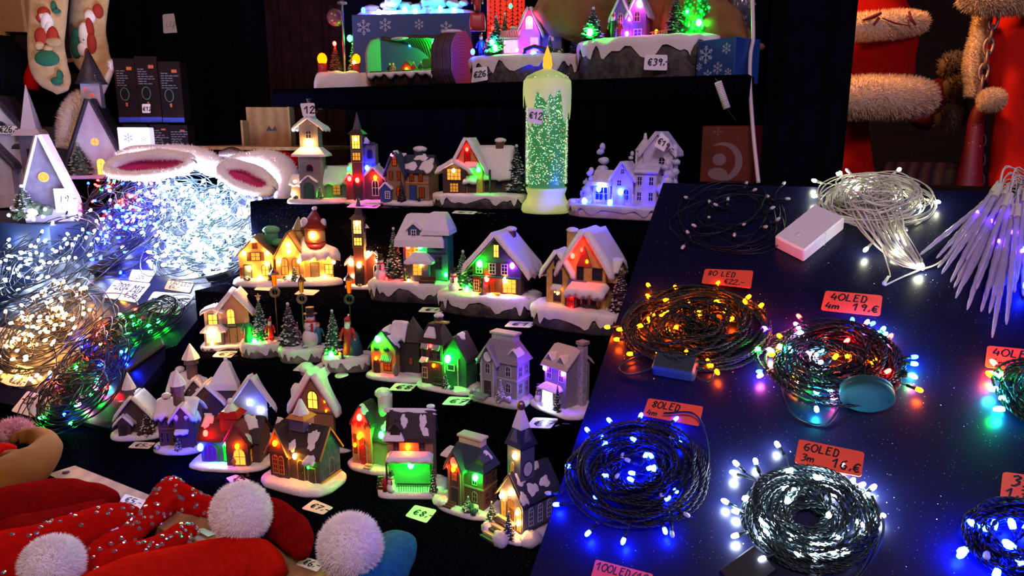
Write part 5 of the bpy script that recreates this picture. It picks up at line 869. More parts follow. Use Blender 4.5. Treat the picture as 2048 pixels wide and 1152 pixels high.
# icicle lights: a fan of clear twisted rods
ICI = mat('clear_acrylic', (.80, .76, 1), .12, spec=.9, trans=.62)
ir = empty('icicle_lights', fR(2010, 500, 0)); tag(ir, 'bunch of clear acrylic icicle lights fanned out on the upper right board', 'icicle lights'); rI = random.Random(5)
ic = ps('1440,535 1545,615 1535,570 1590,620 1560,680 1620,690 1660,660 1635,740 1680,745 1640,820 1715,850 1730,780 1790,880 1760,760 1815,800 1860,1010 1840,880 1935,955 1900,800 1975,790 1700,700 1930,720 1850,740 1990,720 2030,640 2040,770 1780,690 1870,690 1600,560 1700,600', 1340, 330, .3457, 'x')
for i, (x, y, _) in enumerate(ic):
    bx, by = x+(2035-x)*.62+rI.uniform(-6, 6), y+(352-y)*.62+rI.uniform(-6, 6)
    o0 = .004+.003*(i % 5); o1 = .006+.005*(i % 6); A_ = fR(x, y, o0)-ir.location; B_ = fR(bx, by, o1)-ir.location; n_ = 26; L_ = (B_-A_).length; g = G(); P_ = [A_.lerp(B_, j/(n_-1)) for j in range(n_)]
    rr_ = [.0011+(.0025*min(1, j/(n_-1)*2.2+.25))*(1+.16*math.sin(j*1.9+i)) for j in range(n_)]; rr_[0] = .0008; g.add(tube(P_, rr_, 7), 0, True); g.obj('icicle', ICI, ir)
    g = G(); g.add(tube([B_, B_+(B_-A_).normalized()*.022], [.0042, .0038], 8)); g.add(tube(spline([B_+(B_-A_).normalized()*.02, B_+(B_-A_).normalized()*.05+NB*.006, fR(2045+rI.uniform(-20, 60), 395+rI.uniform(-15, 30), .01+.01*rI.random())-ir.location], 5), .0009, 4), 0, True); g.obj('cap', WIREC, ir)
for x, y in ((2044, 520), (2052, 560), (2046, 590)): bulb(ir, fR(x, y, .012)-ir.location, (0, 0, 1), 'b', 300, .003)
for x, y in ((1948, 452), (1975, 470), (2000, 455), (2018, 492), (1990, 510), (2030, 440), (2035, 530)): bulb(ir, fR(x, y, .022)-ir.location, (0, 0, 1), 'p', 70, .0016)  # violet bulbs added only to light the icicles, not bulbs of the set
# left board: dense piles
def pile(label, cx, cy, rx, ry, cols, n, e, seed, turns=26, wire=None, hgt=.045, br=.0030, leds=(), inner=.12, rot=0, spread=(.02, 1.08), **k): return string_lights(label, fL, cx, cy, rx, ry, leds, turns, hgt, wire or WIRE, e, seed, cols, n, spread, .0013, False, inner, br=br, rot=rot, jit=.3, **k)
pile('blazing white string lights piled below the white fur hats', 425, 455, 105, 62, ['w'], 96, 330, 21, 26, hgt=.05, br=.0036)
pile('blazing white string lights in a flatter heap at the right edge of the left board', 415, 520, 105, 38, ['w'], 60, 260, 22, 20, hgt=.04, br=.0038)
pile('white string lights with blue-grey cable at the back of the left board', 350, 395, 110, 34, ['w'], 40, 200, 23, 30, hgt=.04, br=.0034, wire=mat('blue_grey_wire', (.06, .10, .14), .35))
pile('violet-blue string lights heaped in the middle of the left board', 283, 465, 68, 62, ['p', 'b', 'b', 'w'], 80, 200, 24, 30, WIREB, .05, .0030)
pile('cool white string lights spread over the far left of the left board', 100, 535, 112, 72, ['w'], 90, 170, 25, 26, WIREB, .05, .0030)
pile('warm white string lights glowing golden on the left board', 122, 662, 96, 66, ['ww', 'ww', 'ww', 'y'], 90, 150, 26, 26, WIREB, .05, .0030)
pile('green string lights on thick black cable beside the sale cards', 290, 655, 70, 34, ['g'], 0, 190, 27, 22, WIREB, .035, .0032, ps('895,390 935,340 1030,380 1042,333 1090,318 930,262 890,492 860,270 940,245,r 720,340,r 980,300', 0, 560, .2952, 'g'), .15, 22, tails=[[(300, 640, .03), (345, 612, .035), (362, 618, .02), (330, 650, .02)], [(310, 632, .03), (350, 608, .03), (366, 622, .02), (335, 655, .02)], [(296, 650, .03), (340, 620, .035), (356, 630, .02), (318, 660, .02)]])
pile('dark multicoloured string lights hanging down the front of the left board', 205, 725, 62, 62, ['r'], 0, 260, 28, 26, WIREB, .05, .0032, ps('575,433 575,483 637,560,r 720,593 845,515 875,600 680,408,r 707,293,r 860,560 600,450', 0, 560, .2952, 'b'), .15)
pile('red, green and blue string lights in a dark coil below the sale cards', 160, 795, 72, 52, ['r'], 0, 260, 29, 26, WIREB, .04, .0032, ps('380,690,b 410,724,r 535,630,g 685,735,g 690,720,c 668,762,pk 750,767,r 325,955,g 463,934,b 508,995,g 640,800,g 575,860,pk 550,870,g', 0, 560, .2952, 'b'), .15, tails=[[(96, 842, .006), (85, 815, .01), (95, 808, .01), (110, 830, .02)]])
pile('small multicoloured string lights at the back corner near the spired house', 228, 385, 34, 40, ['r', 'g', 'r', 'o', 'b'], 26, 160, 30, 12, WIREB, .03, .0030)
pile('red tipped string lights between the violet heap and the back corner', 245, 418, 36, 16, ['r', 'pk'], 10, 160, 31, 7, WIREB, .02, .0030)
rbox('power_adapter', 'dark adapter between the white and violet light heaps', fL, 212, 532, .07, .03, .025, 50, BLACK, 'adapter', False)
rbox('power_adapter', 'dark green adapter hanging by the green string lights', fL, 290, 712, .09, .035, .01, 52, mat('olive_plastic', (.04, .05, .03), .5), 'adapter', False)
rbox('power_adapter', 'black adapter at the right rim of the left board', fL, 445, 548, .055, .05, .02, 20, BLACK, 'adapter', False)
# ------------------------------------------------------------------ price cards
c0 = lambda x, y: onR(x, y); cl_ = lambda x, y: onL(x, y)
card('orange-red card reading 80 LED above the amber string lights', [(1411, 550), (1507, 554), (1502, 589), (1404, 579)], c0, [('80 LED', .08, .56, .30), ('€22,-', .45, .12, .28)], 'r', wt=.06, lift=.012)
card('orange-red card reading 40 LED 4 m above the multicoloured coil', [(1651, 583), (1765, 593), (1760, 634), (1641, 622)], c0, [('40LED', .12, .56, .32), ('4m', .06, .12, .30), ('19,€', .52, .14, .32)], 'r', wt=.065)
card('orange-red card reading 80 LED partly under the royal blue coil', [(1299, 808), (1408, 825), (1399, 864), (1287, 843)], c0, [('80LED', .10, .54, .34), ('4m', .06, .10, .3)], 'r', wt=.065, lift=.012)
card('orange-red card reading 60 LED 3 m behind the cool white coil', [(1597, 892), (1727, 919), (1720, 968), (1588, 939)], c0, [('60LED', .10, .58, .30), ('3m', .08, .16, .28), ('16,€', .55, .14, .34)], 'r', wt=.065, lift=.014)
card('orange-red card reading 100 LED cut by the bottom edge', [(1192, 1120), (1307, 1150), (1298, 1188), (1181, 1160)], c0, [('100LED/10m', .04, .52, .36)], 'r', wt=.065)
card('orange-red card reading 40 LED 6 m cut by the right edge', [(1974, 693), (2098, 705), (2093, 749), (1969, 736)], c0, [('40LED', .10, .56, .32), ('6m', .08, .12, .30), ('22,€', .58, .14, .34)], 'r', wt=.065)
card('orange-red card starting with 35 cut by the right edge', [(2005, 945), (2128, 962), (2120, 1012), (1999, 1000)], c0, [('35 LED', .14, .52, .38), ('1,70m', .08, .08, .32)], 'r', wt=.07)
card('white sale card reading -20% Mit €36, left of the pair on the left board', [(231, 561), (303, 568), (273, 606), (205, 595)], cl_, [('-20% Mit', .06, .5, .34), ('€36,-', .55, .16, .34)], wt=.06)
card('white sale card reading -20% touching the black cable bundle', [(308, 584), (390, 591), (356, 631), (284, 621)], cl_, [('-20% €26,-', .06, .42, .38)], wt=.06)
card('pinkish white card above the left sale card', [(265, 540), (313, 543), (299, 566), (258, 561)], cl_, [('-20%', .2, .2, .3)], wt=.06)
card('orange card reading 180 LED above the right sale card', [(340, 556), (389, 566), (380, 587), (329, 579)], cl_, [('180 LED', .1, .52, .34), ('€4,-', .15, .1, .34)], 'o', wt=.07)
card('bluish white card left of the violet string lights', [(207, 452), (236, 456), (212, 492), (186, 482)], cl_, [('-20%', .1, .4, .3)])
card('white sale card at the left edge beside the golden lights', [(-10, 654), (46, 662), (27, 699), (-20, 695)], cl_, [('20% Mit', .2, .45, .3)], wt=.06)
card('small orange card at the left edge above the white sale card', [(36, 631), (62, 626), (47, 652), (20, 649)], cl_, [], 'o')
card('cream sale card reading % Mit €28 below the golden lights', [(37, 727), (71, 737), (47, 778), (0, 767)], cl_, [('20% Mit', .0, .55, .3), ('€28,-', .3, .12, .3)], wt=.07)
card('sale card reading -20% € beside the foot of the left board', [(56, 783), (108, 796), (92, 842), (23, 823)], cl_, [('-20% €16', .04, .45, .32)], wt=.07)
card('orange card under the white fur brim at the back of the left board', [(480, 414), (520, 420), (528, 434), (474, 429)], cl_, [('€26,-', .1, .2, .5)], 'o')
def tc(z): return lambda x, y: onz(x, y, z)
def tcard(label, x0, y0, w_, h_, sk, z, txt, col='w', dy=2):
    card(label, [(x0+sk, y0), (x0+w_, y0+dy), (x0+w_-sk, y0+h_), (x0, y0+h_-dy)], tc(z), [(txt, .22, .22, .5)] if txt else [], col, wt=.07)
tcard('price card in front of the plum church on the second tier', 693, 409, 70, 9, 10, T2, '€12,-')
tcard('price card in front of the wide brown cottage on the second tier', 903, 423, 52, 7, 8, T2, '€14,-')
tcard('bright price card under the row of yellow cottages, left one', 508, 569, 48, 14, 14, T3, '')
tcard('bright price card under the row of yellow cottages, right one', 588, 580, 52, 12, 14, T3, '')
tcard('price card beneath the blue shop on the third tier', 836, 616, 58, 11, 10, T3, '€12,-')
tcard('price card beneath the gap between chalet and mustard house', 1008, 644, 64, 13, 12, T3, '€15,-')
tcard('cream price card before the blazing cottage on the fourth tier', 424, 702, 52, 15, 14, T4, '€7,-')
tcard('price card before the lamp scenes on the fourth tier', 585, 731, 56, 14, 14, T4, '€6,-')
tcard('greenish price card below the tan cottage on the fourth tier', 777, 768, 58, 16, 14, T4, '€8,-')
tcard('green-lit price card below the barn townhouse on the fourth tier', 883, 795, 62, 18, 16, T4, '€7,-')
tcard('pale pink price card below the white clapboard house', 1051, 837, 66, 22, 16, T4, '€7,-')
tcard('cream price card in front of the small chapel on the bottom tier', 256, 885, 56, 14, 14, T5, '€5,-')
card('yellow-green price card behind the large pom-pom', [(452, 958), (472, 951), (500, 962), (480, 985)], tc(T5), [('€7,-', .2, .3, .4)], wt=.07)
card('yellowish price card reading €7 in front of the orange-piped cottage', [(628, 1001), (667, 1017), (646, 1031), (603, 1019)], tc(T5), [('€7,-', .2, .3, .45)], wt=.07)
card('glowing mint price card in front of the green-lit porch', [(830, 1012), (874, 1022), (853, 1048), (810, 1034)], tc(T5), [('€8,-', .2, .3, .4)], wt=.07)
card('fallen slip of paper on the cloth behind the twin townhouses', [(343, 729), (370, 732), (366, 737), (350, 735)], tc(T5+.1), [])
# ------------------------------------------------------------------ top shelf
def pbox(name, label, cat, px, py, Z, w_, d_, h_, yaw, m, rim=.002):
    """a box whose front lower edge centre sits at the pixel px,py at depth Z; sizes in pixels"""
    k = Z/FPX; P = at(px, py, Z); a = yaw_to_cam(P, yaw); P = P+Matrix.Rotation(a, 3, 'Z') @ Vector((0, d_*k/2, 0)); root = empty(name, P, a); tag(root, label, cat)
    g = G(); g.add(box((0, 0, h_*k/2), (w_*k, d_*k, h_*k), rim)); g.obj('carton', m, root); return root, k
def flake(g, cx, cz, r, y, n=6):
    for i in range(n):
        t = rad(90+i*360/n); c_, s_ = math.cos(t), math.sin(t)
        for (a, b) in (((0, 0), (1, 0)), ((.45, 0), (.7, .25)), ((.45, 0), (.7, -.25)), ((.7, 0), (.9, .16)), ((.7, 0), (.9, -.16))):
            p = [(cx+r*(u*c_-v*s_), cz+r*(u*s_+v*c_)) for u, v in (a, b)]; dx, dz = p[1][0]-p[0][0], p[1][1]-p[0][1]; l = math.hypot(dx, dz) or 1; nx, nz = -dz/l*r*.045, dx/l*r*.045
            g.add(([(p[0][0]+nx, y, p[0][1]+nz), (p[0][0]-nx, y, p[0][1]-nz), (p[1][0]-nx, y, p[1][1]-nz), (p[1][0]+nx, y, p[1][1]+nz)], [(0, 1, 2, 3)]))
BOXB = mat('blue_gift_card', (.012, .06, .26), .4); FLK = mat('printed_flake', (.45, .55, .75), .5)
h = House('lamp_scene_ornament', 'snow mound with glowing candle lamps and tall silver lamp post, beside the hollow log', 690, 184, T1, 112, 70, -6); h.base(36, nz=.05, p=.8)
for x in (-38, 26):
    g = G(); g.add(lathe([(9, 0), (8, 10), (9, 20)], 12, (x, -10, h.g)), 0, True); h.add('candle_holder', g, RED); h.led_at((x, -10, h.g+28), 9, 'o', 12, name='candle_flame')
h.pine(-14, -6, 58, 14, M_('cone_brown', (.10, .04, .02)), M_('cone_tip', (.3, .15, .08))); h.led_at((-14, -10, h.g+56), 3.4, 'r', 220); h.led_at((14, -6, h.g+66), 5, 'g', 160); h.pine(18, -2, 60, 12, M_('olive_green', (.06, .09, .02)))
g = G(); g.add(tube([(2, -8, h.g), (3, -8, h.g+130)], 2.2, 8), 0, True); g.add(lathe([(9, 0), (9, 3), (2, 7)], 10, (3, -8, h.g+126))); h.add('lamp_post', g, mat('old_silver', (.3, .25, .28), .3, .7)); g = G(); g.add(ball((-12, 4, h.g+104), 16, 14, 10), 0, True); h.add('glass_globe', g, mat('rosy_glass', (.3, .12, .14), .1, trans=.5)); h.led_at((22, -14, h.g+22), 4, 'y', 90)
r_, k = pbox('snowflake_box', 'dark blue gift box with white snowflakes behind the hollow log', 'gift box', 826, 186, 2.14, 240, 40, 150, -14, BOXB); g = G()
for x, z_, r in ((-96, 124, 15), (-52, 128, 13), (-74, 92, 9), (70, 120, 13), (100, 90, 11), (16, 128, 10)): flake(g, x*k, (z_+2)*k, r*k, -.0005-20*k)
g.obj('snowflake_print', FLK, r_)
h = House('frosted_garland_ornament', 'lilac frosted mound with a row of ice-blue lights, on top of the blue snowflake box', 832, 29, 1.843, 226, 40, -14); h.base(12, m=ICE, nz=.05); rr = random.Random(3)
for i in range(26): g = G(); g.add(ball((rr.uniform(-100, 100), rr.uniform(-8, 14), h.g+rr.uniform(-2, 22)), rr.uniform(8, 16), 9, 6, (1, 1, .7), .35, i), 0, True); h.add('frosted_foliage', g, ICE)
for i, x in enumerate((-96, -66, -46, -16, 4, 36, 52, 78, 92)): h.led_at((x, -22, h.g+1-(i % 3)*4), 4.4, ['b', 'w', 'w', 'c', 'c', 'b', 'c', 'c', 'b'][i], 160)
# hollow log
P0 = onz(835, 178, T1); kk = depth(P0)/FPX; h = House('hollow_log_ornament', 'hollow log with green-lit nativity hut inside its opening, left part of the top shelf', 836, 178, T1, 200, 86, -33)
BARK = mat('bark', (.10, .055, .06), .7, kind='wave', c2=(.045, .025, .035), sc=40, bump=.8, ratio=.2); RINGS = mat('log_end_rings', (.34, .16, .20), .6, kind='rings', c2=(.20, .09, .13), sc=42)
g = G(); nA = 34; R_ = 50; v = []; fc = []; zc = 52
def ang(i): return rad(200+(i/nA)*245)   # open to the front and top left
for rad_, sgn in ((1, 0), (.88, 1)):
    for j in range(13):
        for i in range(nA+1):
            t = ang(i); x = -88+j*(146/12); q = R_*rad_*(1+.03*math.sin(5*t+j)+.02*math.sin(j*2.3)); lip = 1
            v.append((x, q*math.cos(t)*.8, zc+q*math.sin(t)))
m_ = nA+1; o = 13*m_
for j in range(12):
    for i in range(nA): a = j*m_+i; fc += [(a, a+1, a+m_+1, a+m_), (o+a, o+a+m_, o+a+m_+1, o+a+1)]
for j in range(12):
    for i in (0, nA): a = j*m_+i; fc.append((a, a+m_, o+a+m_, o+a))
g.add((v, fc), 0, True); h.add('log_shell', g, [BARK])
def disc(x, r0, thick, m, name): gg = G(); v, f = lathe([(r0*.96, -thick/2), (r0, -thick/4), (r0, thick/4), (r0*.97, thick/2)], 36, wob=lambda t, j: 1+.03*math.sin(5*t)+.02*math.sin(9*t)); gg.add((v, f), 0, False, Matrix.Translation((x, 0, zc)) @ Matrix.Rotation(math.pi/2, 4, 'Y') @ Matrix.Diagonal((1, .85, 1, 1))); h.add(name, gg, m)
disc(-88, 50, 6, mat('log_inner', (.25, .30, .26), .6), 'log_end'); 
for q in range(8): disc(58+q*5, 51+.8*math.sin(q*2), 5.2, BARK, 'log_end')
disc(99, 52, 4, RINGS, 'sawn_face')
g = G(); g.add(box((-14, 0, zc-26), (140, 56, 4), 1)); h.add('snow_floor', g, SNOW); g = G(); n_ = 30; V = []
for i in range(n_+1): x = -86+i*142/n_; dz = 5+4*math.sin(i*1.3)+3*math.sin(i*.7); V += [(x, -40, zc-18), (x, -42.5, zc-20), (x, -41, zc-22-dz), (x, -30, zc-20)]
g.add((V, [(4*i+a, 4*i+(a+1) % 4, 4*i+4+(a+1) % 4, 4*i+4+a) for i in range(n_) for a in range(4)]), 0, True); h.add('snow_lip', g, SNOW); g = G(); g.add(ball((80, -4, zc+50), 16, 12, 8, (1.3, 1, .3), .1), 0, True); g.add(ball((-40, 8, zc+46), 14, 12, 8, (1.6, 1, .25), .1), 0, True); h.add('snow_cap', g, SNOW)
sv_ = h.g; h.g = zc-24; b = h.walls(-18, 0, 26, 14, 16, 12, 'y', TAN, name='hut'); h.roof(b, 4, 2, BROWN, drip=0); h.led(b, 'f', 0, 12, 'o', 40, 3); h.win(b, 'f', 0, 2, 12, 10, 'o', e=2)
b = h.walls(28, 6, 30, 14, 20, 12, 'x', GREEN, name='hut'); h.roof(b, 4, 2, DARK, drip=0)
for x, c_ in ((-52, DARK), (-44, GLD), (2, RED), (18, GRN), (44, GREEN), (50, GRN)): h.figure(x, -16, 26, c_, skirt=True, z=h.g-1)
h.led_at((30, 14, zc+34), 5, 'g', 620); h.led_at((-30, 22, zc+36), 2.5, 'c', 60); h.g = sv_
h = House('village_rock_ornament', 'grey rock scene with pink-lit shop and glowing trees, marked €26, behind the candle flame', 1056, 170, T1, 226, 92, -14, pf=None); h.base(8, 50, nz=.04, p=.75, dr=.5)
b = h.walls(6, 0, 40, 32, 46, 40, 'y', mat('pink_plaster', (.6, .25, .4), .6)); h.roof(b, 5, 5, SNOW, under=BRK); h.win(b, 'f', 0, 46, 14, 24, 'pk', True, e=6); h.win(b, 'f', 10, 6, 16, 26, 'pk', e=4, mull=(1, 1)); h.led(b, 'f', 2, 60, 'pk', 200, 4); l = h.walls(-28, -8, 36, 24, 34, 0, m=mat('pink_plaster', (.6, .25, .4))); h.win(l, 'f', 0, 4, 28, 24, 'pk', e=6, mull=(1, 0)); h.awn(l, 'f', 0, 44, 38, 12, 14, M_('red_white_stripes', (.55, .02, .02), 'wave', (.7, .65, .6), 70), 2, drip=0, name='striped_awning'); h.chim(-30, 4, l['z']+34, 10, 20, ICE)
b = h.walls(46, 10, 38, 34, 50, 34, 'x', M_('olive_grey', (.10, .10, .07))); h.roof(b, 5, 4, BROWN); h.win(b, 'f', 0, 26, 10, 14, 'y', e=.6)
h.pine(-58, -16, 74, 22, mat('tinsel_green', (.02, .12, .05))); h.pine(96, 0, 92, 17, M_('navy_pine', (.02, .03, .10)), M_('navy_tip', (.08, .09, .25))); h.pine(-50, 14, 84, 14); h.figure(-88, -16, 40, BLP, hat=RED); h.figure(-76, -16, 34, RED, skirt=True); h.bush(-68, -34, 9); h.bush(36, -34, 9); h.bush(62, -22, 9); h.pine(48, -26, 34, 9)
h.led_at((-56, -30, h.g+14), 5, 'g', 420); h.led_at((-62, -30, h.g+24), 4, 'c', 160); h.led_at((-100, -30, h.g+8), 4.5, 'b', 200); g = G(); g.add(tube([(0, -38, h.g-10), (4, -40, h.g+8), (22, -42, h.g+13), (40, -40, h.g+8), (44, -38, h.g-10)], 4, 8), 0, True); h.add('stone_bridge', g, DARK); h.led_at((20, -40, h.g-3), 7, 'b', 320); h.led_at((-12, -36, h.g+8), 2.6, 'pk', 90); h.led_at((-36, 6, h.g+92), 3.6, 'g', 60); h.led_at((-64, -20, h.g+50), 3, 'r', 60)
h = House('village_rock_ornament', 'large grey cliff scene with violet church and green glowing trees, marked €39', 1296, 160, T1, 268, 110, -16); h.base(10, 72, nz=.05, p=.72, dr=.42)
b = h.walls(-22, 4, 34, 30, 48, 34, 'y', mat('violet_plaster', (.18, .07, .40), .5)); h.roof(b, 5, 5, ICE, name='snow_roof'); h.led(b, 'f', 4, 62, 'pk', 260, 5); h.win(b, 'f', 0, 30, 12, 20, None, True, fm=mat('pink_frame', (.8, .2, .6))); g2 = h.walls(-54, 2, 34, 28, 44, 34, 'y', mat('violet_plaster', (.18, .07, .4))); h.roof(g2, 5, 5, ICE, name='snow_roof'); h.win(g2, 'f', 0, 30, 10, 18, None, True, fm=mat('pink_frame', (.8, .2, .6))); h.win(g2, 'f', -4, 4, 12, 18, 'p', e=1.5); h.win(b, 'f', 2, 4, 16, 14, 'p', e=1.2)
h.hip(-34, 12, b['z']+70, 20, 20, 46, 2, 2, m=M_('mossy_roof', (.16, .16, .05)), over=3, name='spire'); h.led(g2, 'f', 14, 10, 'p', 260, 3.5); h.led(b, 'f', -14, 36, 'p', 260, 3)
h.pine(-106, -20, 62, 24); h.led_at((-106, -36, h.g+14), 6, 'g', 480); h.figure(-62, -30, 44, GRN, hat=RED, beard=True); h.figure(-50, -30, 36, RED, hat=RED); h.pine(52, -16, 74, 22, M_('plum_pine', (.06, .03, .05)), M_('grey_tip', (.3, .28, .32)))
for x, hh in ((74, 96), (98, 88)):
    g = G(); rr = random.Random(x); g.add(lathe([(16, 0), (15, hh*.1), (2, hh)], 14, (x, -8, h.g)), 0, True)
    h.add('glass_bead_tree', g, mat('bead_green', (.02, .25, .05), .2)); g = G(); gl = G()
    for i in range(80):
        q = (i+.5)/80; t = i*2.4; r0 = 17*(1-q)+2; (gl if i % 6 == 0 else g).add(ball((x+r0*math.cos(t), -8+r0*math.sin(t), h.g+q*hh), 3.2, 6, 5), 0, True)
    h.add('green_beads', g, mat('bead_green_bright', (.03, .6, .10), .15)); h.add('lit_beads', gl, led_mat('g', 14))
h.led_at((96, -24, h.g+20), 5, 'g', 360); h.led_at((74, -24, h.g+40), 3, 'g', 160); g = G()
for i in range(7): g.add(tube([(12+i*5, -26-i*2, h.g-2), (12+i*5, -26-i*2, h.g+10)], 1.2, 5))
g.add(tube([(8, -26, h.g+8), (48, -38, h.g+9)], 1, 5)); h.add('rustic_fence', g, ORG); g = G(); g.add(ball((96, -30, h.g-30), 26, 14, 10, (1, .8, 1.2), .12, 4), 0, True); h.add('rock_outcrop', g, ROCK)
h.led_at((18, -20, h.g+10), 3, 'o', 60)
# red lantern
P = at(1012, 180, 2.04); P.z = T1+.001; r_ = empty('paper_lantern', P); tag(r_, 'red lit cylinder lantern with black fir silhouettes at the back of the top shelf', 'lantern'); k = depth(r_.location)/FPX
g = G(); g.add(lathe([(37*k, 0), (37*k, 300*k)], 32), 0, True); g.obj('lit_shade', glow('red_lantern', (1, .035, .02), 1.1), r_); g = G()
for i in range(9):
    t = rad(-160+i*18); hh = (90+25*math.sin(i*2.1))*k; rr0 = 37.4*k
    for q in range(11):
        w0 = 9*k*(1-q/11)+1*k; z0 = 112*k+hh*q/11
        for sg in (-1, 1): a0 = t; a1 = t+sg*w0/rr0; g.add(([(rr0*math.cos(a0), rr0*math.sin(a0), z0), (rr0*math.cos(a0), rr0*math.sin(a0), z0+3*k), (rr0*math.cos(a1), rr0*math.sin(a1), z0-4*k)], [(0, 1, 2)]))
    g.add(([(rr0*math.cos(t+a), rr0*math.sin(t+a), z_) for a, z_ in ((-.02, 10*k), (.02, 10*k), (.02, 112*k+hh), (-.02, 112*k+hh))], [(0, 1, 2, 3)]))
g.obj('fir_silhouettes', mat('dark_red_ink', (.08, .004, .004)), r_)
h = House('santa_figurine_ornament', 'small blurred red figure standing behind the log end', 955, 60, 1.72, 30, 24, 0); h.base(30, m=RED); h.figure(0, 0, 50, RED, hat=RED, beard=True)
# right end of the shelf
r_, k = pbox('snowflake_box', 'bright blue snowflake box at the right end of the top shelf', 'gift box', 1428, 168, 1.58, 92, 80, 86, -38, BOXB); g = G()
for x, z_, r in ((-28, 58, 18), (8, 30, 12), (30, 66, 11), (-20, 18, 11), (38, 20, 9), (-46, 36, 8)): flake(g, x*.85*k, z_*k, r*k, -40*k-.0004)
g.obj('snowflake_print', FLK, r_)
from mathutils import noise as mn
def loft(g, pts, n=18, sub=6, flat=1, ups=None, mi=0, nz=0, fq=16):
    """soft tube through (px, py, Z, radius in pixels)"""
    A = np.array([list(at(p[0], p[1], p[2]))+[p[3]*p[2]/FPX] for p in pts]); S = spline(A, sub); v, f = tube(S[:, :3], np.maximum(S[:, 3], .0005), n, True, flat, ups)
    if nz: v = [tuple(Vector(p)+mn.noise_vector(Vector(p)*fq)*nz+mn.noise_vector(Vector(p)*fq*2.7)*nz*.4) for p in v]
    g.add((v, f), mi, True); return v, f
def soft(name, label, cat, parts, group=None):
    """thing made of soft lofts: parts = (part name, [lofts], material, fur count, fur length, flat)"""
    P = at(*parts[0][1][0][0][:3]); root = empty(name, P); tag(root, label, cat, group)
    for i, (pn, ls, m, fc_, fl, flat) in enumerate(parts):
        g = G()
        for L_ in ls:
            vf = loft(g, L_, 28, 8, flat, (0, -.2, 1) if flat != 1 else None, 0, .022 if 'red_cloth' in pn else (.03 if name == 'tan_cushion' else 0), 9)
            if fc_: fur(g, vf, fl, fc_, 0, i)
        g.v = [(x-P.x, y-P.y, z-P.z) for x, y, z in g.v]; g.obj(pn, m, root)
    return root
TANP = mat('tan_fabric', (.27, .12, .035), .8, kind='noise', c2=(.21, .09, .025), sc=30, bump=.2); FURW = mat('white_fur', (.93, .88, .87), .9, spec=.1); VELR = mat('red_velvet', (.42, .006, .004), .65, kind='noise', c2=(.34, .004, .003), sc=120, bump=.15, spec=0); VELD = mat('dark_red_velvet', (.20, .004, .004), .7, kind='noise', c2=(.14, .003, .003), sc=120, bump=.15, spec=0)
soft('tan_cushion', 'tan cloth bundle draped behind the cliff scene at the right of the top shelf', 'cloth bundle', [('cloth', [[(1080, 50, 1.84, 30), (1140, 20, 1.84, 70), (1220, 0, 1.84, 84), (1320, -10, 1.80, 80), (1390, 10, 1.76, 70), (1440, 50, 1.70, 40)], [(1330, 30, 1.74, 40), (1390, 40, 1.70, 55), (1440, 62, 1.66, 40), (1490, 84, 1.62, 14)], [(1395, -30, 1.7, 30), (1400, 20, 1.7, 36), (1420, 64, 1.68, 24)], [(1360, 80, 1.7, 10), (1430, 78, 1.66, 14), (1500, 92, 1.6, 9), (1502, 102, 1.6, 8)]], TANP, 0, 0, 1)])
r_ = empty('snowflake_candle_jar', at(1478, 72, 1.68)); tag(r_, 'grey glass jar with pale snowflake pattern behind the tan bundle', 'jar'); g = G(); k = 1.68/FPX; g.add(lathe([(24*k, 0), (24*k, 110*k)], 24), 0, True); g.obj('glass', mat('smoky_glass', (.10, .09, .12), .15), r_); g = G(); flake(g, -8*k, 26*k, 16*k, -24.5*k); flake(g, 10*k, 62*k, 14*k, -24*k); g.obj('snowflake_print', mat('faded_print', (.35, .28, .25)), r_)
g = G(); S = spline([at(1504, -40, 1.55), at(1506, 40, 1.55), at(1506, 80, 1.55), at(1501, 110, 1.55), at(1500, 170, 1.54), at(1506, 260, 1.53), at(1513, 330, 1.52), at(1517, 366, 1.51)], 8); g.add(tube(S, .0042, 10), 0, True); tag(g.obj('power_cable', mat('pinkish_white_cable', (.7, .6, .62), .4)), 'white power cable hanging down beside the right end of the shelves', 'cable')
r_ = empty('paper_roll', at(1445, 192, 1.42)); tag(r_, 'narrow rolled paper strip with lines of print dangling below the top shelf', 'paper roll'); g = G(); A_, B_ = at(1436, 164, 1.42)-r_.location, at(1454, 217, 1.42)-r_.location; g.add(tube([A_, B_], .0072, 12), 0, True); g.obj('paper', CARD, r_); g = G()
for i in range(11): q = .08+i*.065; c_ = A_.lerp(B_, q); g.add(tube([c_, c_+(B_-A_)*.018], .0074, 12), 0, True)
g.obj('printed_lines', mat('grey_ink', (.25, .22, .25)), r_); g = G(); g.add(tube(spline([at(1430, 156, 1.52)-r_.location, at(1433, 161, 1.46)-r_.location, A_, A_.lerp(B_, .5), B_, at(1475, 245, 1.42)-r_.location], 5), .0008, 5), 0, True); g.obj('thin_wire', BLACK, r_)
ebox('back_table', -.232, .9, 1.36, 1.95, 1.34, 1.384, CLOTHP, cat='table', label='black covered table behind the right board carrying the red box', kind=None)
r_, k = pbox('gift_box', 'red gift box printed with a crescent moon and stars, behind the right board', 'gift box', 1450, 366, 1.60, 104, 60, 112, -16, mat('red_gift_card', (.12, .008, .01), .4)); g = G(); yy = -30*k-.0005
for t0 in range(24):
    a0, a1 = rad(-125+t0*10.4), rad(-125+(t0+1)*10.4); f_ = lambda a, r: ((-6+r*math.cos(a))*k, yy, (42+r*math.sin(a))*k); w0, w1 = 14*math.cos((t0-12)/12*1.45), 14*math.cos((t0-11)/12*1.45); g.add(([f_(a0, 38), f_(a1, 38), f_(a1, 38-max(w1, 0)), f_(a0, 38-max(w0, 0))], [(0, 1, 2, 3)]))
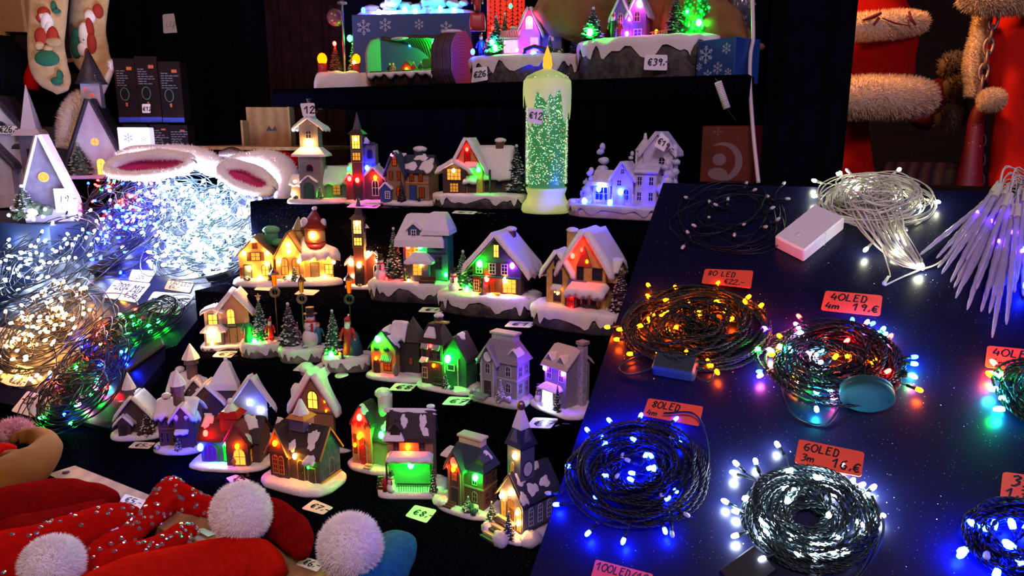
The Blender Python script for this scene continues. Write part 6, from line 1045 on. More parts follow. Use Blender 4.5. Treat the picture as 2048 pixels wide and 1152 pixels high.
v, f = ball((0, 0, 0), 1, 14, 8); g.add(([((-14+15*x)*k, yy-.0003, (40+18*z_)*k) for x, y, z_ in v if y <= .001][:0] or [((-14+14*math.cos(t))*k, yy-.0003, (46+12*math.sin(t))*k) for t in np.linspace(0, 6.28, 20)[:-1]], [tuple(range(19))])); g.add(([((-16+20*math.cos(t))*k, yy-.0002, (18+12*math.sin(t))*k) for t in np.linspace(0, 6.28, 20)[:-1]], [tuple(range(19))]))
for x, z_, r in ((-20, 100, 9), (20, 88, 4), (30, 70, 3), (-40, 70, 3), (36, 30, 3)): flake(g, x*k, z_*k, r*k, yy, 4)
g.obj('moon_print', mat('pale_print', (.20, .12, .15)), r_)
soft('red_ornament', 'orange-red rounded object right of the red gift box, behind the cable', 'ornament', [('body', [[(1500, 340, 1.66, 10), (1504, 315, 1.66, 15), (1506, 285, 1.66, 11), (1502, 272, 1.66, 3)]], mat('glossy_orange_red', (.7, .06, .02), .3), 0, 0, 1)])
card('white card reading €39 on the cliff scene of the top shelf', [(1290, 109), (1335, 110), (1334, 141), (1287, 140)], lambda x, y: at(x, y, 1.64), [('€39,-', .15, .3, .42)], wt=.08, lift=0)
card('white card reading €26 on the left rock scene of the top shelf', [(946, 136), (974, 133), (976, 160), (942, 166)], lambda x, y: at(x, y, 1.86), [('€26,-', .12, .3, .40)], wt=.08, lift=0)
card('card reading 12 on the spire of the grey church', [(600, 207), (629, 206), (631, 232), (606, 233)], lambda x, y: at(x, y, 1.562), [('12,-', .2, .25, .5)], wt=.08, lift=0)
card('card reading €19 leaning on top of the frosted village', [(1322, 266), (1339, 279), (1328, 304), (1308, 292)], lambda x, y: at(x, y, 1.272), [('€19,-', .1, .3, .4)], wt=.08, lift=0)
# glitter water candle
P = onz(1092, 424, T2); k = depth(P)/FPX; r_ = empty('glitter_candle', P); tag(r_, 'tall green-lit glitter water candle with dripping white top and amber flame', 'candle lantern')
WAX = mat('luminous_wax', (.60, .62, .36), .5, emit=(.62, .80, .20), es=.32); g = G(); g.add(lathe([(46*k, 0), (49*k, 5*k), (47*k, 16*k), (40*k, 26*k), (37*k, 36*k), (40*k, 44*k), (41*k, 48*k)], 40, wob=lambda t, j: 1+.02*math.sin(6*t+j)*(j < 3)), 0, True); g.obj('base', WAX, r_)
g = G(); g.add(lathe([(42*k, 48*k), (42.5*k, 60*k), (43.5*k, 268*k)], 40, cap=False), 0, True); gm = bpy.data.materials.new('clear_shell'); gm.use_nodes = True; N_ = gm.node_tree.nodes; N_.remove(N_['Principled BSDF']); tr = N_.new('ShaderNodeBsdfTransparent'); tr.inputs[0].default_value = (.9, 1, .92, 1); gs = N_.new('ShaderNodeBsdfGlossy'); gs.inputs['Roughness'].default_value = .08; mx = N_.new('ShaderNodeMixShader'); lw = N_.new('ShaderNodeLayerWeight'); lw.inputs[0].default_value = .25; gm.node_tree.links.new(lw.outputs['Fresnel'], mx.inputs[0]); gm.node_tree.links.new(tr.outputs[0], mx.inputs[1]); gm.node_tree.links.new(gs.outputs[0], mx.inputs[2]); gm.node_tree.links.new(mx.outputs[0], N_['Material Output'].inputs[0]); g.obj('glass_tube', gm, r_)
g = G(); g.add(lathe([(36*k, 49*k), (37*k, 60*k), (38*k, 250*k), (30*k, 258*k)], 36), 0, True); g.obj('lit_water', mat('lit_green_water', (.03, .12, .06), .3, emit=(.08, .40, .13), es=.38), r_)
rr = random.Random(11); gs_ = [G(), G(), G(), G()]
for i in range(2600):
    t = rr.uniform(0, 6.2832); q = rr.random(); z_ = (56+205*q**1.05)*k; R_ = rr.uniform(38, 42)*k; s_ = rr.uniform(.8, 1.7)*k; c = Vector((R_*math.cos(t), R_*math.sin(t), z_)); a = Vector((-math.sin(t), math.cos(t), rr.uniform(-.6, .6))).normalized()*s_; b = Vector((rr.uniform(-.4, .4), rr.uniform(-.4, .4), 1)).normalized()*s_*.7
    gs_[0 if rr.random() < .55 else (1 if rr.random() < .6 else (2 if rr.random() < .5 else 3))].add(([c-a, c-b, c+a, c+b], [(0, 1, 2, 3)]))
for g_, c_, e_ in zip(gs_, ((.55, 1, .55), (1, .95, .6), (1, .25, .12), (.25, .6, 1)), (1.6, 2.6, 2.2, 1.8)): o = g_.obj('glitter_flakes', glow('glitter_%g_%g' % (c_[0], c_[2]), c_, e_), r_); o['kind'] = 'stuff'
g = G(); g.add(ball((0, 0, 60*k), 14*k, 14, 8, (1.4, 1.4, .8)), 0, True); g.obj('base_light', led_mat('cw', 9), r_, label='pale yellow glowing light at the foot of the tube')
def drp(t, j): return 1
n_ = 64; prof = [(45.5, None), (46.5, .3), (47, 232), (46, 252), (38, 262), (22, 270), (8, 275), (0.1, 276)]; V = []
dr = [max(0, math.sin(t*3.5+.6))**2*46+max(0, math.sin(t*8+2))**3*22+8*math.sin(t*13) for t in np.linspace(0, 2*math.pi, n_, endpoint=False)]
for r0, z0 in prof:
    for i in range(n_): t = 2*math.pi*i/n_; low = 226-dr[i]; z_ = low if z0 is None else (low+6 if z0 == .3 else z0); V.append(((r0*k)*math.cos(t), (r0*k)*math.sin(t), z_*k))
g = G(); g.add((V, [(j*n_+i, j*n_+(i+1) % n_, (j+1)*n_+(i+1) % n_, (j+1)*n_+i) for j in range(7) for i in range(n_)]), 0, True); g.obj('wax_top', WAX, r_)
g = G(); g.add(lathe([(7*k, 272*k), (9.5*k, 282*k), (8*k, 296*k), (3*k, 310*k), (.3*k, 318*k)], 16), 0, True); g.obj('flame', glow('amber_flame', (1, .48, .04), 1.25), r_)
card('card reading €12 stuck on the glitter candle', [(1056, 216), (1086, 218), (1084, 250), (1055, 244)], lambda x, y: at(x, y, 1.343), [('€12,-', .1, .3, .42)], wt=.08, lift=0)
# ------------------------------------------------------------------ left corner: white wooden village, cartons, stockings
ebox('corner_platform', -3.6, -1.86, 1.20, 2.35, 1.0, 1.268, mat('navy_cloth', (.006, .012, .035), .8, spec=.15), cat='platform', label='dark blue covered platform under the white wooden houses', kind=None)
ebox('corner_platform', -3.0, -1.88, 1.60, 2.3, 1.269, 1.366, CLOTHP, cat='platform', label='raised dark step under the spired white house', kind=None)
ebox('back_table', -1.86, -1.24, 1.47, 2.05, 1.28, 1.345, CLOTHP, cat='table', label='black covered table behind the left board, under the cartons', kind=None)
WW = mat('white_painted_wood', (.52, .50, .54), .6, kind='wave', c2=(.46, .43, .47), sc=8, bump=.1, ratio=3); GW = mat('grey_felt_wall', (.15, .13, .18), .8, kind='noise', c2=(.11, .095, .13), sc=50); GLR = glitter('black_glitter_roof', (.03, .025, .04), .5, 500, .10); PINKW = mat('pale_board', (.62, .52, .56), .6)
h = House('wooden_house_ornament', 'large white wooden church with black glitter roof and small steeple, at the left edge', 42, 418, 1.268, 190, 110, -24); 
b = h.walls(-10, 10, 130, 70, 106, 92, 'y', WW, z=0); h.roof(b, 6, 7, GLR); b2 = h.walls(46, 10, 60, 60, 112, 30, 'x', WW, z=0, name='side_wing'); h.roof(b2, 6, 6, GLR); t = h.walls(46, -22, 34, 34, 132, 0, m=GW, z=0, name='tower'); h.hip(46, -22, 130, 34, 34, 12, 30, 30, m=PINKW, over=8, name='tower_eave'); h.hip(46, -22, 142, 26, 26, 78, 1, 1, m=PINKW, over=0, name='spire')
p = h.walls(-24, -36, 78, 26, 78, 48, 'y', WW, z=0, name='porch'); h.roof(p, 6, 7, GLR); h.win(p, 'f', 2, 14, 30, 66, 'y', mull=(1, 2), fm=PINKW, e=1.6, fw=4); g = G(); P = h.F(b, 'f')
h.win(b, 'f', 6, 132, 22, 22, None, 2, (1, 1), fm=DARK, fw=3); h.win(b2, 'f', -4, 70, 22, 34, 'y', mull=(1, 1), fm=WW, e=1.6); h.win(t, 'f', 0, 80, 14, 26, None, fm=GW)
card('handwritten price €26 on a slip fixed to the large white church', [(-4, 252), (34, 252), (34, 268), (-4, 268)], lambda x, y: at(x, y, 2.29), [('€26,-', .1, .2, .7)], wt=.07, lift=0)
h = House('wooden_house_ornament', 'tall pointed white house with dark spired bell tower and round yellow window', 204, 356, 1.367, 118, 90, -14)
b = h.walls(2, 0, 84, 70, 36, 104, 'y', WW, z=0); h.roof(b, 6, 8, GLR); t = h.walls(0, 4, 32, 30, 60, 0, m=WW, z=112, name='bell_tower'); h.cone(0, 4, 170, 25, 62, GLR, 10, 'spire', 1, 0, .15); h.win(b, 'f', 2, 54, 18, 18, 'y', 2, (1, 1), fm=WW, e=1.8, fw=2); h.win(b, 'f', 8, 2, 16, 32, 'y', True, (1, 2), fm=WW, e=4)
for z_ in (150, 160): h.led_at((-8+(z_ % 20), -12, z_), 1.4, 'r', 4)
h.pine(-22, -46, 62, 28, M_('twig_green', (.05, .08, .04)), M_('twig_tip', (.25, .3, .22)), nn=9, z=0); g = G(); g.add(box((-10, -52, 3), (130, 50, 6), 1)); h.add('base_board', g, PINKW)
h = House('wooden_house_ornament', 'grey A-frame house with pale gable edges, round yellow window and hanging price tag', 106, 446, 1.269, 128, 80, -12)
b = h.walls(0, 0, 76, 50, 22, 112, 'y', GW, z=24); h.roof(b, 8, 6, PINKW); h.win(b, 'f', 0, 48, 18, 18, 'y', 2, (1, 1), fm=GLD, e=1.8, fw=2); g = G(); g.add(box((6, -6, 12), (86, 50, 24), 2)); h.add('plinth', g, PINKW); h.pine(-34, -40, 60, 26, M_('twig_green', (.05, .08, .04)), FROST, nn=9, z=10); h.bush(-12, -40, 24, z=12, m=M_('twig_green', (.05, .08, .04))); g = G()
g.add(box((30, -34, 40), (30, 2, 44))); h.add('price_tag', g, CARD); g = G(); st, wd = write('19,-', 12)
for s_ in st: g.add(([(x_+20+dx, -35.4, z_+36+dz) for (x_, z_) in s_ for dx, dz in ((0, 0), (1.6, 1.4))], [(2*i, 2*i+1, 2*i+3, 2*i+2) for i in range(len(s_)-1)]))
h.add('handwriting', g, INK); g = G(); rr = random.Random(2)
for i in range(8): g.add(ball((rr.uniform(-60, 30), -46+rr.uniform(-6, 6), 12+rr.uniform(-4, 26)), 4, 6, 5), 0, True)
h.add('white_berries', g, SNOW)
g = G(); v = [at(x, y, 2.25) for x, y in ((-40, 394), (66, 386), (66, 410), (-40, 420))]; d_ = Vector((0, .12, 0)); g.add((v+[p+d_ for p in v], [(0, 1, 2, 3), (4, 7, 6, 5), (0, 4, 5, 1), (3, 2, 6, 7), (0, 3, 7, 4), (1, 5, 6, 2)])); tag(g.obj('wooden_ledge', WW), 'grey wooden ledge in front of the large white church', 'board')
CREAM = mat('cream_plush', (.62, .44, .22), .9, kind='noise', c2=(.5, .33, .15), sc=40, bump=.3, sheen=.2); FURC = mat('cream_fur', (.62, .50, .36), .9)
def stocking(label, ox, oy, parts_, lean=0, Z=2.25):
    """hanging plush stocking with raised felt motifs"""
    body = [(ox+4+lean*9, oy-70, Z, 40), (ox+3+lean*5, oy-20, Z, 40), (ox, oy+40, Z, 38), (ox-3, oy+90, Z, 37), (ox+4, oy+135, Z, 38), (ox+22, oy+165, Z, 28), (ox+30, oy+184, Z, 13)]
    P = at(ox, oy, Z); r = empty('christmas_stocking', P); tag(r, label, 'stocking'); g = G(); A = np.array([list(at(p[0], p[1], p[2]))+[p[3]*p[2]/FPX] for p in body]); S = spline(A, 6); g.add(tube(S[:, :3], S[:, 3], 20, True, .32, (0, -1, .2)), 0, True); g.v = [(x-P.x, y-P.y, z-P.z) for x, y, z in g.v]; g.obj('plush_body', CREAM, r)
    for nm, m, bl in parts_:
        g = G()
        for x, y, a, b in bl: c = at(x, y, Z-.02)-P; q = Z/FPX; g.add(ball(c, 1, 14, 8, (a*q, .012, b*q)), 0, True)
        g.obj(nm, m, r)
FG = mat('felt_green', (.02, .16, .08), .9); FR_ = mat('felt_red', (.4, .03, .015), .9)
stocking('cream stocking with a white-bearded figure in red with green sack, hanging at upper left', 95, 0, [('felt_hat', FR_, [(88, 26, 13, 12), (80, 36, 7, 8)]), ('felt_beard', FURW, [(95, 50, 13, 24), (88, 34, 11, 9), (100, 62, 11, 20)]), ('felt_face', SKIN, [(92, 42, 7, 7)]), ('felt_coat', FR_, [(84, 74, 15, 18), (105, 72, 12, 20)]), ('felt_mittens', CREAM, [(80, 92, 10, 9), (108, 84, 17, 9), (97, 98, 9, 7)]), ('felt_sack', FG, [(94, 117, 25, 16)]), ('felt_sprig', FG, [(108, 14, 5, 12), (113, 22, 8, 5), (114, 162, 12, 8), (120, 150, 5, 10)])])
stocking('cream stocking with a snowman in red scarf and green tree, right of the other stocking', 178, -26, [('felt_scarf', FR_, [(180, 62, 8, 26), (184, 88, 9, 22), (176, 110, 6, 14), (196, 22, 10, 14)]), ('felt_snowman', FURW, [(180, 34, 11, 14), (170, 70, 13, 24), (166, 100, 11, 14)]), ('felt_tree', FG, [(152, 68, 8, 12), (150, 86, 10, 12), (153, 104, 10, 12)]), ('felt_coal', DARK, [(172, 66, 1.6, 1.6), (170, 80, 1.6, 1.6), (169, 94, 1.6, 1.6)])], 1, 2.35)
KR = mat('cardboard', (.36, .20, .07), .8)
for lab, x, y, w_, hh, ya in (('tan cardboard carton with taped edge, top left corner', 40, 64, 58, 130, -20), ('brown cardboard carton cut by the left edge', -18, 70, 66, 140, -10)):
    r_, k = pbox('cardboard_carton', lab, 'carton', x, y, 2.6, w_, 50, hh, ya, KR); g = G(); g.add(box((w_*.2*k, -25*k-.0006, hh*k*.5), (w_*.10*k, .001, hh*k))); g.obj('packing_tape', mat('tape', (.5, .33, .15), .3), r_)
ebox('high_shelf', -4.2, -2.78, 2.05, 2.45, 1.785, 1.80, KR, cat='shelf', label='brown shelf board under the cardboard cartons at top left', kind=None)
soft('dark_bag', 'large rounded black bag behind the white church at the left edge', 'bag', [('bag', [[(-30, 230, 2.45, 70), (-20, 170, 2.45, 84), (-30, 110, 2.45, 70), (-40, 84, 2.45, 30)]], mat('matt_black', (.003, .003, .006), .9, spec=.05), 0, 0, 1)])
soft('red_pouch', 'small red cloth pouch between the black bag and the stocking', 'pouch', [('cloth', [[(66, 96, 2.42, 6), (70, 130, 2.42, 12), (66, 160, 2.42, 16), (64, 180, 2.42, 12)]], VELR, 0, 0, 1)])
FURD = mat('cream_long_fur', (.70, .58, .44), .9)
soft('fur_boot', 'cream fur stocking bundle behind the spired white house with a small pom-pom on a stalk', 'plush hat', [('fur_body', [[(140, 300, 2.28, 22), (148, 240, 2.28, 26), (165, 205, 2.28, 22), (180, 188, 2.28, 12)]], FURD, 4000, .009, 1), ('stalk', [[(196, 200, 2.28, 5), (206, 175, 2.28, 7), (218, 150, 2.28, 6), (225, 136, 2.28, 4)]], FURD, 0, 0, 1), ('pom_pom', [[(219, 132, 2.27, 4), (222, 131, 2.27, 9), (226, 131, 2.27, 11), (230, 130, 2.27, 9), (233, 130, 2.27, 4)]], FURW, 300, .006, 1)])
BXD = mat('dark_photo_carton', (.005, .003, .006), .5, kind='noise', c2=(.018, .005, .004), sc=14, spec=.15); TXT = mat('pale_print_text', (.14, .14, .18)); TXR = mat('orange_print', (.5, .10, .03)); TXB = mat('blue_print', (.02, .05, .4))
def led_carton(lab, x, y, w_, hh, seed, Z=2.28):
    r_, k = pbox('light_set_carton', lab, 'carton', x, y, Z, w_, 40, hh, -20, BXD, .001); rr = random.Random(seed); yy = -20*k-.0005; g = G()
    for j in range(7):
        z_ = hh*.80-j*4.6; x_ = -w_*.40
        for q in range(rr.randint(2, 4)): l = rr.uniform(4, 9); g.add(([(x_*k, yy, z_*k), ((x_+l)*k, yy, z_*k), ((x_+l)*k, yy, (z_+1.8)*k), (x_*k, yy, (z_+1.8)*k)], [(0, 1, 2, 3)])); x_ += l+1.5
    g.obj('small_print', TXT, r_); g = G(); P_ = [((-w_*.1+8*math.cos(t))*k, yy, (hh*.45+12*math.sin(t))*k) for t in np.linspace(0, 6.2832, 18)]; g.add(tube(P_, .9*k, 5), 0, True); g.obj('cable_picture', mat('grey_green_print', (.10, .14, .10)), r_); g = G(); g.add(([((w_*.1)*k, yy, hh*.82*k), ((w_*.34)*k, yy, hh*.82*k), ((w_*.34)*k, yy, hh*.87*k), ((w_*.1)*k, yy, hh*.87*k)], [(0, 1, 2, 3)]))
    g.add(([(-w_*.1*k, yy, hh*.26*k), (w_*.0*k, yy, hh*.26*k), (w_*.0*k, yy, hh*.32*k), (-w_*.1*k, yy, hh*.32*k)], [(0, 1, 2, 3)])); g.obj('orange_badge', TXR, r_); g = G(); g.add(box((0, yy+.0002, hh*.05*k), (w_*k, .0008, hh*.08*k))); g.obj('blue_band', TXB, r_)
for a in (('dark light-set carton standing left in the upper row of the stack', 260, 246, 40, 124, 1), ('dark light-set carton in the middle of the stack, with a €12 card', 303, 246, 42, 128, 2), ('dark light-set carton at the right of the upper row, in shadow', 348, 246, 42, 118, 3), ('dark light-set carton in the lower row beside the lit snowflake box', 324, 316, 36, 66, 4), ('dark light-set carton at the far right of the lower row', 362, 322, 36, 70, 5), ('dark light-set carton in the lower row behind the lit snowflake box', 276, 316, 46, 66, 6)): led_carton(*a)
card('small white card reading €12 on the middle light-set carton', [(284, 208), (301, 208), (301, 226), (285, 226)], lambda x, y: at(x, y, 2.262), [('€12', .08, .25, .42)], wt=.08, lift=0)
card('pinned white note on the dark backdrop left of the drape', [(325, 29), (357, 26), (356, 65), (327, 67)], lambda x, y: at(x, y, 3.30), [('LED', .2, .35, .22), ('€', .6, .2, .2)], wt=.04, lift=0, name='paper_note', ink=mat('faded_ink', (.3, .25, .3)))
r_, k = pbox('snowflake_light_box', 'small white lit box with snowflake cut-outs in front of the dark cartons', 'light box', 271, 306, 2.05, 58, 40, 50, -14, mat('lit_white_box', (.7, .66, .75), .5, emit=(.75, .62, 1), es=.55)); g = G(); flake(g, -10*k, 30*k, 9*k, -20*k-.0005); flake(g, 18*k, 26*k, 6*k, -20*k-.0005); g.obj('snowflake_print', mat('dark_flake', (.08, .05, .15)), r_)
r_, k = pbox('wooden_crate', 'open wooden crate glowing orange on the shelf behind the church', 'crate', 534, 300, 2.3, 100, 60, 8, -12, WOOD); g = G(); g.add(box((0, 26*k, 44*k), (96*k, 4*k, 82*k))); g.add(box((46*k, 0, 44*k), (4*k, 56*k, 82*k))); g.add(box((-46*k, 0, 30*k), (4*k, 56*k, 56*k))); g.obj('side_boards', WOOD, r_); g = G(); g.add(prism([(-10*k, 38*k), (-4*k, 48*k), (2*k, 40*k), (8*k, 48*k), (12*k, 38*k)], 22*k, 23.6*k)); g.obj('burnt_mark', DBR, r_)
ebox('back_shelf', -1.95, -1.45, 1.72, 1.98, 1.452, 1.462, WOOD, cat='shelf', label='wooden shelf board under the crate behind the church', kind=None)
# ------------------------------------------------------------------ plush hats
MAG = mat('magenta_lining', (.5, .01, .10), .6)
def fur_hat(label, pts, rim_c, rx, ry, rot, Z, body, inner_m, extra=()):
    P = at(rim_c[0], rim_c[1], Z); r = empty('santa_hat', P); tag(r, label, 'hat'); k = Z/FPX; c_, s_ = math.cos(rad(rot)), math.sin(rad(rot)); lp = []
    for t in np.linspace(0, 2*math.pi, 33): a, b = rx*math.cos(t), ry*math.sin(t); lp.append(R*((a*c_-b*s_)*k)+U*((a*s_+b*c_)*k)+F*(.02*math.sin(t)))
    g = G(); vf = tube(lp, [10*k*(1+.12*math.sin(i*1.1)) for i in range(33)], 12, False); g.add(vf, 0, True); fur(g, vf, .005, 2600, 0, 1); g.obj('fur_brim', FURW, r)
    g = G(); V = [tuple(F*.045)]+[tuple(Vector(p)*.92+F*.012) for p in lp[:-1]]; g.add((V, [(0, 1+(i+1) % 32, 1+i) for i in range(32)]), 0, True); g.obj('lining', inner_m, r)
    g = G()
    for L_ in body: vf = loft(g, L_); fur(g, vf, .005, 2600, 0, 2)
    g.v = [(x-P.x, y-P.y, z-P.z) for x, y, z in g.v]; g.obj('white_plush', FURW, r)
fur_hat('white fur hat lying open with magenta lining, on the left above the bright lights', None, (300, 330), 84, 24, 3, 1.72, [[(236, 312, 1.83, 8), (270, 304, 1.83, 13), (330, 304, 1.83, 14), (385, 312, 1.81, 20), (425, 330, 1.79, 22), (448, 350, 1.79, 10)]], MAG)
fur_hat('white fur hat with small magenta opening, right of the larger fur hat', None, (494, 356), 54, 22, -24, 1.68, [[(436, 332, 1.78, 8), (490, 322, 1.80, 18), (548, 334, 1.80, 32), (575, 365, 1.76, 24), (560, 400, 1.72, 12)]], MAG)
soft('santa_hat', 'red hat body partly seen behind the right white fur hat', 'hat', [('red_body', [[(520, 322, 1.86, 10), (560, 322, 1.86, 20), (600, 330, 1.86, 16)]], VELR, 0, 0, 1)])
soft('sequin_hat', 'dark sequined hat rim lying between the two fur hats', 'hat', [('sequin_body', [[(440, 308, 1.92, 6), (465, 306, 1.92, 12), (492, 310, 1.92, 5)]], glitter('dark_sequins', (.05, .02, .02), .4, 300, .3), 0, 0, 1)])
ZT = .925
def zs(x, y, h_=0): return depth(onz(x, y, ZT+h_))
g = G(); v = [onz(x, y, .945) for x, y in ((95, 948), (150, 931), (760, 1172), (690, 1235))]; g.add((v+[p-ZV*.02 for p in v], [(0, 1, 2, 3), (7, 6, 5, 4), (0, 4, 5, 1), (1, 5, 6, 2), (2, 6, 7, 3), (3, 7, 4, 0)])); pk_ = g.obj('wooden_plank', WOOD); tag(pk_, 'bare wooden plank along the front edge, beneath the red hats', 'plank'); g = G(); g.add(ball(onz(132, 944, .946), .006, 12, 5, (1, 1, .3)), 0, True); g.obj('knot', DBR, pk_)
def hat(label, lofts, m, pom=None, studs=0, name='santa_hat', flat=.75, cat='hat', hz=.03):
    A = [[(x, y, zs(x, y, hz+(l[4] if len(l) > 4 else 0)), r_) for l in L_ for x, y, r_ in (l[:3],)] for L_ in lofts]; P = at(*A[0][0][:3]); r = empty(name, P); tag(r, label, cat); g = G(); vfs = [loft(g, a, 30, 9, flat, (0, -.35, 1), 0, .006 if 'plush' not in m.name else .003, 15) for a in A]; g.v = [(x-P.x, y-P.y, z-P.z) for x, y, z in g.v]; g.obj('velvet_body', m, r)
    if studs:
        rr = random.Random(studs); gs2 = G()
        for v, f in vfs:
            for _ in range(studs//len(vfs)):
                q = rr.choice(f); 
                if len(q) > 4: continue
                a, b, c = (Vector(v[i]) for i in q[:3]); n = (b-a).cross(c-a)
                if n.length < 1e-12: continue
                n.normalize(); p = (a+c)/2
                if n.dot(C-p) < 0: n = -n
                    
                Mx = n.to_track_quat('Z', 'Y').to_matrix().to_4x4(); Mx.translation = p-P; gs2.add(lathe([(.0033, -.0005), (.0030, .0010), (.0015, .0020)], 8), 0, False, Mx)
        gs2.obj('rhinestones', mat('rhinestone', (.75, .72, .85), .12, .85), r)
    if pom:
        x, y, rp, sq = pom; Z = zs(x, y, hz+.05); c = at(x, y, Z)-P; k = Z/FPX; g = G(); vf = ball(c, rp*k, 30, 20, sq, .03); g.add(vf, 0, True); fur(g, vf, .0042, 9000, 0, int(x)); g.obj('pom_pom', FURW, r)
    return r
hat('dark red velvet hat lying flat at the left edge, under the brown plush', [[(-60, 1068, 92), (50, 1036, 80), (140, 1010, 62), (200, 1002, 36), (228, 1008, 16)], [(-60, 1120, 60), (60, 1080, 60), (150, 1045, 40), (210, 1020, 20)]], VELD, hz=.025)
hat('red hat covered with silver rhinestones, its tip raised like a bow', [[(-50, 1160, 90), (70, 1112, 74), (170, 1066, 56), (250, 1036, 36), (285, 1030, 10)], [(165, 1130, 30, .02), (250, 1072, 26, .03), (305, 1030, 30, .04), (335, 998, 36, .05), (342, 975, 24, .06), (336, 960, 8, .065)], [(328, 985, 34, .05), (372, 1002, 28, .045), (425, 1018, 20, .04), (500, 1052, 22, .02)]], VELR, None, 330)
hat('lower rhinestone red hat with white pom-pom at the lower left', [[(100, 1200, 50), (220, 1150, 52), (310, 1105, 40), (360, 1070, 26), (390, 1058, 12)]], VELR, (105, 1128, 57, (1, .9, .95)), 120)
hat('bright red felt hat with a large white pom-pom, lower centre left', [[(140, 1240, 80), (300, 1185, 86), (420, 1145, 74), (510, 1130, 52), (560, 1150, 24)]], mat('bright_red_felt', (.52, .012, .006), .8, kind='noise', c2=(.45, .008, .003), sc=140, bump=.15, spec=0), (482, 1026, 57, (1, .9, 1.06)))
hat('deep red hat curving behind the large pom-pom onto the plank', [[(500, 1020, 30), (550, 1040, 40), (590, 1080, 32), (606, 1108, 14)]], VELD, hz=.04)
hat('teal blue hat with a white pom-pom at the bottom centre', [[(720, 1190, 60), (765, 1140, 56), (790, 1100, 44), (775, 1075, 20)]], mat('teal_blue_velvet', (.006, .12, .30), .8, kind='noise', c2=(.004, .08, .22), sc=140, bump=.15, spec=.1), (700, 1092, 62, (1, .9, 1.05)), flat=.8, hz=.02)
r_ = hat('brown plush antler hat with pink fluffy trim at the left edge', [[(-40, 985, 40), (20, 955, 46), (75, 920, 38), (92, 890, 26), (70, 872, 20), (36, 876, 14), (28, 882, 6)], [(60, 930, 26), (28, 918, 20), (10, 912, 12)]], mat('brown_plush', (.22, .085, .012), .9, kind='noise', c2=(.21, .085, .014), sc=90, bump=.3, spec=.1), None, 0, 'antler_hat', .9, hz=.05)
P = r_.location
for nm, L_, m_, fc_ in (('pink_fluff', [(0, 872, 14), (25, 862, 22), (48, 862, 16), (56, 868, 5)], mat('pink_fluff', (.7, .35, .38), .9), 2200), ('red_band', [(-20, 915, 20), (10, 903, 18), (34, 898, 6)], VELR, 0)):
    g = G(); A = [(x, y, zs(x, y, .05), q) for x, y, q in L_]; vf = loft(g, A)
    if fc_: fur(g, vf, .008, fc_)
    g.v = [(x-P.x, y-P.y, z-P.z) for x, y, z in g.v]; g.obj(nm, m_, r_)
pz = lambda x, y: onz(x, y, .9455)
card('lilac-lit card reading €5 on the wooden plank by the rhinestone hat', [(251, 990), (305, 1007), (285, 1022), (240, 1004)], pz, [('€5,-', .15, .2, .6)], wt=.07)
card('card reading €6 on the wooden plank beside the white pom-pom', [(610, 1116), (652, 1128), (634, 1146), (592, 1131)], pz, [('€6,-', .2, .25, .55)], wt=.07)
card('small lime green card on the plank under the large pom-pom', [(392, 1062), (408, 1058), (432, 1070), (416, 1076)], pz, [], 'w').data.materials[0] = mat('lime_card', (.25, .5, .04), .5)
# ------------------------------------------------------------------ costumes in the lit corner at the right
FURO = mat('ivory_fur', (.82, .62, .36), .9, spec=.1)
COR = mat('costume_red', (.30, .006, .003), .85, spec=0, kind='noise', c2=(.34, .008, .005), sc=60, bump=.2)
soft('santa_costume', 'red costume with two wide ivory fur bands hanging behind the black curtain', 'costume', [('red_cloth', [[(1735, -80, 2.0, 80), (1742, 0, 2.0, 78), (1748, 90, 2.0, 80), (1752, 180, 2.0, 84)], [(1705, 220, 2.02, 34), (1706, 300, 2.02, 28), (1700, 370, 2.02, 38), (1690, 420, 2.02, 50)]], COR, 0, 0, .6), ('fur_band', [[(1640, 56, 1.93, 22), (1720, 54, 1.90, 25), (1800, 48, 1.92, 25), (1842, 46, 1.97, 18)]], FURO, 8000, .008, 1), ('fur_band', [[(1620, 200, 1.93, 34), (1710, 196, 1.89, 40), (1800, 196, 1.91, 40), (1848, 196, 1.97, 32)]], FURO, 11000, .009, 1), ('stitching', [[(1726, 40, 1.86, 2), (1745, 34, 1.86, 4), (1762, 26, 1.86, 3)], [(1748, 48, 1.86, 2), (1758, 36, 1.86, 3)], [(1764, 36, 1.86, 1), (1790, 46, 1.86, 1.5), (1820, 52, 1.86, 1)], [(1818, 22, 1.87, 2), (1822, 38, 1.87, 3), (1832, 50, 1.87, 2)]], mat('maroon_thread', (.18, .008, .008), .6), 0, 0, 1)])
soft('santa_costume', 'bright red costume coat with ivory fur collar and edge, cut by the right edge', 'costume', [('red_cloth', [[(2060, -40, 1.98, 60), (2052, 60, 1.98, 64), (2044, 180, 1.98, 60), (2046, 300, 1.98, 62), (2050, 420, 1.98, 74)]], mat('coat_red', (.6, .012, .006), .85, spec=.1), 0, 0, .7), ('fur_edge', [[(1962, 30, 1.96, 10), (1955, 80, 1.95, 14), (1944, 130, 1.95, 14), (1946, 170, 1.95, 12), (1938, 195, 1.95, 7)]], FURO, 5000, .008, 1), ('fur_collar', [[(1925, -14, 1.9, 16), (1970, 0, 1.88, 24), (2030, -4, 1.88, 26), (2080, 0, 1.88, 26)]], FURO, 7000, .014, 1)])
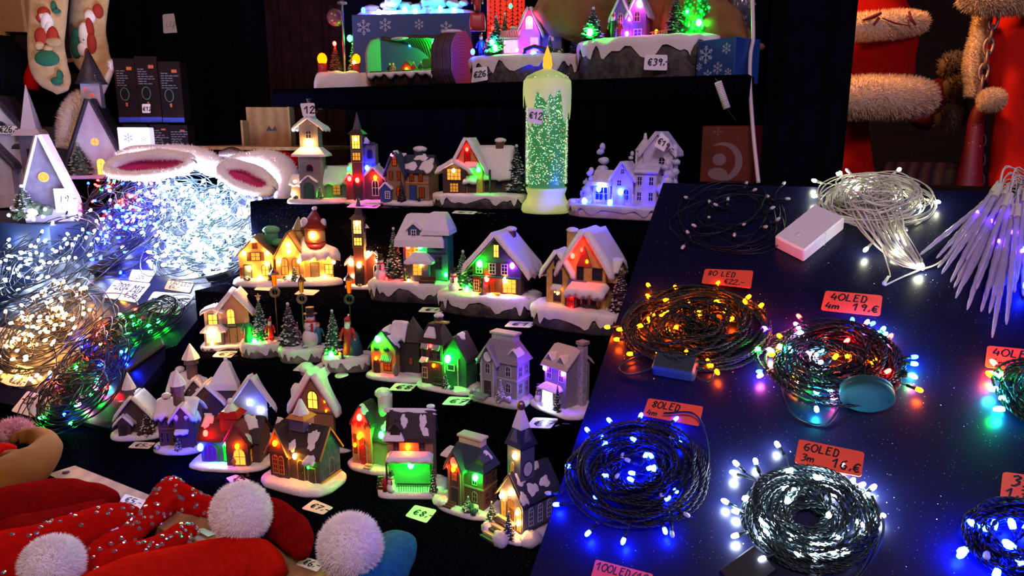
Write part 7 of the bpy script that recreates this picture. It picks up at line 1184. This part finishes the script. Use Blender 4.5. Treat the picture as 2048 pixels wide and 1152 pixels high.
def chain(label, a, b, n, m, Z): 
    P = at(a[0], a[1], Z); r = empty('metal_chain', P); tag(r, label, 'chain'); A_, B_ = at(a[0], a[1], Z), at(b[0], b[1], Z); d = (B_-A_)/n; L_ = d.length*.68; dz = d.normalized(); sx = dz.cross(Vector((0, 1, 0))).normalized(); sy = dz.cross(sx)
    for i in range(n):
        c = A_+d*(i+.5)-P; w_ = (sx*.9+sy*.44).normalized() if i % 2 == 0 else (sx*.44-sy*.9).normalized(); pts = [c+dz*(L_*math.cos(t)*(1))+w_*(L_*.45*math.sin(t)) for t in np.linspace(0, 2*math.pi, 21)]; g = G(); g.add(tube(pts, .0042, 7, False), 0, True); g.obj('link', m, r)
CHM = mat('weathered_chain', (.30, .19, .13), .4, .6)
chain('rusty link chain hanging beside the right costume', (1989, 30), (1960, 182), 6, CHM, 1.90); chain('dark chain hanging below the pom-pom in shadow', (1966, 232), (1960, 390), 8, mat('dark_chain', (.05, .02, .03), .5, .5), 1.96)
soft('pom_pom_hat', 'dark red sequined hat with ivory pom-pom dangling beside the chain', 'hat', [('sequin_body', [[(1975, 190, 1.93, 8), (1955, 230, 1.94, 14), (1945, 300, 1.95, 18), (1934, 400, 1.96, 28)]], glitter('red_sequins', (.25, .008, .01), .5, 160, .12, (.9, .4, .35)), 0, 0, .8), ('pom_pom', [[(1960, 202, 1.86, 6), (1968, 201, 1.86, 18), (1983, 200, 1.86, 21), (1998, 200, 1.86, 18), (2006, 200, 1.86, 6)]], FURO, 3000, .007, 1)])
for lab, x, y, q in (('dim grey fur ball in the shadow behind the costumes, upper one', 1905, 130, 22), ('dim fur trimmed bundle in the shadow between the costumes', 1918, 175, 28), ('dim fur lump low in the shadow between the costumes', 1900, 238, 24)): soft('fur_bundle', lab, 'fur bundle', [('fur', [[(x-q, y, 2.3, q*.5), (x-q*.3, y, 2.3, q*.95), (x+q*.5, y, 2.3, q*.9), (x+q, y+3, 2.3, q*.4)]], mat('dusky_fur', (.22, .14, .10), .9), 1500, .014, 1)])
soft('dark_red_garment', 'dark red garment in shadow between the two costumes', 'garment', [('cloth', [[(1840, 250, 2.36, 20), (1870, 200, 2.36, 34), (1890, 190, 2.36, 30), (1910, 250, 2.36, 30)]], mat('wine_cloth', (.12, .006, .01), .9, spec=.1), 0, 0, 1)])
r_, k = pbox('plastic_bag', 'dark plaid plastic-wrapped parcel on the floor of the costume corner', 'parcel', 1846, 392, 2.1, 170, 90, 66, -8, mat('plaid_wrap', (.14, .05, .035), .25, kind='wave', c2=(.04, .015, .02), sc=9, bump=.6, ratio=.3), .02)
ebox('costume_counter', .02, .8, 1.85, 2.9, 1.28, 1.31, mat('dark_counter', (.02, .008, .01), .6), cat='counter', label='dark counter in the costume corner under the plaid parcel', kind=None)
